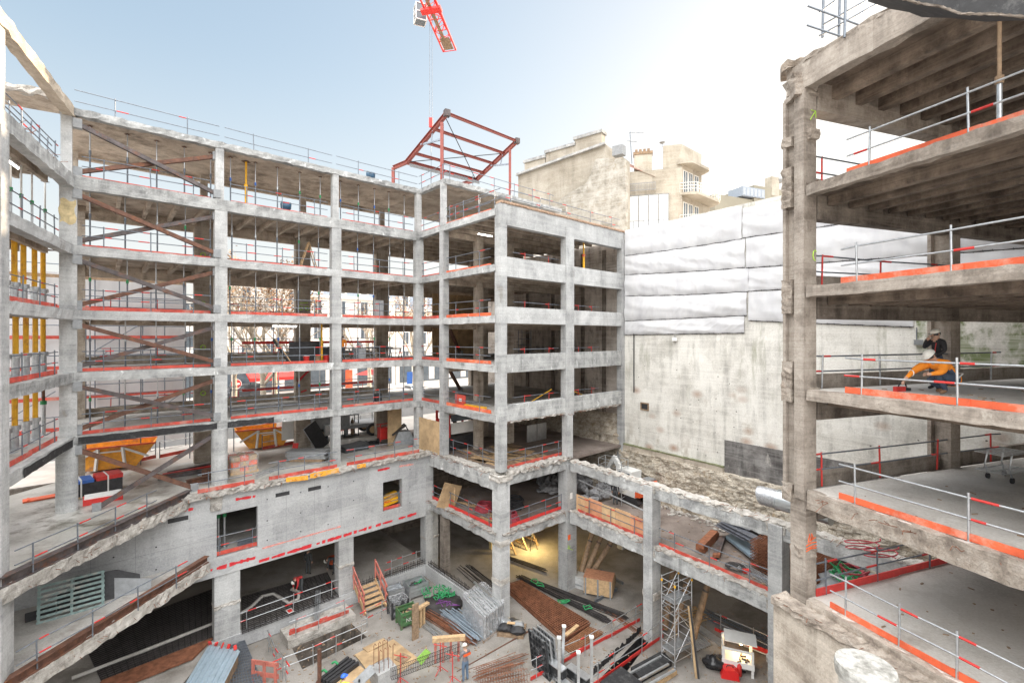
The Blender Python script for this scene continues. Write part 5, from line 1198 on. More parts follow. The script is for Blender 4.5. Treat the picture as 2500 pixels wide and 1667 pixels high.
# plywood screens
for x0, x1, t, zt_, l in ((947, 1021, -2.2, L2-.45, 'tall plywood screen closing the last bay of the ground floor'), (1031, 1074, 1.2, L2-1.2, 'narrow plywood screen between the corner pillars')):
    if t < 0:
        s0, s1 = A.on(x0, t), A.on(x1, t)
        g = thing('plywood_screen', l, 'screen', A.P(s0, t, L1)); MB().box(A, s0, 18.6, t-.06, t, L1, zt_).build('sheet', M['ply'], g)
        for s in (s0+.1, (s0+18.6)/2, 18.4): MB().box(A, s-.05, s+.05, t-.16, t-.06, L1, zt_).build('batten', M['wood'], g)
    else:
        g = thing('plywood_screen', l, 'screen', A.P(18.75, 1.5, L1)); MB().box(A, 18.7, 18.76, .25, 2.95, L1, zt_).build('sheet', M['ply'], g); MB().box(A, 18.76, 18.86, 1.5, 1.6, L1, zt_).build('batten', M['wood'], g)
# strapped bundles and boards in the braced bay
p, f = frame_at(228, 1205, L1, YA+.15); g = thing('strapped_bundle', 'strapped black bundle with blue and red covers beside the thick drum column', 'bundle', p)
MB().box(f,-1.1,1.1,-.55,.55,L1+.1,L1+.75).build('bundle_body', M['dark'], g); MB().box(f,-1.05,-.05,-.58,.57,L1+.752,L1+.9).build('cover', M['blue'], g); MB().box(f,.05,1.12,-.57,.56,L1+.752,L1+.95).build('cover', M['redm'], g)
for a in (-.55,.5): MB().box(f,a-.03,a+.03,-.6,.6,L1+.05,L1+.96).build('strap', M['white'], g)
MB().box(f,-1,1,-.5,.5,L1,L1+.1).build('pallet', M['wood'], g)
p, f = frame_at(252, 1222, L1, YA); g = thing('red_panel_pack', 'white and red striped pack of panels in front of the strapped bundle', 'panel pack', p); MB().box(f,-.75,.75,-.4,.4,L1,L1+.28).build('pack', M['redm'], g); MB().box(f,-.7,.7,-.36,.36,L1+.28,L1+.36).build('top_sheet', M['white'], g)
p, f = frame_at(107, 1216, L1, YA+.1); g = thing('orange_plank', 'short bright orange plank lying left of the drum column', 'plank', p); MB().box(f,-.75,.75,-.3,.3,L1,L1+.07).build('board', M['orange'], g); MB().box(f,-.6,-.5,-.25,.25,L1+.07,L1+.11).build('batten', M['orange'], g)
g = thing('girder_stack', 'dark steel girders stacked on the slab behind the braces', 'girders', P1(480, 1165))
for k in range(3): MB().ibeam(at(385+12*k, 1172-5*k, L1)+Vector((0,0,.14)), at(525, 1150-6*k, L1)+Vector((0,0,.14)), .2, .24).build('girder', M['rustd'] if k != 1 else M['redm'], g)
g = thing('girder_end', 'rusty girder stub lying against the round column foot', 'girder', P1(498, 1178)); MB().ibeam(at(455, 1186, L1)+Vector((0,0,.16)), at(522, 1170, L1)+Vector((0,0,.16)), .28, .3).build('stub', M['rust'], g); MB().cbox(at(505,1168,L1)+Vector((0,0,.3)), (.4,.3,.5)).build('plate', M['rust'], g)
g = thing('aluminium_profiles', 'pale aluminium profiles lying along the slab edge by the wrapped pallet', 'profiles', P1(640, 1158))
for k in range(3): MB().bar(at(625, 1168-5*k, L1)+Vector((0,0,.05)), at(695, 1140-5*k, L1)+Vector((0,0,.05)), .09).build('profile', M['alu'], g)
# second floor: boards, bench, buckets
def on3(px, t): s = A.on(px, t); return Fr(tuple(A.P(s, t, 0)[:2]), A.ax, A.ay)
f = on3(757, -2.0); g = thing('black_board_stack', 'row of big black boards standing on the second floor of the middle bay', 'boards', f.P(0,0,L3))
for k, (a, b, h_) in enumerate(((-1.3, .9, 1.35), (-.2, 1.35, 1.0), (-1.0, .6, 1.1))): MB().box(f, a, b, -.1-.09*k, -.04-.09*k, L3, L3+h_).build('board', M['dark'], g)
f = on3(690, -1.6); g = thing('leaning_board', 'narrow dark board with pale edge leaning on the second floor', 'board', f.P(0,0,L3)); MB().bar(f.P(.35,.2,L3), f.P(-.5,-.2,L3+1.5), .06, .45, up=(A.ay[0],A.ay[1],0)).build('board_face', M['dark'], g); MB().bar(f.P(.43,.2,L3), f.P(-.42,-.2,L3+1.5), .05, .45, up=(A.ay[0],A.ay[1],0)).build('board_edge', M['wood'], g)
for px, m, l, nm in ((748, M['redm'], 'squat red tub', 'red_tub'), (776, M['oldwood'], 'brown bin', 'brown_bin'), (797, M['redm'], 'red jerry can', 'jerry_can')):
    f = on3(px, -.9); g = thing(nm, f'{l} standing in front of the black boards', 'container', f.P(0,0,L3)); MB().lathe(f.P(0,0,L3), [(.15,0),(.2,.42),(.22,.44)], 12).build('body', m, g); MB().lathe(f.P(0,0,L3+.44), [(.2,0),(.05,.03)], 12).build('lid', M['white'] if px < 760 else m, g)
f = on3(905, -2.2); g = thing('work_bench', 'long dark work bench with grey trestles on the second floor', 'bench', f.P(0,0,L3)); MB().box(f,-1.9,1.6,-.4,.4,L3+.8,L3+.88).build('bench_top', M['dark'], g)
for a in (-1.5,0,1.3):
    for b in (-.3,.3): MB().bar(f.P(a+.15,b,L3), f.P(a,b,L3+.8), .06).build('leg', M['alu'], g)
f = on3(877, -1.4); g = thing('mitre_saw', 'small grey saw on the near end of the dark bench', 'saw', f.P(0,0,L3)); MB().box(f,-.35,.35,-.3,.3,L3,L3+.85).build('stand', M['grey'], g); c = f.P(0,0,L3+1.08); d = Vector((A.ay[0],A.ay[1],0)); MB().tube([c-d*.03,c+d*.03], .2, 14).build('blade_guard', M['alu'], g)
f = on3(965, -1.2); g = thing('saw_horse', 'black saw horse at the corner end of the second floor', 'trestle', f.P(0,0,L3)); MB().bar(f.P(-.5,0,L3+.8), f.P(.5,0,L3+.8), .1).build('top_rail', M['dark'], g)
for a in (-.4,.4):
    for b in (-.3,.3): MB().bar(f.P(a,b,L3), f.P(a,0,L3+.8), .05).build('leg', M['dark'], g)
f = on3(753, -1.7); g = thing('step_ladder', 'open wooden step ladder on the fourth floor before the rear pillar', 'ladder', f.P(0,0,L5))
for b in (-.2,.2):
    MB().bar(f.P(-.6,b,L5), f.P(0,b*.7,L5+1.9), .06).build('stile', M['wood'], g); MB().bar(f.P(.55,b,L5), f.P(0,b*.7,L5+1.9), .05).build('back_leg', M['wood'], g)
for k in range(6): q = k/6+.1; MB().bar(f.P(-.6+.6*q,-.19,L5+1.9*q), f.P(-.6+.6*q,.19,L5+1.9*q), .05).build('rung', M['wood'], g)
for px, z, l in ((698, L6, 'fifth floor of the middle bay'), (905, L7, 'roof near the red steel frame')):
    f = on3(px, -.6); g = thing('blue_drum', f'small dark blue machine on the {l}', 'machine', f.P(0,0,z)); MB().lathe(f.P(0,0,z), [(.12,0),(.14,.15),(.3,.3),(.32,.6),(.2,.66)], 12).build('body', plain('navy paint', (.03,.08,.14), .4), g); MB().bar(f.P(-.3,0,z+.68), f.P(.3,0,z+.68), .06).build('handle', M['dark'], g)
f = on3(924, -1.4); g = thing('grey_box', 'pale grey cabinet on the third floor next to the far rail', 'cabinet', f.P(0,0,L4)); MB().box(f,-.35,.3,-.2,.2,L4+.1,L4+1.35).build('body', M['alu'], g); MB().box(f,-.3,.25,-.16,.16,L4,L4+.1).build('base', M['grey'], g)
f = on3(955, -2.6); g = thing('dark_toolbox', 'dark toolbox on the first floor behind slim props', 'toolbox', f.P(0,0,L2)); f = on3(922, -1.6); MB().box(f,-.25,.25,-.2,.2,L2,L2+.55).build('body', M['dark'], g); MB().bar(f.P(-.2,0,L2+.62), f.P(.2,0,L2+.62), .05).build('handle', M['grey'], g)
# fluorescent work tubes, lit
TUBE = glow('lit tube', (1,.95,.88), 6)
for fr, s0, s1, t, z, l in ((A, 9.2, 10.6, -1.2, L4-.62, 'lit fluorescent tube under the third floor of the middle bay'), (A, 20.6, 21.8, 4.9, L6-.62, 'lit fluorescent tube under the fifth floor of the corner block'), (D, 3.0, 4.4, .8, L6-.75, 'lit fluorescent tube under the broken beam of the side range')):
    g = thing('work_light', l, 'lamp', fr.P(s0, t, z)); MB().tube([fr.P(s0,t,z), fr.P(s1,t,z)], .035, 8).build('tube', TUBE, g); MB().box(fr, s0-.05, s1+.05, t-.04, t+.04, z+.035, z+.12).build('holder', M['white'], g)
# ------------------------------------------------------------------ pit: ground, hole, trench
def PF(px, py, z=LP): return at(px, py, z)
for o in [o for o in col.objects if o.name == 'pit_floor']: bpy.data.objects.remove(o)
hole = [PF(713, 1581), PF(857, 1521), PF(896, 1554), PF(738, 1633)]
trench = [PF(1465, 1655), PF(1568, 1547), PF(1588, 1560), PF(1500, 1680)]
outer = [Vector(v) for v in ((-34, 2, LP), (14, 2, LP), (44, 8, LP), (42, 34, LP), (18, 52, LP), (-8, 54, LP), (-40, 24, LP))]
mb = MB()
import bmesh
from mathutils.geometry import delaunay_2d_cdt
pts = [Vector((p.x, p.y)) for p in outer+hole+trench]; no = len(outer)
res = delaunay_2d_cdt(pts, [], [list(range(no)), list(range(no, no+4)), list(range(no+4, no+8))], 0, 1e-4)
def inside(p, q):
    c = False; j = len(q)-1
    for i in range(len(q)):
        if (q[i].y > p.y) != (q[j].y > p.y) and p.x < (q[j].x-q[i].x)*(p.y-q[i].y)/(q[j].y-q[i].y)+q[i].x: c = not c
        j = i
    return c
fs = []
for f_ in res[2]:
    c = sum((res[0][i] for i in f_), Vector((0,0)))/len(f_)
    if inside(c, outer) and not inside(c, hole) and not inside(c, trench): fs.append(tuple(f_))
mb.add([(v.x, v.y, LP) for v in res[0]], fs); structure(mb.build('pit_floor', M['pitfloor']))
def shaft(name, label, cat, q, deep, mat, rim=None):
    g = thing(name, label, cat, q[0]); n = len(q); c = sum(q, Vector())/n
    lo = [Vector((p.x, p.y, LP-deep)) for p in q]
    MB().add([p+Vector((0,0,-.002)) for p in q]+lo, [(i, n+i, n+(i+1) % n, (i+1) % n) for i in range(n)]).build('shaft_wall', mat, g); MB().add(lo, [tuple(range(n))]).build('shaft_floor', M['floor'] if rim else mat, g); return g
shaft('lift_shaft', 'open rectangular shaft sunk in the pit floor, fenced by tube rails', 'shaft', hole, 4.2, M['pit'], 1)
shaft('lined_trench', 'black lined trench in the pit floor, torn membrane along its rim', 'trench', trench, 1.3, M['black'])
g = thing('torn_membrane', 'torn black membrane strips along the trench rim', 'membrane', trench[0])
mb = MB(); a, b = PF(1448, 1648), PF(1566, 1542)
n = 46; top = []; bot = []
for i in range(n+1):
    p = a+(b-a)*i/n; top.append(p+Vector((R.uniform(-.06,.06), R.uniform(-.06,.06), .28+R.uniform(-.1,.14)))); bot.append(p+Vector((0,0,-.3)))
mb.add(top+bot, [(i, i+1, n+2+i, n+1+i) for i in range(n)]); mb.build('membrane_edge', M['black'], g)
# raised slab along the shaft, with red board
sb = thing('shaft_curb', 'pale raised concrete curb along the far side of the shaft, red board on it', 'curb', hole[0])
a, b = hole[0], hole[1]; d = (b-a).normalized(); nrm = Vector((-d.y, d.x, 0))
mb = MB(); rough_bar(mb, a+nrm*.75-d*.2+Vector((0,0,.22)), b+nrm*.75+d*.3+Vector((0,0,.22)), 1.5, .44, .4, .03, 91); mb.build('curb_body', M['break'], sb)
MB().bar(a+nrm*.5+Vector((0,0,.56)), b+nrm*.35+Vector((0,0,.56)), .05, .2).build('toe_board', M['red'], sb)
def gr2(label, px, toe=None, h=1.1, z=LP, **k): return guardrail(label, [PF(x, y, z) for x, y in px], toe, .17, h, over=.35, rail=M['steel'], post=M['steel'], **k)
gr2('guard rail along the near side of the open shaft', ((690, 1655), (765, 1624), (820, 1598), (882, 1570)))
gr2('guard rail on the far curb of the open shaft', ((722, 1556), (778, 1535), (842, 1506)), z=LP+.42)
gr2('guard rail beside the grey deck sheets, corner of the shaft', ((656, 1590), (672, 1628), (698, 1662)))
gr2('guard rail leading from the shaft to the timber stairs', ((896, 1530), (932, 1510)), None)
guardrail('guard rail on the kerb beam in front of the rebar mats', [A.P(uw(x), VW-.15, LB+.05) for x in (604, 718, 812)], None, h=1.1, over=.6, rail=M['steel'], post=M['steel'])
guardrail('guard rail on the kerb beam beyond the timber stairs', [A.P(uw(x), VW-.15, LB+.05) for x in (958, 985, 1018)], None, h=1.1, over=.4, rail=M['steel'], post=M['steel'])
gr2('guard rail with dark red board behind the big rebar mat', ((1310, 1655), (1428, 1600), (1494, 1559), (1553, 1521)), M['redm'])
gr2('guard rail with dark red board on the near side of the trench', ((1460, 1668), (1500, 1640), (1567, 1598), (1612, 1562)), M['redm'])
gr2('guard rail in the dark cellar beneath the pit frame', ((1760, 1545), (1840, 1580), (1900, 1610)), M['redm'], z=LP)
# grade of brown plywood sheets
def flat(name, label, cat, px, z, th, mat, grp=None, part='sheet'):
    q = [PF(x, y, LP+z) for x, y in px]; g = thing(name, label, cat, q[0], grp); MB().prism([(p.x, p.y) for p in q], LP+z, LP+z+th).build(part, mat, g); return g
flat('plywood_sheet', 'big plywood sheet on the pit floor under the dark trap plate', 'plywood', ((905, 1592), (960, 1560), (1022, 1608), (960, 1655)), .004, .03, M['ply'], 'plywood sheets on the pit floor')
flat('plywood_sheet', 'plywood sheet lying next to the shaft rail', 'plywood', ((866, 1598), (905, 1578), (938, 1605), (893, 1632)), .036, .03, M['ply'], 'plywood sheets on the pit floor')
flat('plywood_sheet', 'long narrow plywood strip beyond the shaft', 'plywood', ((885, 1582), (935, 1558), (948, 1566), (898, 1592)), .07, .03, M['ply'], 'plywood sheets on the pit floor')
flat('plywood_sheet', 'plywood sheet under the blue helmeted worker', 'plywood', ((770, 1667), (880, 1625), (925, 1668), (880, 1700)), .004, .03, M['ply'], 'plywood sheets on the pit floor')
g = flat('trap_plate', 'dark square steel trap plate on the plywood', 'plate', ((963, 1610), (983, 1594), (1004, 1604), (984, 1620)), .036, .05, M['oldwood'], part='plate_top'); q = [PF(x, y, LP+.09) for x, y in ((980, 1600), (988, 1605))]; MB().tube(q, .02, 5).build('handle', M['dark'], g)
# timber stairs
fx = Fr(tuple(PF(918, 1492)[:2]), A.ax, (-A.ay[0], -A.ay[1]))
st = thing('site_stairs', 'short timber stair with pink-red handrails up to the kerb beam', 'stairs', PF(918, 1492))
for k in range(5): MB().box(fx, -.65, .65, .1+.28*k, .42+.28*k, LP+.2+.2*k, LP+.25+.2*k).build('tread', M['wood'], st)
for s in (-.68, .68):
    MB().bar(fx.P(s, 0, LP+.05), fx.P(s, 1.6, LP+1.15), .06, .26).build('stringer', M['wood'], st)
    for t, z in ((.15, 0), (.85, .5), (1.6, 1.0)): MB().bar(fx.P(s*1.06, t, LP+z), fx.P(s*1.06, t, LP+z+1.35), .08, .1).build('post', M['redf'], st)
    for q in (.7, 1.25): MB().bar(fx.P(s*1.1, .0, LP+q), fx.P(s*1.1, 1.75, LP+q+1.1), .05, .16).build('handrail', M['redf'], st)
# red gate frame, front left
p, f = frame_at(645, 1668, LP, .25-YA*.6); g = thing('red_board_frame', 'weathered red board frame standing among the rails, front of the pit', 'frame', p)
for s in (-1, 0, 1): MB().box(f, s*.62-.07, s*.62+.07, -.03, .03, LP, LP+1.1).build('post', M['redf'], g)
for z in (.3, .85): MB().box(f, -.75, .75, .03, .07, LP+z, LP+z+.22).build('board', M['redf'], g)
# grey deck sheets and steel mesh mound
def corr(mb, o, d, wv, L, W_, n, amp, zb):
    """corrugated sheet: o corner, d length direction, wv width direction"""
    def fn(i, j):
        ph = (j*n) % 1; z = amp if .2 < ph < .7 else 0
        return o+d*(L*i)+wv*(W_*j)+Vector((0,0,zb+z))
    return mb.grid(fn, 1, n*10, False)
a, b, c = PF(505, 1583, LP+.9), PF(440, 1690, LP+.9), PF(545, 1590, LP+.9)
g = thing('deck_sheets', 'stack of pale blue-grey trapezoidal deck sheets with red tips', 'deck sheets', b)
d = (b-a); L = d.length; d.normalize(); wv = (c-a).normalized(); WW = (c-a).length*1.9
for k in range(3): corr(MB(), a+wv*.06*k, d, wv, L, WW, 7, .06, .05+.07*k).build('sheet', plain('deck sheet steel', (.36,.45,.52), .45, .4, .12, 4) if k == 0 else bpy.data.materials['deck sheet steel'], g)
for k in range(5): MB().cbox(a+wv*WW*(.1+.2*k)+Vector((0,0,.32)), (.14,.07,.22), (.4,0,k)).build('red_tip', M['redm'], g)
MB().prism([(q.x, q.y) for q in (a, a+wv*WW, a+wv*WW+d*L, a+d*L)], LP, LP+.93).build('packing', M['oldwood'], g)
def mat_grid(o, u, v, L, W_, nu, nv, r=.012, zj=0):
    mb = MB(); 
    for i in range(nu+1):
        p = o+v*(W_*i/nu)+Vector((0,0,R.uniform(0,zj))); mb.bar(p, p+u*L, r*2)
    for j in range(nv+1):
        p = o+u*(L*j/nv)+Vector((0,0,r*2+R.uniform(0,zj))); mb.bar(p, p+v*W_, r*2)
    return mb
def quadmat(name, label, cat, px, z, nu, nv, mat, layers=3, r=.012, base=LP, grp=None):
    q = [PF(x, y, base+z) for x, y in px]; g = thing(name, label, cat, q[0], grp)
    for l in range(layers):
        mb = MB(); dz = Vector((R.uniform(-.05,.05), R.uniform(-.05,.05), l*r*4.2))
        for i in range(nu+1): k = i/nu; mb.bar(q[0]+(q[1]-q[0])*k+dz, q[3]+(q[2]-q[3])*k+dz, r*2)
        for j in range(nv+1): k = j/nv; mb.bar(q[0]+(q[3]-q[0])*k+dz+Vector((0,0,r*2)), q[1]+(q[2]-q[1])*k+dz+Vector((0,0,r*2)), r*2)
        mb.build('mat_layer', mat, g)
    return g
quadmat('mesh_mound', 'grey steel mesh draped beside the deck sheets', 'mesh', ((560, 1560), (592, 1556), (640, 1668), (545, 1690)), .35, 12, 18, M['tube'], 2)
# rebar mats in the cellar under the lower slab and the wall
quadmat('rebar_mat', 'wide black rebar mat on the cellar floor behind the kerb beam', 'rebar mat', ((592, 1548), (828, 1458), (800, 1400), (592, 1460)), .03, 18, 20, M['rebard'], 2, .014, LB, 'rebar mats')
quadmat('rebar_mat', 'sloping black rebar mat below the lower slab', 'rebar mat', ((250, 1667), (520, 1560), (520, 1440), (200, 1560)), .02, 18, 26, M['rebard'], 2, .014, LB, 'rebar mats')
quadmat('rebar_mat', 'rusty rebar mat at the bottom edge beside the deck sheets', 'rebar mat', ((200, 1720), (470, 1610), (520, 1560), (250, 1665)), .06, 7, 20, M['rebar'], 2, .015, LB, 'rebar mats')
g = thing('pale_pipe', 'long pale pipe lying across the black rebar mat', 'pipe', PF(180, 1650, LB)); MB().tube([PF(175, 1655, LB+.15), PF(350, 1588, LB+.15), PF(521, 1521, LB+.15)], .09, 8).build('pipe', M['floor'], g)
g = thing('tube_bundle', 'bundle of thin steel tubes tipped over the kerb beam', 'tubes', A.P(uw(775), VW, LB))
for k in range(7): o = Vector((.05*k, .03*(k % 3), .03*(k % 2))); MB().tube([A.P(uw(785), VW-1.0, LB+.35)+o, PF(766, 1520, LP+.5)+o], .02, 5).build('tube', M['steel'], g)
g = thing('concrete_hose', 'thick grey hose curling over the rebar mat near the red jacketed worker', 'hose', PF(640, 1470, LB)); 
ctl = [(588, 1497), (612, 1482), (640, 1455), (668, 1449), (690, 1462), (705, 1472), (728, 1462), (730, 1445), (712, 1438)]
MB().tube([PF(x, y, LB+.12) for x, y in ctl], .10, 8).build('hose', M['floor'], g)
g = thing('warning_plate', 'red and white plate lying on the edge of the rebar mat', 'plate', PF(705, 1490, LB)); q = [PF(x, y, LB+.1) for x, y in ((697, 1490), (712, 1484), (718, 1492), (704, 1498))]; MB().prism([(p.x,p.y) for p in q], LB+.1, LB+.13).build('plate', M['white'], g); c = sum(q, Vector())/4; MB().prism([(c+(p-c)*.7)[:2] for p in q], LB+.131, LB+.135).build('red_field', M['redm'], g)
# starter bars along the inner kerb beams
sbm = thing('starter_bars', 'comb of rusty starter bars along the kerb beams at the inner corner', 'rebar', A.P(18.6, 2, LB))
mb = MB()
for k in range(34):
    s = 13.6+k*.145; 
    for v in (VW-.25, VW-.02): mb.tube([A.P(s, v, LB), A.P(s+R.uniform(-.05,.05), v, LB+.35+R.uniform(0,.18))], .012, 4)
for k in range(46):
    v = 1.9+k*.15
    for s in (18.48, 18.68): mb.tube([A.P(s, v, LB), A.P(s+R.uniform(-.04,.04), v, LB+.32+R.uniform(0,.15))], .012, 4)
for z in (.15, .3):
    for s in (18.48, 18.68): mb.bar(A.P(s, 1.8, LB+z), A.P(s, 8.8, LB+z), .02)
    for v in (VW-.25, VW-.02): mb.bar(A.P(13.5, v, LB+z), A.P(18.5, v, LB+z), .02)
o_ = mb.build('bars', M['rebard'], sbm); o_['kind'] = 'stuff'
# bins
def bin_(label, px, py, yaw, mat, L=1.35, W_=1.0, H=.95, fill=None, txt=None, nm='mesh_bin', grp='steel bins in the pit', z=LP):
    p, f = frame_at(px, py, z, yaw); g = thing(nm, label, 'bin', p, grp)
    mb = MB()
    def side(s0, t0, s1, t1):
        n = 6
        pr = []
        for i in range(n+1): pr.append((z+.12+(H-.12)*i/n, .03 if i % 2 else 0))
        dx, dy = s1-s0, t1-t0; ln = math.hypot(dx, dy); nx, ny = dy/ln, -dx/ln
        vs = []
        for zz, o in pr: vs += [f.P(s0+nx*o, t0+ny*o, zz), f.P(s1+nx*o, t1+ny*o, zz)]
        mb.add(vs, [(2*i, 2*i+1, 2*i+3, 2*i+2) for i in range(n)])
        vs = []
        for zz, o in pr: vs += [f.P(s0+nx*(o-.03), t0+ny*(o-.03), zz), f.P(s1+nx*(o-.03), t1+ny*(o-.03), zz)]
        mb.add(vs, [(2*i+1, 2*i, 2*i+2, 2*i+3) for i in range(n)])
    c = [(-L/2,-W_/2),(L/2,-W_/2),(L/2,W_/2),(-L/2,W_/2)]
    for i in range(4): side(*c[i], *c[(i+1) % 4])
    mb.box(f, -L/2+.03, L/2-.03, -W_/2+.03, W_/2-.03, z+.12, z+.16); mb.build('bin_body', mat, g)
    for a, b in c: MB().box(f, a-.05, a+.05, b-.05, b+.05, z, z+H+.05).build('corner_post', mat, g)
    mb = MB()
    for i in range(4): mb.bar(f.P(*c[i], z+H), f.P(*c[(i+1) % 4], z+H), .05)
    mb.build('rim', mat, g)
    if fill:
        mb = MB()
        for k in range(16): mb.use(R.choice(fill)); mb.cbox(f.P(R.uniform(-.45,.45), R.uniform(-.3,.3), z+H-.3+R.uniform(0,.15)), (R.uniform(.1,.5), R.uniform(.05,.12), .05), (R.uniform(-.5,.5), R.uniform(-.4,.4), R.uniform(0,6)))
        mb.cbox(f.P(0,0,z+H-.45), (.2,.2,.2)); o = mb.build('scrap', None, g); o['kind'] = 'stuff'
    return g, f
bin_('grey corrugated steel bin full of dark scrap, nearest the kerb corner', 1015, 1450, YA-.1, M['alu'], 1.25, .95, .85, [M['dark'], M['rustd'], M['netg']])
bin_('empty grey steel bin behind the green one', 962, 1462, YA-.1, M['alu'], 1.0, .8, .75)
g, f = bin_('dull green steel bin stencilled with white letters', 994, 1521, YA-.15, M['green'], 1.0, .85, .9, [M['netg'], M['wood'], M['rustd']], nm='green_bin')
tx = bpy.data.curves.new('bin_letters', 'FONT'); tx.body = 'NUS'; tx.size = .3; tx.extrude = .004; tx.align_x = 'CENTER'
to = bpy.data.objects.new('stencil', tx); col.objects.link(to); dg = bpy.context.evaluated_depsgraph_get(); me = bpy.data.meshes.new_from_object(to.evaluated_get(dg)); bpy.data.objects.remove(to)
me.materials.clear(); me.materials.append(M['white']); to = bpy.data.objects.new('stencil', me); col.objects.link(to)
sx = Vector((f.ax[0], f.ax[1], 0)); ny = -Vector((f.ay[0], f.ay[1], 0)); mtx = Matrix((( sx.x, 0, ny.x, 0), (sx.y, 0, ny.y, 0), (0, 1, 0, 0), (0,0,0,1)))
to.parent = g; to.matrix_parent_inverse = Matrix.Translation(-g.location); to.matrix_basis = Matrix.Translation(f.P(0.05, -.425-.045, LP+.38))@mtx
g, f = bin_('bin wrapped in black and clear plastic between the grey and green bins', 972, 1498, YA-.15, M['dark'], 1.0, .8, .95, nm='wrapped_bin'); wrap(g, f, -.51, .51, -.42, .42, LP+.1, LP+1.02, 4)
# timber posts by the bins
p, f = frame_at(1014, 1560, LP, YA); g = thing('form_plank', 'upright brown formwork plank in front of the green bin', 'plank', p); MB().box(f,-.2,.2,-.04,.04,LP,LP+2.0).build('plank', M['oldwood'], g); MB().box(f,-.16,.16,.04,.08,LP+.2,LP+1.9).build('batten', M['rust'], g)
p, f = frame_at(1030, 1528, LP, YA+.2); g = thing('timber_trestle', 'pale timber trestle with orange paint beside the brown plank', 'trestle', p); MB().box(f,-.5,.5,-.12,.12,LP+1.1,LP+1.22).build('top_rail', M['wood'], g)
for a in (-.35,-.1,.15): MB().box(f,a-.07,a+.07,-.05,.05,LP,LP+1.1).build('leg', M['wood'], g)
# straps, bars, tubes
g = thing('strap_heap', 'heap of green lifting straps over dark scrap', 'straps', PF(1078, 1470))
mb = MB()
for k in range(16):
    c = PF(1078, 1462)+Vector((R.gauss(0,.55), R.gauss(0,.45), .25)); a = R.uniform(0, 6.3); mb.tube([c+Vector((math.cos(a+j*.8)*.28*(1-.05*j), math.sin(a+j*.8)*.22, R.uniform(0,.3))) for j in range(8)], .035, 5)
mb.build('strap', M['netg'], g); mb = MB(); mb.blob(PF(1080, 1478)+Vector((0,0,.05)), (1.3,1.0,.4), 3, 3, .3); mb.build('scrap_pile', M['rebard'], g)
mb = MB(); c = PF(1092, 1484)
for k in range(3): mb.tube([c+Vector((R.gauss(0,.3), R.gauss(0,.3), .35+R.uniform(0,.1))) for _ in range(8)], .02, 4)
mb.build('purple_cord', plain('purple cord', (.28,.08,.35), .6), g)
def bars(name, label, cat, a, b, n, spread, r, mat, zh=.25, grp=None, part='bar'):
    A_, B_ = PF(*a), PF(*b); g = thing(name, label, cat, A_, grp); d = (B_-A_).normalized(); sd_ = Vector((-d.y, d.x, 0))
    for k in range(n):
        o = sd_*R.uniform(-spread, spread)+Vector((0,0,r+R.uniform(0, zh)*(1-.5*(k/n)))); e = d*R.uniform(-.4,.4)
        p0, p1 = A_+o+e, B_+o+sd_*R.uniform(-.12,.12)+e; m_ = (p0+p1)/2+sd_*R.uniform(-.06,.06); MB().tube([p0, m_, p1], r, 5).build(part, mat, g)
    return g
bars('tube_stack', 'stack of galvanised tubes laid diagonally before the film wrapped load', 'tubes', (1093, 1502), (1172, 1562), 34, .55, .035, plain('galvanised blue', (.36,.43,.50), .4, .5, .2, 5), .4, part='tube')
bars('rebar_bundle', 'long bundle of rusty bars running past the green bin', 'rebar', (1030, 1495), (1150, 1570), 26, .3, .018, M['rebar'], .25)
bars('tube_offcuts', 'short thin tubes lying beside the timber trestle', 'tubes', (1040, 1528), (1072, 1552), 12, .25, .022, M['steel'], .1)
bars('black_bars', 'long black bar bundle tied with green straps beyond the big mat', 'rebar', (1270, 1412), (1478, 1518), 26, .22, .03, M['rebard'], .25)
bars('black_bars', 'longest dark bar bundle ending near the fence posts', 'rebar', (1310, 1425), (1525, 1508), 22, .28, .022, M['rebard'], .2)
bars('black_bars', 'dark bars by the kerb beam behind the corner pillar', 'rebar', (1240, 1362), (1330, 1395), 14, .3, .025, M['rebard'], .2)
bars('rusty_bars', 'brown loose bars fanned past the end of the black bundles', 'rebar', (1470, 1480), (1590, 1560), 9, .35, .014, M['rebar'], .08)
bars('floor_bar', 'single long dark bar across the open pit floor', 'rebar', (1130, 1632), (1312, 1530), 2, .03, .02, M['rust'], .01)
bars('black_offcuts', 'black bars scattered between the inner corner and corner pillar', 'rebar', (1130, 1385), (1200, 1440), 12, .6, .022, M['rebard'], .1)
g = thing('strap_knots', 'green straps knotted round the black bar bundles', 'straps', PF(1310, 1440)); mb = MB()
for px, py in ((1305, 1432), (1318, 1440), (1380, 1480), (1372, 1478), (1435, 1495)):
    c = PF(px, py)+Vector((0,0,.3)); mb.tube([c+Vector((math.cos(j)*.28, math.sin(j)*.22, R.uniform(-.1,.15))) for j in range(7)], .04, 5)
mb.build('strap', M['netg'], g)
quadmat('rebar_mat_stack', 'big rust-red stack of rebar mats on the pit floor', 'rebar mats', ((1234, 1440), (1275, 1428), (1440, 1530), (1378, 1568)), .02, 14, 40, M['rebar'], 5, .018)
quadmat('rebar_mat_stack', 'narrow strip of lighter rebar mats beyond the plank', 'rebar mats', ((1376, 1580), (1438, 1535), (1472, 1548), (1398, 1597)), .02, 18, 7, plain('light rust', (.30,.14,.07), .8, .1, .4, 4), 3, .015)
g = thing('short_plank', 'short weathered plank lying on the big rebar mats', 'plank', PF(1380, 1550)); MB().bar(PF(1380, 1551, LP+.33), PF(1411, 1526, LP+.33), .22, .1).build('plank', M['wood'], g)
MB().cbox(PF(1380, 1551, LP+.39), (.12,.12,.03)).build('block', M['oldwood'], g)
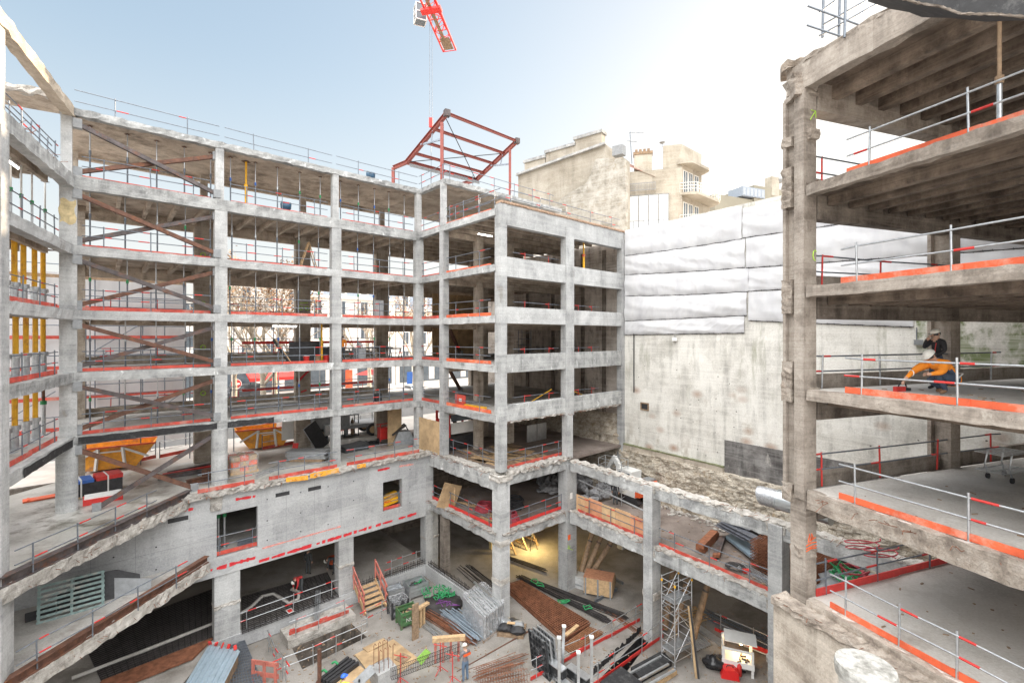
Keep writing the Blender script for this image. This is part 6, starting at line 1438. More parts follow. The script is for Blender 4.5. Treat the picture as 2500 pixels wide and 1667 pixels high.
# film wrapped formwork load and sacks
p, f = frame_at(1185, 1552, LP, YA-1.15); g = thing('film_wrapped_load', 'clear film wrapped load of grey ribbed panels against the corner pillar', 'pallet load', p)
f = Fr(tuple(PF(1180, 1520)[:2]), (PF(1210,1548)-PF(1165,1500))[:2], (PF(1225,1510)-PF(1180,1545))[:2])
for k in range(14): MB().box(f, -1.3, 1.3, -.95+.135*k, -.95+.135*k+.09, LP+.15, LP+1.35+.05*(k % 3)).build('panel', M['grey'] if k % 2 else M['alu'], g)
MB().box(f, -1.3, 1.3, -.95, .95, LP, LP+.15).build('pallet', M['oldwood'], g); wrap(g, f, -1.34, 1.34, -1.0, 1.0, LP+.05, LP+1.5, 9)
MB().bar(f.P(-1.6,.3,LP+1.6), f.P(1.5,.5,LP+1.5), .14, .08).build('top_tube', M['alu'], g)
p, f = frame_at(1250, 1540, LP, YA-.9); g = thing('sack_pallet', 'pallet of torn black and silver sacks beside the corner pillar foot', 'pallet load', p); MB().box(f,-.75,.75,-.6,.6,LP,LP+.14).build('pallet', M['oldwood'], g)
for k, (a, b, m) in enumerate(((-.35,-.2,M['dark']),(.3,.1,M['grey']),(0,.35,M['dark']),(-.3,.3,M['alu']),(.4,-.35,M['dark']))): MB().blob(f.P(a,b,LP+.3), (.42,.32,.2), k+5, 3, .2).build('sack', m, g)
MB().box(f,-.25,.2,-.2,.0,LP+.52,LP+.55).build('board', M['wood'], g)
# lime sheet, trestle, starter block, cages
g = thing('lime_sheet', 'bright lime green speckled sheet propped beside the plywood', 'sheet', PF(1034, 1622)); q = [PF(1017, 1606, LP+.55), PF(1040, 1581, LP+.9), PF(1052, 1592, LP+.5), PF(1028, 1622, LP+.02)]; MB().add(q+[v-Vector((0,0,.03)) for v in q], [(0,1,2,3),(7,6,5,4),(0,4,5,1),(1,5,6,2),(2,6,7,3),(3,7,4,0)]).build('sheet', M['lime'], g); MB().bar(q[1], PF(1046, 1606), .06).build('prop_stick', M['wood'], g)
p, f = frame_at(1096, 1614, LP, .12); g = thing('red_leg_trestle', 'timber trestle with pale top beam and pink-red legs behind the standing worker', 'trestle', p); MB().box(f,-.85,.85,-.12,.12,LP+1.1,LP+1.32).build('top_beam', M['wood'], g)
for a in (-.7,-.3,.1,.5): MB().box(f,a-.06,a+.06,-.05,.05,LP,LP+1.1).build('leg', M['redf'], g)
g = thing('starter_block', 'pale concrete block with hooked rebar sprouting from its top', 'concrete block', PF(934, 1668)); f = Fr(tuple(PF(936, 1662)[:2]), A.ax, (-A.ay[0], -A.ay[1])); MB().box(f,-.5,.5,-.45,.45,LP,LP+.75).build('block', M['conc'], g)
for k in range(8):
    a, b = -.36+.24*(k % 4), -.3+.6*(k//4); MB().tube([f.P(a,b,LP+.7), f.P(a,b,LP+1.75), f.P(a+.06,b,LP+1.83), f.P(a+.13,b,LP+1.72)], .016, 5).build('hooked_bar', M['rebar'], g)
def cage(name, label, a, b, w_, h_, mat, z=.1, n=24, base=LP):
    A_, B_ = PF(*a, base+z), PF(*b, base+z); g = thing(name, label, 'rebar cage', A_, 'rebar cages'); d = (B_-A_); L = d.length; d.normalize(); sd_ = Vector((-d.y, d.x, 0)); mb = MB()
    for o, zz in ((-w_/2,0),(w_/2,0),(-w_/2,h_),(w_/2,h_)): mb.tube([A_+sd_*o+Vector((0,0,zz)), B_+sd_*o+Vector((0,0,zz))], .014, 4)
    mb.build('long_bar', mat, g); mb = MB()
    for k in range(n+1):
        c = A_+d*L*k/n; q = [c+sd_*o+Vector((0,0,zz)) for o, zz in ((-w_/2,0),(w_/2,0),(w_/2,h_),(-w_/2,h_))]; mb.tube(q+[q[0]], .009, 3, cap=False)
    mb.build('stirrup', mat, g); return g
cage('rebar_cage', 'long slim rebar cage set on red stands beside the standing worker', (955, 1655), (1122, 1592), .25, .4, M['rebard'], .75, 40)
for px, py, l in ((1075, 1640, 'first'), (1105, 1665, 'second'), (978, 1668, 'third')):
    p = PF(px, py); g = thing('red_stand', f'{l} spindly red bar stand carrying the slim rebar cage', 'stand', p, 'red stands under the rebar cage'); MB().tube([p+Vector((0,0,.05)), p+Vector((0,0,1.5))], .025, 6).build('post', M['redm'], g)
    for a in (0, 2.1, 4.2): MB().tube([p+Vector((0,0,.3)), p+Vector((math.cos(a)*.4, math.sin(a)*.4, .02))], .018, 5).build('leg', M['redm'], g)
    MB().tube([p+Vector((-.35,.1,1.35)), p+Vector((.35,-.1,1.35))], .02, 5).build('arm', M['redm'], g)
for k, (a, b) in enumerate((((1165, 1660), (1250, 1640)), ((1180, 1675), (1275, 1650)), ((1195, 1690), (1290, 1665)))): cage('rebar_cage', f'{ORD[k+1]} rusty stirrup cage heaped at the front edge of the pit', a, b, .4, .55, M['rebar'], .02, 14)
bars('rusty_offcuts', 'pile of long rusty bars pointing past the stirrup cages', 'rebar', (1160, 1655), (1282, 1612), 12, .4, .014, M['rebar'], .3)
g = thing('black_beams', 'black timber beams bound with green straps along the plywood edge', 'beams', PF(800, 1655))
for k in range(4): MB().bar(PF(782+8*k, 1660+3*k, LP+.15), PF(850+8*k, 1606+4*k, LP+.15), .14, .2).build('beam', M['dark'], g)
for px, py in ((788, 1638), (815, 1618)): MB().tube([PF(px-4, py, LP+.3), PF(px+3, py-4, LP+.42), PF(px+10, py+2, LP+.3)], .06, 5).build('strap', M['netg'], g)
p = PF(780, 1668); g = thing('rusty_post', 'rusty steel post rising at the front edge of the pit', 'post', p); MB().bar(p, p+Vector((0,0,1.7)), .16, .12).build('post', M['rust'], g); MB().cbox(p+Vector((0,0,.02)), (.4,.4,.04)).build('base_plate', M['rust'], g)
# crates
for px, py, s_, m1, m2, l in ((1463, 1446, 1.15, M['wood'], plain('red brown ply', (.40,.19,.11), .7), 'large timber crate with red-brown lid below the raking logs'), (1484, 1428, .62, M['oldwood'], M['oldwood'], 'small brown crate tucked behind the large one')):
    p, f = frame_at(px, py, LP, -.35); g = thing('timber_crate', l, 'crate', p); MB().box(f,-s_*.8,s_*.8,-s_*.5,s_*.5,LP+.12,LP+s_).build('crate_body', m1, g); MB().box(f,-s_*.82,s_*.82,-s_*.52,s_*.52,LP+s_,LP+s_+.05).build('lid', m2, g)
    for a in (-.7,0,.7): MB().box(f,a*s_-.05,a*s_+.05,-s_*.53,-s_*.5,LP,LP+s_).build('batten', M['grey'], g)
g = thing('steel_channel', 'grey steel channel lying in front of the large crate', 'steel profile', PF(1455, 1464)); MB().ibeam(PF(1452, 1466, LP+.1), PF(1506, 1437, LP+.1), .16, .16).build('channel', M['tube'], g); MB().bar(PF(1466, 1390, LP+.08), PF(1520, 1424, LP+.08), .16).build('channel', M['tube'], g)
p, f = frame_at(1418, 1430, LP, -.6); g = thing('footing_block', 'pale concrete footing block at the foot of the raking logs', 'concrete block', p); MB().box(f,-.5,.5,-.4,.4,LP,LP+.75).build('block', M['conc'], g); MB().box(f,-.3,.3,-.42,-.4,LP+.2,LP+.3).build('joint', M['grey'], g)
# raking logs
for k, (x0, t0, x1, t1, l) in enumerate(((1412, 1.0, 1466, 3.2, 'first raking log beside the lit cellar'), (1422, 1.2, 1499, 3.6, 'second raking log beside the lit cellar'), (1432, 1.4, 1542, 4.0, 'longest raking log leaning towards the pit beam'),
     (1622, 1.2, 1655, 2.8, 'log shore behind the scaffold tower'), (1645, 1.5, 1706, 3.4, 'middle log shore behind the scaffold tower'), (1692, 1.8, 1752, 3.4, 'thick pale log shore above the wooden pallet'))):
    A_, B_ = E.P(E.on(x0, t0), t0, LP+.1), E.P(E.on(x1, t1), t1, L0-.3); g = thing('log_shore', l, 'log', A_, 'raking log shores'); mid = (A_+B_)/2+Vector((.03,.02,.05)); MB().tube([A_, mid, B_], .19, 10, .14).build('log', M['oldwood'], g)
    MB().tube([mid-(B_-A_).normalized()*.05, mid+(B_-A_).normalized()*.05], .175, 10).build('band', M['rustd'], g)
# yellow lit cellar bay: wall, frames, work lamps
yw = thing('lit_cellar_bay', 'yellow lit cellar recess with timber frames behind the pit frame pillar', 'cellar', A.P(26, 0, LP)); ym = concrete('yellow cellar wall', (.60,.46,.18), (.42,.30,.10), (.70,.56,.26), .3, 1, .4)
MB().box(A, 24.5, 33, 1.2, 1.5, LP, L0-.3).build('back_wall', ym, yw)
mb = MB()
for s in (25.4, 26.6, 27.8): mb.bar(A.P(s, 3.4, LP), A.P(s, 1.7, LP+2.4), .12); mb.bar(A.P(s, 1.75, LP), A.P(s, 1.75, LP+2.4), .12); mb.bar(A.P(s, 3.2, LP+.3), A.P(s, 1.8, LP+.3), .1)
mb.bar(A.P(25.3, 1.75, LP+2.3), A.P(28, 1.75, LP+2.3), .12); mb.build('timber_frame', M['wood'], yw)
def lamp(label, p, e, colr, r=.12):
    g = thing('work_lamp', label, 'lamp', p, 'lit work lamps'); MB().cbox(p+Vector((0,0,1.5)), (.34,.2,.28), (.3,0,.3)).build('lamp_head', M['dark'], g); MB().cbox(p+Vector((0,-.105,1.47)), (.26,.02,.2), (.3,0,.3)).build('lamp_glass', glow('warm lamp glass', colr, 9), g)
    for a in (0, 2.1, 4.2): MB().tube([p+Vector((0,0,1.3)), p+Vector((math.cos(a)*.4, math.sin(a)*.4, 0.01))], .02, 5).build('leg', M['dark'], g)
    l = bpy.data.lights.new('work_lamp_light', 'POINT'); l.energy = e; l.color = colr; l.shadow_soft_size = r; o = bpy.data.objects.new('work_lamp_light', l); o.location = p+Vector((0,-.3,1.6)); col.objects.link(o)
lamp('lit tripod work lamp on the yellow cellar floor', A.P(27.0, 3.6, LP), 170, (1, .72, .28))
# scaffold tower
p, f = frame_at(1652, 1612, LP, .55); g = thing('scaffold_tower', 'silver aluminium scaffold tower with two decks standing in the pit', 'scaffold tower', p)
cw, cd, H = .66, .42, 4.5
for a in (-cw, cw):
    for b in (-cd, cd):
        MB().tube([f.P(a,b,LP+.15), f.P(a,b,LP+H)], .032, 6).build('standard', M['alu'], g); MB().tube([f.P(a,b,LP), f.P(a,b,LP+.2)], .06, 8).build('foot', M['grey'], g)
        MB().cbox(f.P(a,b,LP+H-.25), (.08,.08,.12)).build('yellow_tag', M['yellow'], g)
for k, z in enumerate([.35+.4*i for i in range(11)]):
    for a in (-cw, cw): MB().tube([f.P(a,-cd,LP+z), f.P(a,cd,LP+z)], .02, 5).build('rung', M['alu'], g)
for z in (.4, 1.0, 2.3, 2.8, 3.6, 4.0, 4.45):
    for b in (-cd, cd): MB().tube([f.P(-cw,b,LP+z), f.P(cw,b,LP+z)], .022, 5).build('rail', M['alu'], g)
for z0, sg in ((.4, 1), (1.6, -1), (2.9, 1)):
    for b in (-cd, cd): MB().tube([f.P(-cw*sg,b,LP+z0), f.P(cw*sg,b,LP+z0+1.5)], .02, 5).build('diagonal', M['alu'], g)
for z in (.75, 3.3): MB().box(f,-cw,cw,-cd,cd,LP+z,LP+z+.05).build('deck', M['steel'], g)
g = thing('leaning_plank', 'narrow black edged plank leaning against the scaffold tower', 'plank', PF(1700, 1654)); MB().bar(PF(1702, 1655), f.P(.4,-.48,LP+3.0), .2, .04, up=(0,-1,.3)).build('plank', M['ply'], g); MB().bar(PF(1704, 1655)+Vector((.02,-.03,0)), f.P(.42,-.51,LP+3.0), .1, .03, up=(0,-1,.3)).build('edge_strip', M['dark'], g)
# pallets
def pallet(label, p, f, z, tilt=None, mat=None, L=1.2, W_=1.0, nb=7):
    g = thing('wooden_pallet', label, 'pallet', p, 'wooden pallets'); n0 = Vector((f.ay[0], f.ay[1], 0)) if tilt is None else Vector(tilt).normalized(); u = Vector((f.ax[0], f.ax[1], 0)); w_ = u.cross(n0).normalized()
    P_ = lambda s, t, h: p+u*s+n0*t+w_*h
    for k in range(nb): t = W_*(k/(nb-1)); MB().bar(P_(-L/2,t,.1), P_(L/2,t,.1), .1, .022, up=w_).build('slat', mat or M['wood'], g)
    for s in (-L/2+.06, 0, L/2-.06): MB().bar(P_(s,0,.045), P_(s,W_,.045), .09, .085, up=w_).build('bearer', mat or M['wood'], g)
    return g
p, f = frame_at(1712, 1519, LP, .35); pallet('bare wooden pallet lying behind the scaffold tower', p, f, LP, L=1.5, W_=1.3)
p = at(175, 1500, L0); f = Fr((p.x, p.y), A.ax, (-A.ay[0], -A.ay[1])); pallet('blue-green pallet leaning on the basement wall over the lower slab', at(175, 1497, L0), f, L0, tilt=(-A.ay[0]*.35, -A.ay[1]*.35, .94), mat=plain('faded green slat', (.22,.30,.29), .8, 0, .35, 4, .1, (.42,.40,.36)), L=2.1, W_=1.35, nb=8)
p = at(265, 1462, L0); f = Fr((p.x, p.y), A.ax, (-A.ay[0], -A.ay[1])); g = thing('dark_boards', 'charcoal panels leaning on the basement wall beside the green pallet', 'panels', p)
n0 = Vector((-A.ay[0]*.3, -A.ay[1]*.3, .95)); MB().extr([f.P(-1.1,0,L0), f.P(1.15,-.1,L0), f.P(1.1,-.1,L0)+n0*.75, f.P(.3,0,L0)+n0*1.15, f.P(-1.1,0,L0)+n0*1.3], Vector((A.ay[0], A.ay[1], .2))*.05).build('panel', M['dark'], g); MB().extr([f.P(.2,-.06,L0), f.P(1.5,-.16,L0), f.P(1.5,-.16,L0)+n0*.45, f.P(.2,-.06,L0)+n0*.85], Vector((A.ay[0], A.ay[1], .2))*.05).build('panel', M['grey'], g)
p = at(95, 1508, L0); f = Fr((p.x, p.y), A.ax, (-A.ay[0], -A.ay[1])); g = thing('black_cases', 'two small black boards at the wall foot left of the green pallet', 'boards', p); MB().box(f,-.4,.5,-.1,.0,L0,L0+.35).build('board', M['dark'], g); MB().box(f,.55,1.2,-.05,.04,L0,L0+.75).build('board', M['dark'], g)
bars('curved_rods', 'sweep of grey reinforcing rods under the pit frame', 'rebar', (1722, 1500), (1870, 1572), 26, .6, .025, M['tube'], .15)
g = thing('red_plank', 'long red edged plank behind the white work bench', 'plank', PF(1770, 1550)); MB().bar(PF(1768, 1549, LP+.3), PF(1878, 1592, LP+.3), .05, .22).build('plank', M['redm'], g); MB().bar(PF(1768, 1552, LP+.12), PF(1878, 1596, LP+.12), .3, .05).build('ledge', M['white'], g)
a, b, c = PF(1668, 1560, LP+.05), PF(1700, 1590, LP+.05), PF(1700, 1548, LP+.05)
g = thing('corrugated_sheet', 'grey corrugated sheet on the floor by the scaffold tower', 'sheet', a); corr(MB(), a, (b-a).normalized(), (c-a).normalized(), (b-a).length, (c-a).length*1.2, 8, .05, .02).build('sheet', M['alu'], g); MB().bar(PF(1690, 1520, LP+.1), PF(1766, 1572, LP+.1), .4, .12).build('profile', M['alu'], g)
# white work bench with lamp
p, f = frame_at(1800, 1632, LP, -.38); g = thing('white_work_bench', 'white painted site bench with slanted roof board and warm lamp inside', 'bench', p)
for a in (-.66, .66):
    for b in (-.42, .42): MB().box(f,a-.06,a+.06,b-.06,b+.06,LP,LP+1.25+(.2 if b > 0 else 0)).build('post', M['white'], g)
MB().box(f,-.7,.7,-.46,.46,LP+.62,LP+.67).build('bench_top', M['white'], g); MB().bar(f.P(.15,-.1,LP+1.38), f.P(.15,.72,LP+1.52), 1.5, .04).build('roof_board', M['white'], g); MB().box(f,-.74,.74,-.52,-.46,LP+.4,LP+.68).build('apron', M['white'], g); MB().box(f,-.72,-.66,-.4,.4,LP+1.12,LP+1.25).build('side_rail', M['white'], g); MB().box(f,-.72,.72,-.47,-.42,LP+1.14,LP+1.26).build('front_rail', M['white'], g)
for k in range(6): MB().cbox(f.P(R.uniform(-.5,.5), R.uniform(-.35,.25), LP+.71), (R.uniform(.1,.3), .06, .07), (0,0,R.uniform(0,3))).build('tool', R.choice([M['dark'], M['rustd'], M['orange']]), g)
l = bpy.data.lights.new('bench_lamp_light', 'POINT'); l.energy = 14; l.color = (1,.62,.25); l.shadow_soft_size = .1; o = bpy.data.objects.new('bench_lamp_light', l); o.location = f.P(.2,.2,LP+1.05); col.objects.link(o)
MB().lathe(f.P(.2,.3,LP+1.1), [(.04,0),(.09,.08),(.02,.16)], 10).build('bulb', glow('bulb', (1,.7,.35), 12), g)
p = PF(1750, 1630); g = thing('black_bag', 'slumped black rubbish bag before the white bench', 'bag', p); MB().blob(p+Vector((0,0,.28)), (.62,.45,.32), 2, 3, .22).build('bag_body', plain('black film', (.02,.02,.022), .25, 0, .3, 4), g); MB().blob(p+Vector((-.4,.1,.5)), (.14,.12,.12), 3, 2, .2).build('bag_neck', M['dark'], g)
p, f = frame_at(1781, 1650, LP, -.3); g = thing('red_tool_case', 'bright red tool case on the floor between bag and extinguisher', 'tool case', p); MB().extr([f.P(-.42,-.28,LP),f.P(.42,-.28,LP),f.P(.38,-.28,LP+.36),f.P(.2,-.28,LP+.5),f.P(-.3,-.28,LP+.46)], f.P(0,.5,0)-f.P(0,0,0)).build('case_body', plain('case red', (.65,.02,.02), .35, 0, .1), g); MB().tube([f.P(-.15,-.05,LP+.46),f.P(-.1,-.05,LP+.58),f.P(.12,-.05,LP+.58),f.P(.17,-.05,LP+.48)], .025, 6).build('handle', M['dark'], g)
p = PF(1805, 1648); g = thing('fire_extinguisher', 'red fire extinguisher standing at the foot of the white bench', 'extinguisher', p); MB().lathe(p, [(.11,0),(.12,.05),(.12,.5),(.07,.6),(.03,.64)], 14).build('cylinder', M['redm'], g); MB().bar(p+Vector((-.1,0,.68)), p+Vector((.1,0,.7)), .05).build('lever', M['dark'], g); MB().tube([p+Vector((.04,0,.66)), p+Vector((.16,0,.5)), p+Vector((.14,0,.2))], .018, 5).build('hose', M['dark'], g)
p = PF(1795, 1628); g = thing('milk_crate', 'dark wire crate in front of the white bench', 'crate', p); f = Fr((p.x,p.y),(1,-.3),(.3,1)); MB().box(f,-.45,.45,-.3,.3,LP,LP+.05).build('crate_base', M['dark'], g)
for a in (-.45,.45):
    for z in (.15,.3): MB().bar(f.P(a,-.3,LP+z), f.P(a,.3,LP+z), .03).build('wire', M['alu'], g)
for b in (-.3,.3):
    for z in (.15,.3): MB().bar(f.P(-.45,b,LP+z), f.P(.45,b,LP+z), .03).build('wire', M['alu'], g)
# formwork panels at the front
def waffle(g, o, u, v, n_, L, W_, nu, nv, mat, fmat):
    """ribbed form panel: o corner, u along, v up, n_ out"""
    MB().hexa([o, o+u*L, o+u*L+n_*.03, o+n_*.03, o+v*W_, o+u*L+v*W_, o+u*L+v*W_+n_*.03, o+v*W_+n_*.03]).build('panel_face', mat, g); mb = MB()
    for i in range(nu+1): p = o+u*(L*i/nu)+n_*.07; mb.bar(p, p+v*W_, .05, .1, up=n_)
    for j in range(nv+1): p = o+v*(W_*j/nv)+n_*.07; mb.bar(p, p+u*L, .05, .095, up=n_)
    mb.build('panel_rib', fmat, g)
blk = plain('black form panel', (.03,.032,.035), .5, .2, .4, 4, 0, (.25,.26,.27))
o = PF(1304, 1622); e = PF(1345, 1660); u = (e-o).normalized(); L = (e-o).length; v = Vector((-.12,.15,1)).normalized(); n_ = v.cross(u).normalized(); 
if n_.dot(-o) < 0: n_ = -n_
for k in range(3):
    g = thing('waffle_shutter', ('nearest black waffle form panel standing upright', 'second black form panel leaning behind the nearest', 'third form panel at the back of the leaning set')[k], 'form panel', o, 'black form panels'); waffle(g, o-n_*.28*k, u, v, n_, L, 1.75, 5, 6, blk, blk if k == 0 else M['alu'])
for k, (a, b, z, l) in enumerate((((1328, 1600), (1378, 1635), .75, 'uppermost pale form beam beside the waffle panel'), ((1388, 1622), (1438, 1656), .55, 'long white topped form beam in the front stack'), ((1362, 1652), (1410, 1690), .3, 'lower pale form beam at the very front'))):
    A_, B_ = PF(*a, LP+z), PF(*b, LP+z); g = thing('form_beam', l, 'form beam', A_, 'pale form beams'); MB().bar(A_, B_, .42, .05).build('top_flange', M['alu'], g); MB().bar(A_-Vector((0,0,.28)), B_-Vector((0,0,.28)), .3, .5).build('web', blk, g); MB().bar(A_-Vector((0,0,z-.02)), B_-Vector((0,0,z-.02)), .3, .03).build('bottom_flange', M['alu'], g)
for px, py, h_, l in ((1372, 1640, 2.3, 'tall pale post clamped in the form stack'), (1365, 1690, 2.6, 'first white post at the front edge'), (1412, 1690, 1.9, 'second white post at the front edge'), (1444, 1700, 2.8, 'white post with hooked bars at the front edge')):
    p = PF(px, py); g = thing('form_post', l, 'post', p, 'white form posts'); MB().bar(p, p+Vector((.1 if h_ == 2.3 else 0, 0, h_)), .13, .13).build('post', M['alu'], g); MB().cbox(p+Vector((.1 if h_ == 2.3 else 0,0,h_+.03)), (.2,.16,.08)).build('head', M['white'], g)
flat('black_sheet', 'big flat black sheet at the front edge of the pit', 'sheet', ((1465, 1668), (1516, 1630), (1572, 1672), (1520, 1710)), .35, .1, M['black'])
g = flat('panel_pack', 'pack of scuffed black boards edged with pale profile', 'board pack', ((1540, 1642), (1618, 1600), (1640, 1625), (1562, 1668)), .02, .3, M['black']); 
for a, b in (((1536, 1644), (1614, 1601)), ((1556, 1662), (1632, 1620)), ((1580, 1672), (1648, 1634))): MB().bar(PF(*a, LP+.36), PF(*b, LP+.36), .1, .08).build('edge_profile', M['alu'], g)
g = thing('timber_baulk', 'pale squared timber lying beside the black board pack', 'timber', PF(1590, 1675)); MB().bar(PF(1585, 1680, LP+.12), PF(1648, 1638, LP+.12), .22, .2).build('baulk', M['wood'], g); MB().bar(PF(1583, 1681, LP+.12), PF(1587, 1678, LP+.12), .23, .21).build('painted_end', M['red'], g)
# ------------------------------------------------------------------ basement level of the pit frame (z = L0) and corner block
def Q0(px, py, dz=0): return at(px, py, L0+dz)
# plywood hoarding on the pit beam
s0, s1 = E.on(1408, .25), E.on(1579, .25); g = thing('plywood_hoarding', 'row of orange stained plywood boards along the pit beam edge', 'hoarding', E.P(s0, .25, L0)); n = 5
plys = [plain('ply %d' % k, c, .75, 0, .2, 2, .1) for k, c in enumerate(((.58,.36,.20), (.62,.30,.17), (.60,.42,.24)))]
for k in range(n): MB().box(E, s0+(s1-s0)*k/n, s0+(s1-s0)*(k+1)/n-.02, .22+.02*(k % 2), .26+.02*(k % 2), L0+.03, L0+1.12+.05*(k % 2)).build('board', plys[k % 3], g)
for k in range(4): s = s0+(s1-s0)*(k+.5)/4; MB().box(E, s-.04, s+.04, .29, .35, L0, L0+1.05).build('batten', M['wood'], g)
# rubble heap and lone stones
hp = thing('rubble_heap', 'heap of dark grey broken concrete behind the corner pillar', 'rubble', Q0(1430, 1190)); mb = MB()
for k in range(150):
    q = R.random(); px, py = 1322+200*q+R.uniform(-15,15), 1185-30*q+R.uniform(-22,22)+ (30 if q > .6 else 0)
    c = Q0(px, py, R.uniform(.0,.5)*(1.2-abs(q-.5))); mb.blob(c, (R.uniform(.15,.5), R.uniform(.15,.5), R.uniform(.12,.4)), k, 1, .35)
o = mb.build('stones', concrete('heap rubble', (.25,.25,.26), (.15,.15,.155), (.34,.34,.345), 0, 2, 1), hp); o['kind'] = 'stuff'
mb = MB()
for k in range(240):
    s = R.uniform(2, 24); t = 4.6+R.random()**.6*1.1; mb.blob(E.P(s, t, L0+R.uniform(-.02,.06)), (R.uniform(.04,.2), R.uniform(.04,.2), R.uniform(.04,.14)), k, 1, .4)
o = mb.build('loose_rubble', M['break']); o['kind'] = 'stuff'
mb = MB()
for k in range(320):
    a = R.random(); fr, s, t, z = ((E, R.uniform(1, 18), R.uniform(.5, 4.5), L0) if a < .5 else (A, R.uniform(19.4, 25), R.uniform(2, 8.8), R.choice((L0, L1))))
    mb.cbox(fr.P(s, t, z+.01), (R.uniform(.03,.22), R.uniform(.02,.08), R.uniform(.01,.05)), (0, 0, R.uniform(0,6)))
for k in range(900):
    p = PF(R.uniform(560, 1880), R.uniform(1480, 1667)); mb.cbox(p+Vector((0,0,.012)), (R.uniform(.02,.16), R.uniform(.02,.06), R.uniform(.01,.04)), (0,0,R.uniform(0,6)))
for k in range(60): mb.cbox(RB.P(R.uniform(.4,5), R.uniform(.6,6), R.choice((-1.61,-4.65,-7.91))), (R.uniform(.02,.18), R.uniform(.02,.06), R.uniform(.01,.03)), (0,0,R.uniform(0,6)))
o = mb.use(M['oldwood']).build('floor_litter', M['oldwood']); o['kind'] = 'stuff'
# excavator
p = Q0(1548, 1222); f = Fr((p.x, p.y), (.55,-.83), (.83,.55)); g = thing('mini_excavator', 'small white and orange excavator seen from behind near the rubble heap', 'excavator', p); exo = plain('digger orange', (.72,.12,.04), .45, 0, .15)
for t in (-.75,.75): MB().extr([f.P(s, t-.2, L0+z) for s, z in ((-1.0,.05),(1.0,.05),(1.25,.28),(1.0,.55),(-1.0,.55),(-1.25,.28))], f.P(0,.4,0)-f.P(0,0,0)).build('track', M['dark'], g)
MB().box(f,-1.1,.9,-.9,.9,L0+.6,L0+1.0).build('slew_deck', M['white'], g); cwt = MB().extr([f.P(s, -.92, L0+z) for s, z in ((.9,.65),(1.35,.75),(1.3,1.55),(.9,1.7))], f.P(0,1.84,0)-f.P(0,0,0)).build('counterweight', exo, g)
MB().box(f,1.3,1.36,-.55,.55,L0+1.0,L0+1.2).build('rear_plate', M['white'], cwt)
for t in (-.65,.65): MB().box(f,1.3,1.37,t-.1,t+.1,L0+1.3,L0+1.45).build('rear_light', M['dark'], cwt)
cbn = MB().extr([f.P(s, -.9, L0+z) for s, z in ((-1.0,1.0),(.5,1.0),(.6,2.3),(-.7,2.3))], f.P(0,1.0,0)-f.P(0,0,0)).build('cab', M['white'], g); MB().extr([f.P(s, -.93, L0+z) for s, z in ((-.75,1.35),(.35,1.35),(.42,2.15),(-.6,2.15))], f.P(0,1.06,0)-f.P(0,0,0)).build('cab_window', M['glass'], cbn)
MB().box(f,.55,1.2,-.85,.85,L0+1.0,L0+1.72).build('engine_hood', M['grey'], g)
mb = MB(); mb.bar(f.P(-1.0,.3,L0+1.1), f.P(-2.2,.3,L0+2.6), .25, .35); mb.bar(f.P(-2.15,.3,L0+2.65), f.P(-3.1,.3,L0+1.2), .2, .28); mb.build('boom', M['white'], g)
MB().extr([f.P(s, .05, L0+z) for s, z in ((-3.0,1.3),(-3.4,.5),(-2.9,.25),(-2.6,.6))], f.P(0,.5,0)-f.P(0,0,0)).build('bucket', M['dark'], g)
# small scaffold by the excavator
p, f = frame_at(1497, 1222, L0, -.7); g = thing('small_scaffold', 'small tube scaffold with ladder beside the excavator', 'scaffold', p)
for a in (-.9,.9):
    for b in (-.5,.5): MB().tube([f.P(a,b,L0), f.P(a,b,L0+3.0)], .03, 5).build('standard', M['alu'], g)
for z in (.5,1.0,1.5,2.0,2.5,3.0):
    mb = MB()
    for b in (-.5,.5): mb.tube([f.P(-.9,b,L0+z), f.P(.9,b,L0+z)], .02, 4)
    for a in (-.9,.9): mb.tube([f.P(a,-.5,L0+z), f.P(a,.5,L0+z)], .02, 4)
    mb.build('ledger', M['alu'], g)
mb = MB(); mb.tube([f.P(-.9,-.5,L0+.2), f.P(.9,-.5,L0+1.9)], .02, 4); mb.tube([f.P(.9,.5,L0+.2), f.P(-.9,.5,L0+1.9)], .02, 4); mb.build('diagonal', M['alu'], g)
MB().tube([E.P(.6,.3,L0+2.1), E.P(6.4,.3,L0+1.55)], .05, 6).build('long_tube', M['steel'], thing('long_tube', 'long pale tube slung along the pit frame above the plywood', 'tube', E.P(.6,.3,L0+2.1)))
# timbers, plates, sheets, rebar stacks
def bar0(g, a, b, w_, h, mat, z=0, part='bar'): MB().bar(Q0(*a, h/2+z), Q0(*b, h/2+z), w_, h).build(part, mat, g)
g = thing('timber_baulks', 'rusty brown squared baulks lying on the dusty floor behind the pit rail', 'timber', Q0(1725, 1335)); rb = plain('rust brown baulk', (.26,.10,.05), .85, 0, .4, 4, .3)
bar0(g, (1706, 1336), (1742, 1300), .32, .3, rb, 0, 'baulk'); bar0(g, (1714, 1341), (1749, 1304), .32, .3, rb, 0, 'baulk'); bar0(g, (1710, 1334), (1745, 1298), .35, .2, rb, .3, 'baulk')
g = thing('form_rack', 'stack of dark slats with rusty ends next to the baulks', 'stack', Q0(1752, 1352))
for k in range(7): bar0(g, (1743+2*k, 1356), (1758+2*k, 1310), .13, .13, M['rustd'], .0+.07*(k % 3), 'slat')
for k in range(7): bar0(g, (1743+2*k, 1357), (1745+2*k, 1352), .14, .14, rb, .0+.07*(k % 3), 'end_block')
g = thing('plate_fan', 'fan of blue-grey steel plates lying on a rebar stack', 'plates', Q0(1800, 1290))
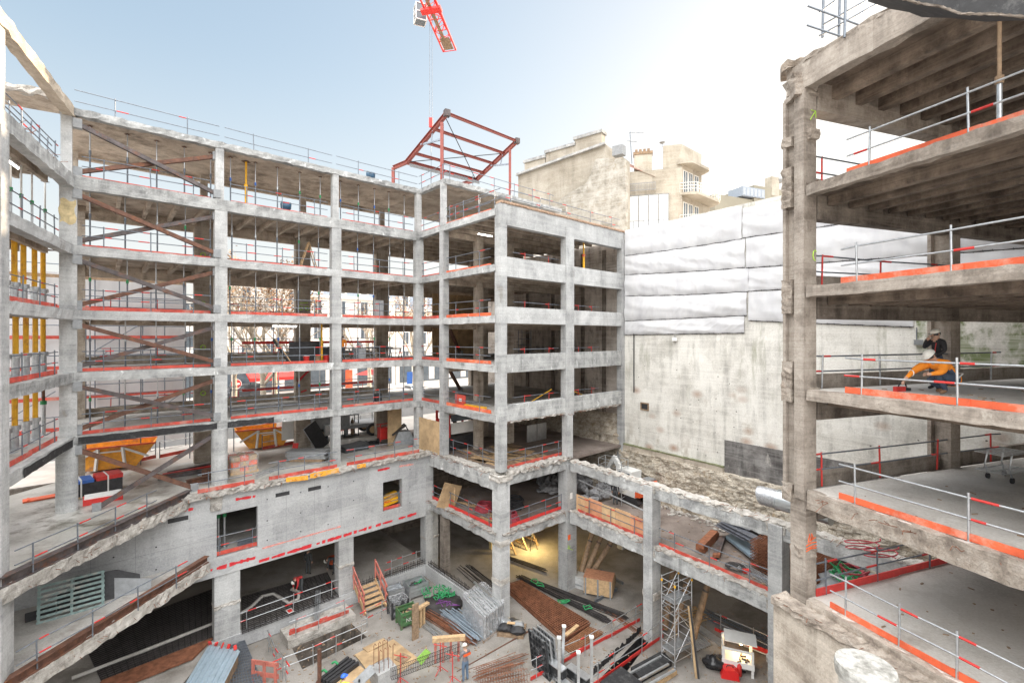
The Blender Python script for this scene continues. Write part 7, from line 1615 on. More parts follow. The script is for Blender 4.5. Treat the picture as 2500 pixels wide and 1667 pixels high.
for k, (b, z) in enumerate((((1826, 1318), .75), ((1846, 1322), .85), ((1858, 1318), .95), ((1836, 1292), 1.05))): bar0(g, (1753+6*k, 1280-4*k), b, .5, .03, plain('blue grey plate', (.16,.17,.20), .45, .4, .3, 4) if k == 0 else bpy.data.materials['blue grey plate'], z, 'plate')
def cross_stack(name, label, fr, s0, s1, t0, t1, z, n, mat, step=.11, grp=None):
    g = thing(name, label, 'rebar stack', fr.P(s0, t0, z), grp)
    for k in range(n):
        mb = MB(); zz = z+.05+step*k
        for i in range(14): t = t0+(t1-t0)*i/13; mb.bar(fr.P(s0+R.uniform(-.06,.06), t, zz), fr.P(s1+R.uniform(-.06,.06), t, zz), .024)
        for i in range(10): s = s0+(s1-s0)*i/9; mb.bar(fr.P(s, t0-.05, zz+.03), fr.P(s, t1+.05, zz+.03), .024)
        mb.build('mat_layer', mat, g)
    return g
sA = E.st(Q0(1850, 1392)); cross_stack('mat_stack', 'tall stack of rusty mesh mats beside the third pillar', E, sA[0]-.3, sA[0]+2.9, sA[1]-.1, sA[1]+1.7, L0, 10, M['rebar'], .15, 'mesh mat stacks'); 
sB = E.st(Q0(1800, 1335)); cross_stack('mat_stack', 'lower dark mesh stack under the blue-grey plates', E, sB[0]-.6, sB[0]+5.2, sB[1]+1.3, sB[1]+2.9, L0, 9, M['rebard'], .1, 'mesh mat stacks')
sC = E.st(Q0(1945, 1425)); cross_stack('mat_stack', 'dark mesh stack glimpsed behind the near column', E, sC[0]-.2, sC[0]+2.6, sC[1], sC[1]+1.6, L0, 10, M['rebar'], .1, 'mesh mat stacks')
a, b, c = Q0(1772, 1316, .12), Q0(1840, 1370, .12), Q0(1800, 1312, .12); g = thing('sheet_stack', 'stack of pale galvanised trapezoidal sheets between the mesh stacks', 'sheets', a)
for k in range(4): corr(MB(), a+Vector((0,0,.05*k)), (b-a).normalized(), (Q0(1858,1358)-b).normalized(), (b-a).length, 1.3, 8, .05, .02).build('sheet', bpy.data.materials['deck sheet steel'] if k else M['steel'], g)
g = thing('thin_profiles', 'thin blue-grey profiles along the red toe board of the pit rail', 'profiles', Q0(1830, 1395))
for k in range(5): bar0(g, (1800+3*k, 1385-3*k), (1884+3*k, 1432-3*k), .07, .05, M['alu'], .02*k, 'profile')
g = thing('coiled_lead', 'red and black coiled lead by the toe board', 'cable', Q0(1800, 1388)); mb = MB(); c = Q0(1795, 1386, .05)
for k in range(4): mb.tube([c+Vector((math.cos(j*.7+k)*(.3+.06*k), math.sin(j*.7+k)*(.3+.05*k), .03*k)) for j in range(10)], .022, 5)
mb.build('lead', M['dark'], g); MB().cbox(Q0(1822, 1393, .1), (.3,.2,.16)).build('plug_box', M['redm'], g)
# galvanised duct
g = thing('air_duct', 'big galvanised round duct lying on the broken beam, open end behind the near column', 'duct', E.P(10, .9, L1))
d0, d1 = E.P(E.on(1856, 1.1), 1.1, L1+.58), E.P(E.on(2030, 1.1), 1.1, L1+.58); dv = (d1-d0)
dm = plain('duct zinc', (.52,.55,.57), .3, .85, .12, 3)
MB().tube([d0+dv*.28, d1], .46, 24, cap=False).build('duct_pipe', dm, g); mb = MB(); mb.tube([d0+dv*(.28*i/10) + Vector((0,0,.02*(i % 2))) for i in range(11)], .43, 20); mb.build('flexible_end', plain('foil duct', (.42,.43,.45), .35, .7, .4, 14, .6), g)
for q in (.28, .55, .78, 1.0): MB().tube([d0+dv*(q-.006), d0+dv*(q+.006)], .49, 24).build('flange', dm, g)
MB().tube([d1-dv*.05, d1-dv*.045], .455, 24).build('fan_plate', M['dark'], g); mb = MB()
rtv = dv.normalized().cross(Vector((0,0,1)))
for k in range(5): a = k*math.pi/5; mb.bar(d1-dv*.03+(rtv*math.cos(a)+Vector((0,0,math.sin(a))))*.44, d1-dv*.03-(rtv*math.cos(a)+Vector((0,0,math.sin(a))))*.44, .05, .02, up=dv.normalized())
mb.build('fan_guard', M['alu'], g)
g = thing('red_hose', 'red hose looped over the broken beam past the duct', 'hose', at(2110, 1350, L1+.1))
for c, n_, r_ in ((at(2105, 1342, L1+.15), 3, .42), (at(2150, 1362, L1+.15), 3, .4)): MB().tube([c+Vector((math.cos(j*.6)*r_*(1+.05*j/6)*1.4, math.sin(j*.6)*r_*.6, .02*j)) for j in range(22)], .022, 6).build('loop', plain('red hose', (.42,.05,.07), .5, 0, .2), g)
g = thing('red_hose', 'red hose and green cords in a heap below the near building floor', 'hose', at(2080, 1395, L0+1)); c = at(2085, 1400, L1-1.5)
for k, m in enumerate((bpy.data.materials['red hose'], bpy.data.materials['red hose'], M['netg'], M['netg'])): MB().tube([c+Vector((math.cos(j*.9+k)*R.uniform(.2,.6)-.4*(k > 1), math.sin(j*.9+k)*.5, R.uniform(-.2,.3))) for j in range(16)], .035, 5).build('loop', m, g)
MB().blob(c-Vector((0,0,.5)), (1.2,1,.35), 4, 3, .3).build('scrap_pile', M['grey'], g)
# corner block, basement floor
def FA(u, v, z): return A.P(u, v, z)
p = Q0(1090, 1240); f = Fr((p.x, p.y), (A.ay[0], A.ay[1]), A.ax); g = thing('leaning_plywood', 'pale plywood sheet leaning by the left rail of the basement floor', 'plywood', p); MB().bar(f.P(0,-.1,L0), f.P(.1,.5,L0+1.55), .04, 1.5, up=(A.ax[0],A.ax[1],-.3)).build('board', M['ply'], g); MB().bar(f.P(.1,.55,L0+.02), f.P(.12,.62,L0+1.3), .07).build('stay', M['wood'], g)
hosem = plain('red coil hose', (.38,.05,.07), .5, 0, .2)
for px, py, l in ((1183, 1243, 'coil of red hose behind the left rail of the basement floor'), (1243, 1268, 'second red hose coil beyond the corner pillar'), ):
    c = Q0(px, py, .06); g = thing('hose_coil', l, 'hose', c, 'hose coils')
    for k in range(6): MB().tube([c+Vector((math.cos(j*.45)*(.62-.03*k+.04*math.sin(j+k)), math.sin(j*.45)*(.58-.03*k), .085*k+.02*math.sin(j*1.7))) for j in range(15)], .05, 6).build('loop', hosem, g)
c = Q0(1258, 1238, .1); g = thing('hose_coil', 'black cable coil slumped on the brown basement floor', 'hose', c, 'hose coils')
for k in range(7): MB().tube([c+Vector((math.cos(j*.5)*(.5+R.uniform(-.1,.1)), R.uniform(-.1,.1)+math.sin(j*.5)*.4, .1*k+.1*math.sin(j*.5))) for j in range(14)], .045, 6).build('loop', M['dark'], g)
g = thing('plank_litter', 'scattered planks and boards along the basement floor edge', 'planks', Q0(1190, 1270))
for k in range(14): a = R.uniform(-.4,.4); c = FA(19.5+R.uniform(0,1.2), R.uniform(3, 8.6), L0+.03+.03*(k % 3)); d = Vector((A.ay[0]+a*A.ax[0], A.ay[1]+a*A.ax[1], 0)); MB().bar(c-d*R.uniform(.4,1), c+d*R.uniform(.4,1), .16, .03).build('plank', R.choice([M['wood'], M['oldwood'], M['ply']]), g)
# corner block, ground floor
p, f = frame_at(1118, 1082, L1, YA-.2); f = Fr(tuple(FA(21.0, 1.6, 0)[:2]), A.ax, A.ay); g = thing('red_machine', 'red and white machine cabin with black base inside the corner block', 'machine', FA(21, 1.6, L1))
MB().box(f,-1.2,1.2,-.8,.9,L1+.1,L1+1.0).build('base', M['dark'], g)
for a in (-1.15,1.15):
    for b in (-.75,.85): MB().box(f,a-.07,a+.07,b-.07,b+.07,L1+1.0,L1+2.9).build('frame_post', M['redm'], g)
MB().box(f,-1.2,1.2,-.8,.9,L1+2.7,L1+2.9).build('top_frame', M['redm'], g); MB().box(f,-1.0,1.0,.88,.93,L1+1.2,L1+2.0).build('white_panel', M['white'], g); MB().box(f,-1.26,-1.2,-.6,.7,L1+.9,L1+2.2).build('side_panel', M['redm'], g); MB().box(f,-1.0,1.0,.88,.92,L1+2.1,L1+2.65).build('glass', M['glass'], g)
g = thing('plank_floor', 'loose boards and sheets covering the broken ground floor of the corner block', 'boards', FA(20, 5, L1))
for k in range(22): a = R.uniform(-.5,.5); c = FA(R.uniform(19.8,24.5), R.uniform(3.6,8.4), L1+.02+.02*(k % 4)); d = Vector((A.ay[0]+a*A.ax[0], A.ay[1]+a*A.ax[1], 0)); MB().bar(c-d*R.uniform(.5,1.4), c+d*R.uniform(.5,1.4), R.choice((.2,.3,1.0)), .025).build('board', R.choice([M['wood'], M['oldwood'], M['ply'], M['grey']]), g)
g = thing('metal_sheets', 'two grey metal panels standing at the back of the ground floor, corner block', 'panels', FA(26, 4, L1))
for s in (26.0, 27.1): MB().box(A, s, s+1.0, 4.0, 4.08, L1, L1+1.3).build('panel', M['alu'], g)
g = thing('barrier_mesh', 'red plastic barrier and yellow profile on the first floor of the corner block', 'barrier', FA(19.6, 4.4, L2)); MB().box(A, 19.5, 19.55, 3.7, 4.9, L2, L2+.75).build('mesh_panel', M['red'], g); MB().bar(FA(19.4,5.0,L2+.1), FA(19.6,7.0,L2+.1), .2).build('profile', M['yellow'], g); MB().box(A, 19.48, 19.57, 4.2, 4.5, L2+.3, L2+.5).build('notice', M['white'], g)
g = thing('warning_tape', 'yellow tape strung behind the lowest spandrel window', 'tape', FA(22, 8.3, L2)); MB().tube([FA(20.2,8.3,L2+.2), FA(22,8.2,L2+.25), FA(24.3,8.3,L2+1.1)], .03, 4).build('tape', M['yellow'], g); MB().tube([FA(25.6,8.3,L2+1.1), FA(28,8.2,L2+.3)], .03, 4).build('tape', M['yellow'], g)
for fl_, l in ((L3, 'second'), (L4, 'third')):
    g = thing('inner_screen', f'warm plywood screen deep inside the corner block, {l} floor', 'screen', FA(24, -4, fl_)); MB().box(A, 22.5, 28.5, -4.1, -4.0, fl_, fl_+2.4).build('sheet', M['ply'], g)
    for s in (23,25,27): MB().box(A, s-.04, s+.04, -4.0, -3.92, fl_, fl_+2.4).build('batten', M['wood'], g)
g = thing('inner_scaffold', 'thin dark tube scaffold inside the corner block', 'scaffold', FA(27, 2, L4))
for s in (26.4, 27.8):
    for v in (1.5, 2.6): MB().tube([FA(s,v,L3), FA(s,v,L4-.5)], .03, 5).build('standard', M['tube'], g)
for z in (.5,1.0,1.5,2.0): MB().tube([FA(26.4,2.6,L3+z), FA(27.8,2.6,L3+z)], .022, 4).build('ledger', M['tube'], g)
# green props heads and rebar on the terrace
g = thing('terrace_rebar', 'dark rebar bundle with green straps along the terrace edge', 'rebar', FA(24, 7.8, L6+.3)); mb = MB()
for k in range(16): o = R.uniform(-.3,.3); mb.tube([FA(21.5+R.uniform(0,1.5), 8.0+o, 7.9+R.uniform(0,.25)), FA(28.5+R.uniform(-1.5,.5), 8.0+o, 7.9+R.uniform(0,.25))], .02, 4)
mb.build('bars', M['rebard'], g)
for s in (23.6, 26.3): MB().tube([FA(s,7.8,8.2), FA(s+.2,8.2,8.3), FA(s+.5,8.4,8.0)], .07, 5).build('strap', M['netg'], g)
# graffiti and spray marks
def mark(name, par, pts, r, mat): MB().tube(pts, r, 4).build(name, mat, par)
org = plain('orange spray paint', (.85,.14,.03), .7, 0, .15, 9); lim = plain('lime spray paint', (.45,.75,.08), .7, 0, .15, 9)
sR = .025
def RF(t, z): return RB.P(sR, t, z)
mb = MB()
for z0, a in ((-6.33, .02), (-6.42, -.01), (-6.5, .02)): mb.tube([RF(-.09, z0), RF(.12, z0+.05+a), RF(.34, z0+.06)], .018, 4)
mb.tube([RF(.0,-6.2), RF(.05,-5.98), RF(.09,-6.2)], .016, 4); mb.tube([RF(.14,-5.98), RF(.13,-6.2), RF(.2,-6.1), RF(.15,-6.02)], .016, 4); mb.tube([RF(-.02,-6.24), RF(.3,-6.12)], .013, 4); mb.build('spray_mark', org, rR)
mb = MB(); mb.tube([RB.P(.01, .3+.09*math.cos(k*.8), 2.45+.16*math.sin(k*.8)) for k in range(1, 7)], .016, 4); mb.build('spray_mark', lim, rR)
mb = MB(); mb.tube([RB.P(.01, .1, 6.55), RB.P(.01, .32, 6.85)], .014, 4); mb.tube([RB.P(.01, .14, 6.85), RB.P(.01, .32, 6.85), RB.P(.01,.33,6.65)], .014, 4); mb.build('spray_mark', lim, rR)
mb = MB(); mb.box(A, 24.5, 24.75, 9.601, 9.606, -13.6, -13.25); mb.build('spray_square', org, rB)
mb = MB(); mb.tube([A.P(24.45, 9.61, -14.1), A.P(24.95, 9.61, -14.35)], .02, 4); mb.tube([A.P(24.5, 9.61, -13.9), A.P(24.6, 9.61, -14.2), A.P(24.7, 9.61, -14.0)], .02, 4); mb.build('spray_mark', lim, rB)
mb = MB(); mb.box(A, 24.7, 24.95, 9.601, 9.606, -10.9, -10.5); mb.build('notice', M['white'], rB)
mb = MB(); mb.tube([A.P(12.2, -5.79, L4+1.2), A.P(12.8, -5.79, L4+1.25)], .03, 4); mb.tube([A.P(12.3+.15*math.cos(k*.9), -5.79, L4+.85+.15*math.sin(k*.9)) for k in range(8)], .03, 4); mb.tube([A.P(12.75+.15*math.cos(k*.9), -5.79, L4+.85+.15*math.sin(k*.9)) for k in range(8)], .03, 4); mb.build('spray_mark', lim, rA)
for k, z in enumerate((L5+1, L4+.9, L3+1, L2+1)): mb = MB(); mb.tube([A.P(6.2+.14*math.cos(j*.9), -5.79, z+.14*math.sin(j*.9)) for j in range(8)], .03, 4); mb.build('spray_mark', lim, rA)
mb = MB(); mb.tube([A.P(12.1, -5.79, L2+1.4), A.P(12.9, -5.79, L2+2.2)], .08, 4); mb.tube([A.P(12.3, -5.79, L2+.6), A.P(12.7, -5.79, L2+.7)], .06, 4); mb.build('spray_mark', spray, rA)
# bent bars sticking out of the broken edges
def whiskers(par, f, n, r=.011, out=(0,0)):
    mb = MB()
    for k in range(n):
        p = f(R.random()); d = Vector((out[0]+R.uniform(-.3,.3), out[1]+R.uniform(-.3,.3), R.uniform(-.25,.5))).normalized()*R.uniform(.15,.5); mb.tube([p, p+d*.5, p+d+Vector((R.uniform(-.1,.1), R.uniform(-.1,.1), R.uniform(-.15,.1)))], r, 4)
    o = mb.build('bent_rebar', M['rebar'], par); o['kind'] = 'stuff'
e_ = (-E.ay[0], -E.ay[1]); a_ = A.ay; 
whiskers(rE, lambda q: E.P(.5+22*q, R.uniform(-.28,.28), R.choice((L1+.02, L0+.05))), 90, .011, e_)
whiskers(rB, lambda q: A.P(18.7, 1.5+7.5*q, R.choice((L1, L0))), 34, .011, (-A.ax[0], -A.ax[1])); whiskers(rB, lambda q: A.P(19.2+5.6*q, 9.5, R.choice((L1+.1, L0))), 26, .011, a_); whiskers(rB, lambda q: A.P(19.2+11.5*q, 9.3, -5.2), 20, .011, a_)
whiskers(rW, lambda q: A.P(4.4+14*q, VW+.3, L1-.05), 34, .011, a_)
whiskers(gs, lambda q: N0+Vector((.3,-.4,L1-.35))+(A.P(4.6,1.3,0)-N0-Vector((.3,-.4,0)))*q, 26, .01, (.8,-.3)); whiskers(ls, lambda q: N0+Vector((.3,-.4,L0-.35))+(A.P(5.3,1.75,0)-N0-Vector((.3,-.4,0)))*q, 26, .01, (.8,-.3))
whiskers(rD, lambda q: D.P(13*q, -.05, L6+.08), 22, .011, (.3,.2)); whiskers(rR, lambda q: RB.P(.2+6*q, -.1, -4.8), 18, .009, (-.9,-.3)); whiskers(rR, lambda q: RB.P(-.6+4*q, -.4, -8.15), 14, .009, (-.9,-.3))
# yellow planks in the narrow doorway, props in the wide one
g = thing('yellow_planks', 'yellow planks stacked behind the rail of the narrow doorway', 'planks', A.P(uw(955), VW-.6, L0))
for k in range(4): MB().bar(A.P(uw(938), VW-.5-.12*k, L0+.25+.13*k), A.P(uw(985), VW-.75-.12*k, L0+.32+.16*k), .28, .12).build('plank', M['yellow'] if k != 2 else M['wood'], g)
for k, x in enumerate((533, 548)):
    s = A.on(x, VW-1.2); prop(('rusty', 'orange')[k]+' prop standing inside the wide dark doorway', A.P(s, VW-1.2, L0), L1-L0-.25, .07, M['steel'], M['rust'] if k == 0 else M['orange'])
g = thing('grey_profile', 'grey profile lying behind the rail of the wide doorway', 'profile', A.P(uw(600), VW-.8, L0)); MB().ibeam(A.P(uw(588), VW-.8, L0+.15), A.P(uw(625), VW-.8, L0+.15), .25, .3).build('profile', M['tube'], g)
mb = MB(); mb.grid(lambda i, j: A.P(-.3+.55*i+.05*math.sin(j*9), .226, L5+1.0+1.1*j+.08*math.sin(i*7)), 5, 5); mb.build('yellow_smear', plain('faded yellow paint', (.52,.42,.24), .85, 0, .35, 4), rA)
# ------------------------------------------------------------------ near building extras
tf = RB; p = at(2450, 1172, -4.66); f = Fr((p.x, p.y), (.94,.33), (-.33,.94)); z = -4.66
g = thing('metal_trolley', 'two tier wire trolley on castors at the back of the near building', 'trolley', p)
for zz in (.35, .92):
    mb = MB()
    for k in range(9): mb.bar(f.P(-.75+.19*k,-.35,z+zz), f.P(-.75+.19*k,.35,z+zz), .02)
    for b in (-.35,0,.35): mb.bar(f.P(-.78,b,z+zz), f.P(.78,b,z+zz), .03)
    mb.build('wire_shelf', M['alu'], g)
for a in (-.4,.5):
    for b in (-.3,.3): MB().tube([f.P(a+.2,b,z+.95), f.P(a+.05,b,z+.5), f.P(a+.2,b,z+.15)], .025, 6).build('leg', M['alu'], g); c = f.P(a+.2,b,z+.09); d = Vector((f.ay[0],f.ay[1],0)); MB().tube([c-d*.03,c+d*.03], .09, 10).build('castor', M['dark'], g)
g = thing('vent_pipe', 'thick pale capped concrete vent pipe close to the camera', 'vent pipe', (5.56, 7.4, LP))
vp = at(2113, 1622, -5.2); MB().use(M['pale']).lathe((vp.x, vp.y, 0), [(.33, LP), (.33, -5.75), (.345, -5.7), (.36, -5.42)], 40, False).build('pipe', None, g); MB().lathe((vp.x, vp.y, 0), [(.36, -5.44), (.405, -5.4), (.415, -5.26), (.40, -5.2)], 40, False).build('cap', concrete('stained cap', (.40,.39,.36), (.25,.24,.215), (.48,.47,.445), .3, 3.5, .4), g)
# ------------------------------------------------------------------ people
def person(label, base, yaw, J, cols, helmet=None, vest=None, scale=1.0, bulk=1.0, coat_legs=False, hold=None, extra=None):
    """one continuous skinned body from joints J (metres, facing +y, z up from the ground), then helmet, hair and hands"""
    g = thing('person', label, 'person', base, 'workers'); rot = Matrix.Rotation(yaw, 3, 'Z'); base = Vector(base)
    T = lambda v: base+rot@(Vector(v)*scale)
    face_ = J.get('face', (0,1,0)); J = {k: v for k, v in J.items() if k != 'face'}; names = list(J); idx = {n: i for i, n in enumerate(names)}
    rad = dict(pelvis=.135, waist=.13, chest=.15, neckb=.10, neck=.058, head=.085, top=.09, shl=.085, shr=.085, ell=.056, elr=.056, wrl=.04, wrr=.04, hal=.042, har=.042, hipl=.10, hipr=.10, knl=.075, knr=.075, anl=.055, anr=.055, tol=.045, tor=.045)
    ed = [('pelvis','waist'),('waist','chest'),('chest','neckb'),('neckb','neck'),('neck','head'),('head','top'),('neckb','shl'),('shl','ell'),('ell','wrl'),('wrl','hal'),('neckb','shr'),('shr','elr'),('elr','wrr'),('wrr','har'),('pelvis','hipl'),('hipl','knl'),('knl','anl'),('anl','tol'),('pelvis','hipr'),('hipr','knr'),('knr','anr'),('anr','tor')]
    me = bpy.data.meshes.new('skeleton'); me.from_pydata([T(J[n]) for n in names], [(idx[a], idx[b]) for a, b in ed], [])
    o = bpy.data.objects.new('skeleton', me); col.objects.link(o); o.modifiers.new('skin', 'SKIN'); sb_ = o.modifiers.new('sub', 'SUBSURF'); sb_.levels = sb_.render_levels = 2
    sv = me.skin_vertices[0].data
    for n in names: r_ = rad[n]*scale*(bulk if n in ('pelvis','waist','chest','shl','shr','ell','elr','hipl','hipr') else 1); sv[idx[n]].radius = (r_, r_*(.78 if n in ('chest','waist','pelvis') else 1)); sv[idx[n]].use_root = n == 'pelvis'
    bm_ = bpy.data.meshes.new_from_object(o.evaluated_get(bpy.context.evaluated_depsgraph_get())); bpy.data.objects.remove(o)
    bone = {}
    for a, b in ed:
        if b in ('neck','head','top'): c = 'skin'
        elif b in ('hal','har'): c = 'skin'
        elif coat_legs and b[:2] == 'hi': c = 'coat'
        elif b[:2] in ('hi','kn') or (b[:2] == 'an'): c = 'legs'
        elif b[:2] == 'to': c = 'boots'
        else: c = 'coat'
        bone[(a, b)] = c
    keys = ['skin','legs','boots','coat']; bm_.materials.clear()
    for k in keys: bm_.materials.append(cols.get(k, M['skin']))
    segs_ = [(T(J[a]), T(J[b]), keys.index(c)) for (a, b), c in bone.items()]
    for p in bm_.polygons:
        best = (9e9, 0); c = p.center
        for a, b, k in segs_:
            ab = b-a; q = max(0, min(1, (c-a).dot(ab)/max(ab.length_squared, 1e-9))); d = (c-(a+ab*q)).length
            if d < best[0]: best = (d, k)
        p.material_index = best[1]; p.use_smooth = True
    # hands: palm is the skinned end, five tapered bent fingers rooted in it; nose and ears on the head
    tmp = MB(); 
    for sd in ('l','r'):
        w_, h_ = Vector(J['wr'+sd]), Vector(J['ha'+sd]); d = (h_-w_).normalized(); s = d.cross(Vector((0,1,0)) if abs(d.y) < .8 else Vector((1,0,0))).normalized(); u = s.cross(d)
        for k, (o_, ln) in enumerate(((-.028,.055),(-.010,.07),(.010,.075),(.027,.065))):
            a = h_+s*o_+d*.015; tmp.tube([T(a), T(a+d*ln*.5-u*.006), T(a+d*ln*.85-u*.03), T(a+d*ln*.9-u*.05)], .010*scale, 6, .007*scale)
        sg = 1 if sd == 'l' else -1; a = w_+d*.03-s*.03*sg; tmp.tube([T(a), T(a-s*.03*sg+d*.025), T(a-s*.035*sg+d*.06-u*.015)], .011*scale, 6, .008*scale)
    hd, tp = Vector(J['head']), Vector(J['top']); hu = (tp-hd).normalized(); fw = Vector(face_).normalized(); fw = (fw-hu*fw.dot(hu)).normalized(); rt_ = fw.cross(hu); hc = (hd+tp)/2
    tmp.tube([T(hc+fw*.085+hu*.03), T(hc+fw*.118-hu*.012), T(hc+fw*.09-hu*.022)], .014*scale, 6)
    for sg in (-1, 1): tmp.blob(T(hc+rt_*sg*.092-hu*.005), (.016, .03, .035), 2, 1, .05)
    nv = len(bm_.vertices); nf = len(bm_.polygons)
    V = [v.co[:] for v in bm_.vertices]+tmp.v; Fc = [tuple(p.vertices) for p in bm_.polygons]+[tuple(i+nv for i in f) for f in tmp.f]; mi = [p.material_index for p in bm_.polygons]+[0]*len(tmp.f)
    m2 = bpy.data.meshes.new('body'); m2.from_pydata(V, [], Fc); 
    for k in keys: m2.materials.append(cols.get(k, M['skin']))
    m2.polygons.foreach_set('material_index', mi); m2.polygons.foreach_set('use_smooth', [True]*len(mi)); m2.update(); bpy.data.meshes.remove(bm_)
    bo = bpy.data.objects.new('body', m2); col.objects.link(bo); bo.parent = g; bo.matrix_parent_inverse = Matrix.Translation(-g.location)
    eyes = MB()
    for sg in (-1, 1): eyes.blob(T(hc+fw*.083+rt_*sg*.032+hu*.012), (.011,.011,.008), 1, 1, 0)
    eyes.tube([T(hc+fw*.086+rt_*.024-hu*.048), T(hc+fw*.092-hu*.05), T(hc+fw*.086-rt_*.024-hu*.048)], .005, 4); eyes.build('eyes_and_mouth', M['dark'], g)
    hp_ = MB()
    def hv(x, y, z): return T(hc+rt_*x+fw*y+hu*z)
    hp_.grid(lambda i, j: hv(.1*math.cos(i*6.2832)*math.sin(j*1.75+.25), -.02+.105*math.sin(i*6.2832)*math.sin(j*1.75+.25), -.005+.085*math.cos(j*1.75+.25)), 14, 6); hp_.build('hair', cols.get('hair', M['oldwood']), g)
    if helmet:
        hm = MB(); hm.grid(lambda i, j: hv(.116*math.cos(i*6.2832)*math.sin(j*1.5708), .136*math.sin(i*6.2832)*math.sin(j*1.5708), .045+.115*math.cos(j*1.5708)), 20, 7)
        hm.add([hv(.12*math.cos(a), .138*math.sin(a)+(.06 if math.sin(a) > .3 else 0), .045) for a in [k*.3142 for k in range(20)]]+[hv(.1*math.cos(a), .12*math.sin(a), .05) for a in [k*.3142 for k in range(20)]], [(k, (k+1) % 20, 20+(k+1) % 20, 20+k) for k in range(20)]); hm.build('helmet', helmet, g)
    if vest:
        for (a, b, off, wd) in vest: 
            pass
    if extra: extra(g, T)
    return g
stand = dict(pelvis=(0,0,.95), waist=(0,.01,1.10), chest=(0,.0,1.30), neckb=(0,-.01,1.43), neck=(0,.01,1.52), head=(0,.02,1.60), top=(0,.02,1.70), shl=(-.19,0,1.42), ell=(-.25,-.02,1.14), wrl=(-.24,.08,.90), hal=(-.23,.11,.82), shr=(.19,0,1.42), elr=(.25,-.02,1.14), wrr=(.24,.08,.90), har=(.23,.11,.82), hipl=(-.095,0,.90), knl=(-.10,.03,.50), anl=(-.11,-.02,.09), tol=(-.12,.14,.045), hipr=(.095,0,.90), knr=(.11,.03,.50), anr=(.12,-.02,.09), tor=(.13,.14,.045))
def pose(**k): d = dict(stand); d.update(k); return d
cm = lambda n, c: plain(n, c, .8, 0, .25, 7, .2)
black = cm('black jacket', (.03,.03,.035)); navy = cm('navy trousers', (.05,.07,.11)); hiviz = cm('orange hi-vis', (.95,.27,.02)); jean = cm('blue jeans', (.10,.15,.22)); brn = cm('brown boots', (.20,.12,.07)); gjk = cm('grey work jacket', (.17,.16,.17)); rjk = cm('red work jacket', (.50,.04,.04)); drk = cm('dark overalls', (.07,.075,.08)); silver = plain('silver tape', (.75,.75,.72), .4); hvy = cm('yellow vest', (.70,.75,.08))
whel = plain('white helmet', (.80,.78,.72), .35, 0, .05); bhel = plain('blue helmet', (.04,.15,.65), .35, 0, .05)
# near building: two men
yL = lambda dx, dy: math.atan2(-dx, dy)
b1 = at(2287, 951, -1.62)
def redstripe(g, T): MB().tube([T((-.1,.13,1.38)), T((-.09,.155,1.2)), T((-.09,.15,1.02))], .012, 5).build('red_piping', M['redm'], g)
person('man in black jacket and white helmet holding a phone to his ear', b1, yL(-.93, -.1), pose(elr=(.30,.10,1.22), wrr=(.16,.16,1.47), har=(.125,.11,1.55), ell=(-.24,.0,1.15), wrl=(-.14,.22,1.02), hal=(-.08,.27,1.0), top=(0,.045,1.69)), dict(coat=black, legs=navy, boots=M['dark'], hair=M['dark']), whel, extra=redstripe, scale=1.02)
b2 = at(2296, 962, -1.62)
def tape(g, T):
    for q in (((-.235,-.15,.50),(-.12,-.30,.66),(0,-.33,.68),(.12,-.30,.66),(.235,-.15,.50)), ((-.24,-.22,.42),(-.13,-.42,.50),(0,-.45,.50),(.13,-.42,.50),(.24,-.22,.42))):
        MB().tube([T(v) for v in q], .02, 5).build('reflective_band', silver, g)
    for sd in (1,): MB().tube([T((.215+.075*math.cos(k), .52, .49+.075*math.sin(k))) for k in [j*.7 for j in range(10)]], .014, 5).build('sleeve_band', silver, g)
person('crouching man in orange hi-vis jacket and white helmet reaching for a red tool', b2, yL(-1, -.02), pose(pelvis=(0,-.30,.34), waist=(0,-.20,.52), chest=(0,-.02,.68), neckb=(0,.10,.78), neck=(0,.16,.84), head=(0,.21,.89), top=(0,.28,.96), shl=(-.19,.08,.74), ell=(-.27,.22,.55), wrl=(-.2,.42,.50), hal=(-.17,.50,.49), shr=(.19,.08,.74), elr=(.25,.38,.58), wrr=(.17,.68,.38), har=(.15,.77,.30), hipl=(-.1,-.26,.33), knl=(-.16,.25,.52), anl=(-.14,.0,.10), tol=(-.15,.16,.05), hipr=(.1,-.26,.33), knr=(.17,.16,.34), anr=(.15,-.18,.12), tor=(.15,-.04,.05), face=(0,.8,-.6)), dict(coat=hiviz, legs=navy, boots=brn, hair=M['dark']), whel, extra=tape, scale=1.16, bulk=1.55, coat_legs=True)
p = at(2200, 955, -1.62); f = Fr((p.x, p.y), (.95,.2), (-.2,.95)); g = thing('red_drill', 'small red power tool on the floor under the crouching man', 'tool', p); MB().box(f,-.22,.1,-.06,.06,-1.62,-1.48).build('tool_body', M['redm'], g); MB().box(f,.1,.3,-.05,.05,-1.60,-1.52).build('motor', M['dark'], g); MB().tube([f.P(-.1,0,-1.48), f.P(-.05,0,-1.40), f.P(.15,0,-1.40), f.P(.2,0,-1.5)], .02, 5).build('handle', M['dark'], g)
# pit: standing worker
pw = PF(1136, 1662)
def yoke(g, T): MB().grid(lambda i, j: T((-.2+.4*i, -.175+.02*abs(i-.5), 1.30+.13*j)), 6, 3).build('red_yoke', cm('orange yoke', (.85,.12,.03)), g)
person('worker in grey and orange jacket with jeans and white helmet standing in the pit', pw, yL(-.6,.8), pose(ell=(-.26,.08,1.16), wrl=(-.16,.30,1.06), hal=(-.12,.38,1.07), elr=(.26,.08,1.16), wrr=(.14,.30,1.12), har=(.09,.38,1.14), top=(0,.06,1.69), face=(0,1,-.4)), dict(coat=gjk, legs=jean, boots=brn), whel, extra=yoke, scale=1.03)
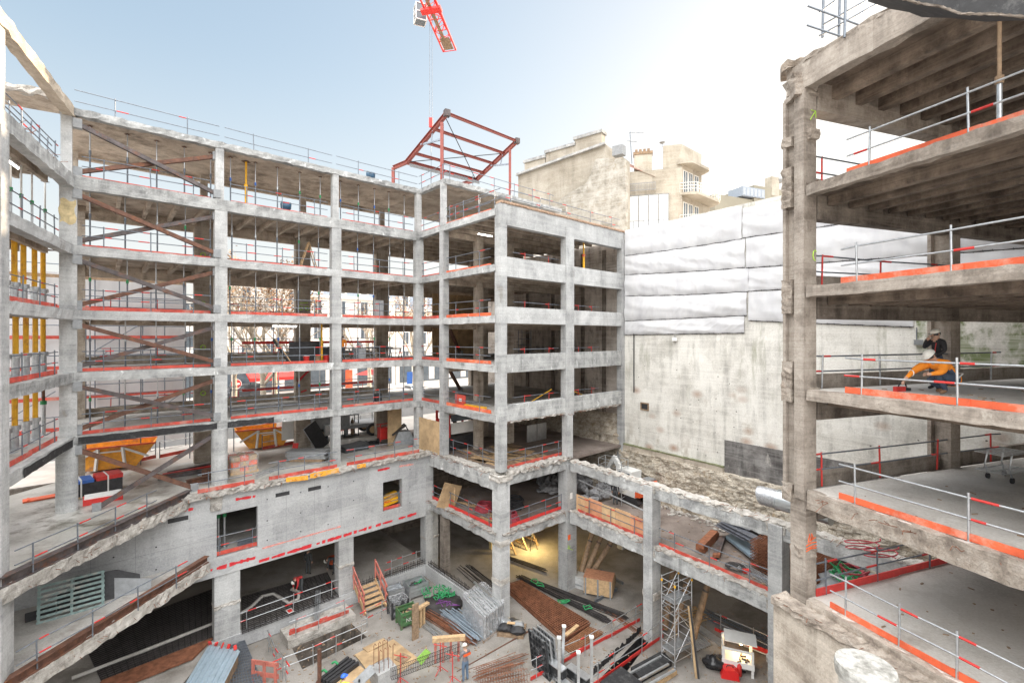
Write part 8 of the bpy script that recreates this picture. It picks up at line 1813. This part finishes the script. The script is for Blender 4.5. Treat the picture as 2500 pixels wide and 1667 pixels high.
# pit: blue helmet at the bottom edge
pb = PF(838, 1742)
person('worker in blue helmet and yellow vest carrying a dark board at the front edge', pb, yL(.75,.6), pose(ell=(-.26,.12,1.2), wrl=(-.16,.34,1.12), hal=(-.12,.42,1.12), elr=(.26,.14,1.2), wrr=(.16,.36,1.14), har=(.12,.43,1.14)), dict(coat=hvy, legs=navy, boots=brn, hair=M['dark']), bhel)
g = thing('dark_board', 'scuffed dark board carried by the worker in the blue helmet', 'board', pb+Vector((.4,.3,1.1))); d = Vector((.75,.6,0)).normalized(); c = pb+d*.62+Vector((0,0,1.12)); MB().bar(c-Vector((.1,0,.15)), c+d*.75+Vector((0,0,.32)), .5, .04, up=(0,-.4,1)).build('board', M['grey'], g); MB().bar(c+d*.1, c+d*.12+Vector((0,0,.1)), .1, .05).build('grip', M['dark'], g)
# cellar: bending worker and two in the dark
bend = dict(pelvis=(0,-.18,.92), waist=(0,-.02,1.02), chest=(0,.20,1.08), neckb=(0,.34,1.06), neck=(0,.42,1.02), head=(0,.48,.98), top=(0,.56,.94), shl=(-.19,.33,1.05), ell=(-.22,.38,.78), wrl=(-.16,.42,.54), hal=(-.13,.44,.46), shr=(.19,.33,1.05), elr=(.22,.38,.78), wrr=(.16,.42,.54), har=(.13,.44,.46), face=(0,.3,-1))
person('worker in red jacket and white helmet bending over the rebar mat', PF(735, 1448, LB), yL(-.5,-.85), pose(**bend), dict(coat=rjk, legs=drk, boots=M['dark'], hair=M['dark']), whel)
person('worker in dark overalls seen from behind deep in the cellar', PF(752, 1402, LB), yL(.2,1), pose(), dict(coat=drk, legs=drk, boots=M['dark'], hair=M['dark']), cm('grey cap', (.2,.2,.2)))
person('stooping worker in dark clothes with white helmet beside the cellar pier', PF(816, 1400, LB), yL(-.9,-.3), pose(**bend), dict(coat=drk, legs=drk, boots=M['dark'], hair=M['dark']), whel)
pb_ = PF(812, 1385, LB); g = thing('orange_bucket', 'orange mortar tub beside the stooping worker', 'tub', pb_); MB().lathe(pb_+Vector((0,0,.3)), [(.22,0),(.34,.4),(.37,.42)], 14).build('tub', M['orange'], g); MB().lathe(pb_, [(.25,0),(.25,.3)], 10).build('stand', M['dark'], g)
# long range, second floor: worker in orange; excavator banksman
f = on3(836, -1.4); person('worker in orange top and grey helmet standing on the second floor behind the rail', f.P(0,0,L3), yL(-.66,.75), pose(), dict(coat=hiviz, legs=drk, boots=M['dark'], hair=M['dark']), cm('grey helmet', (.5,.48,.45)))
person('man in black vest standing between excavator and small scaffold', Q0(1502, 1231), yL(.4,.8), pose(), dict(coat=black, legs=drk, boots=M['dark'], hair=M['dark']), whel)
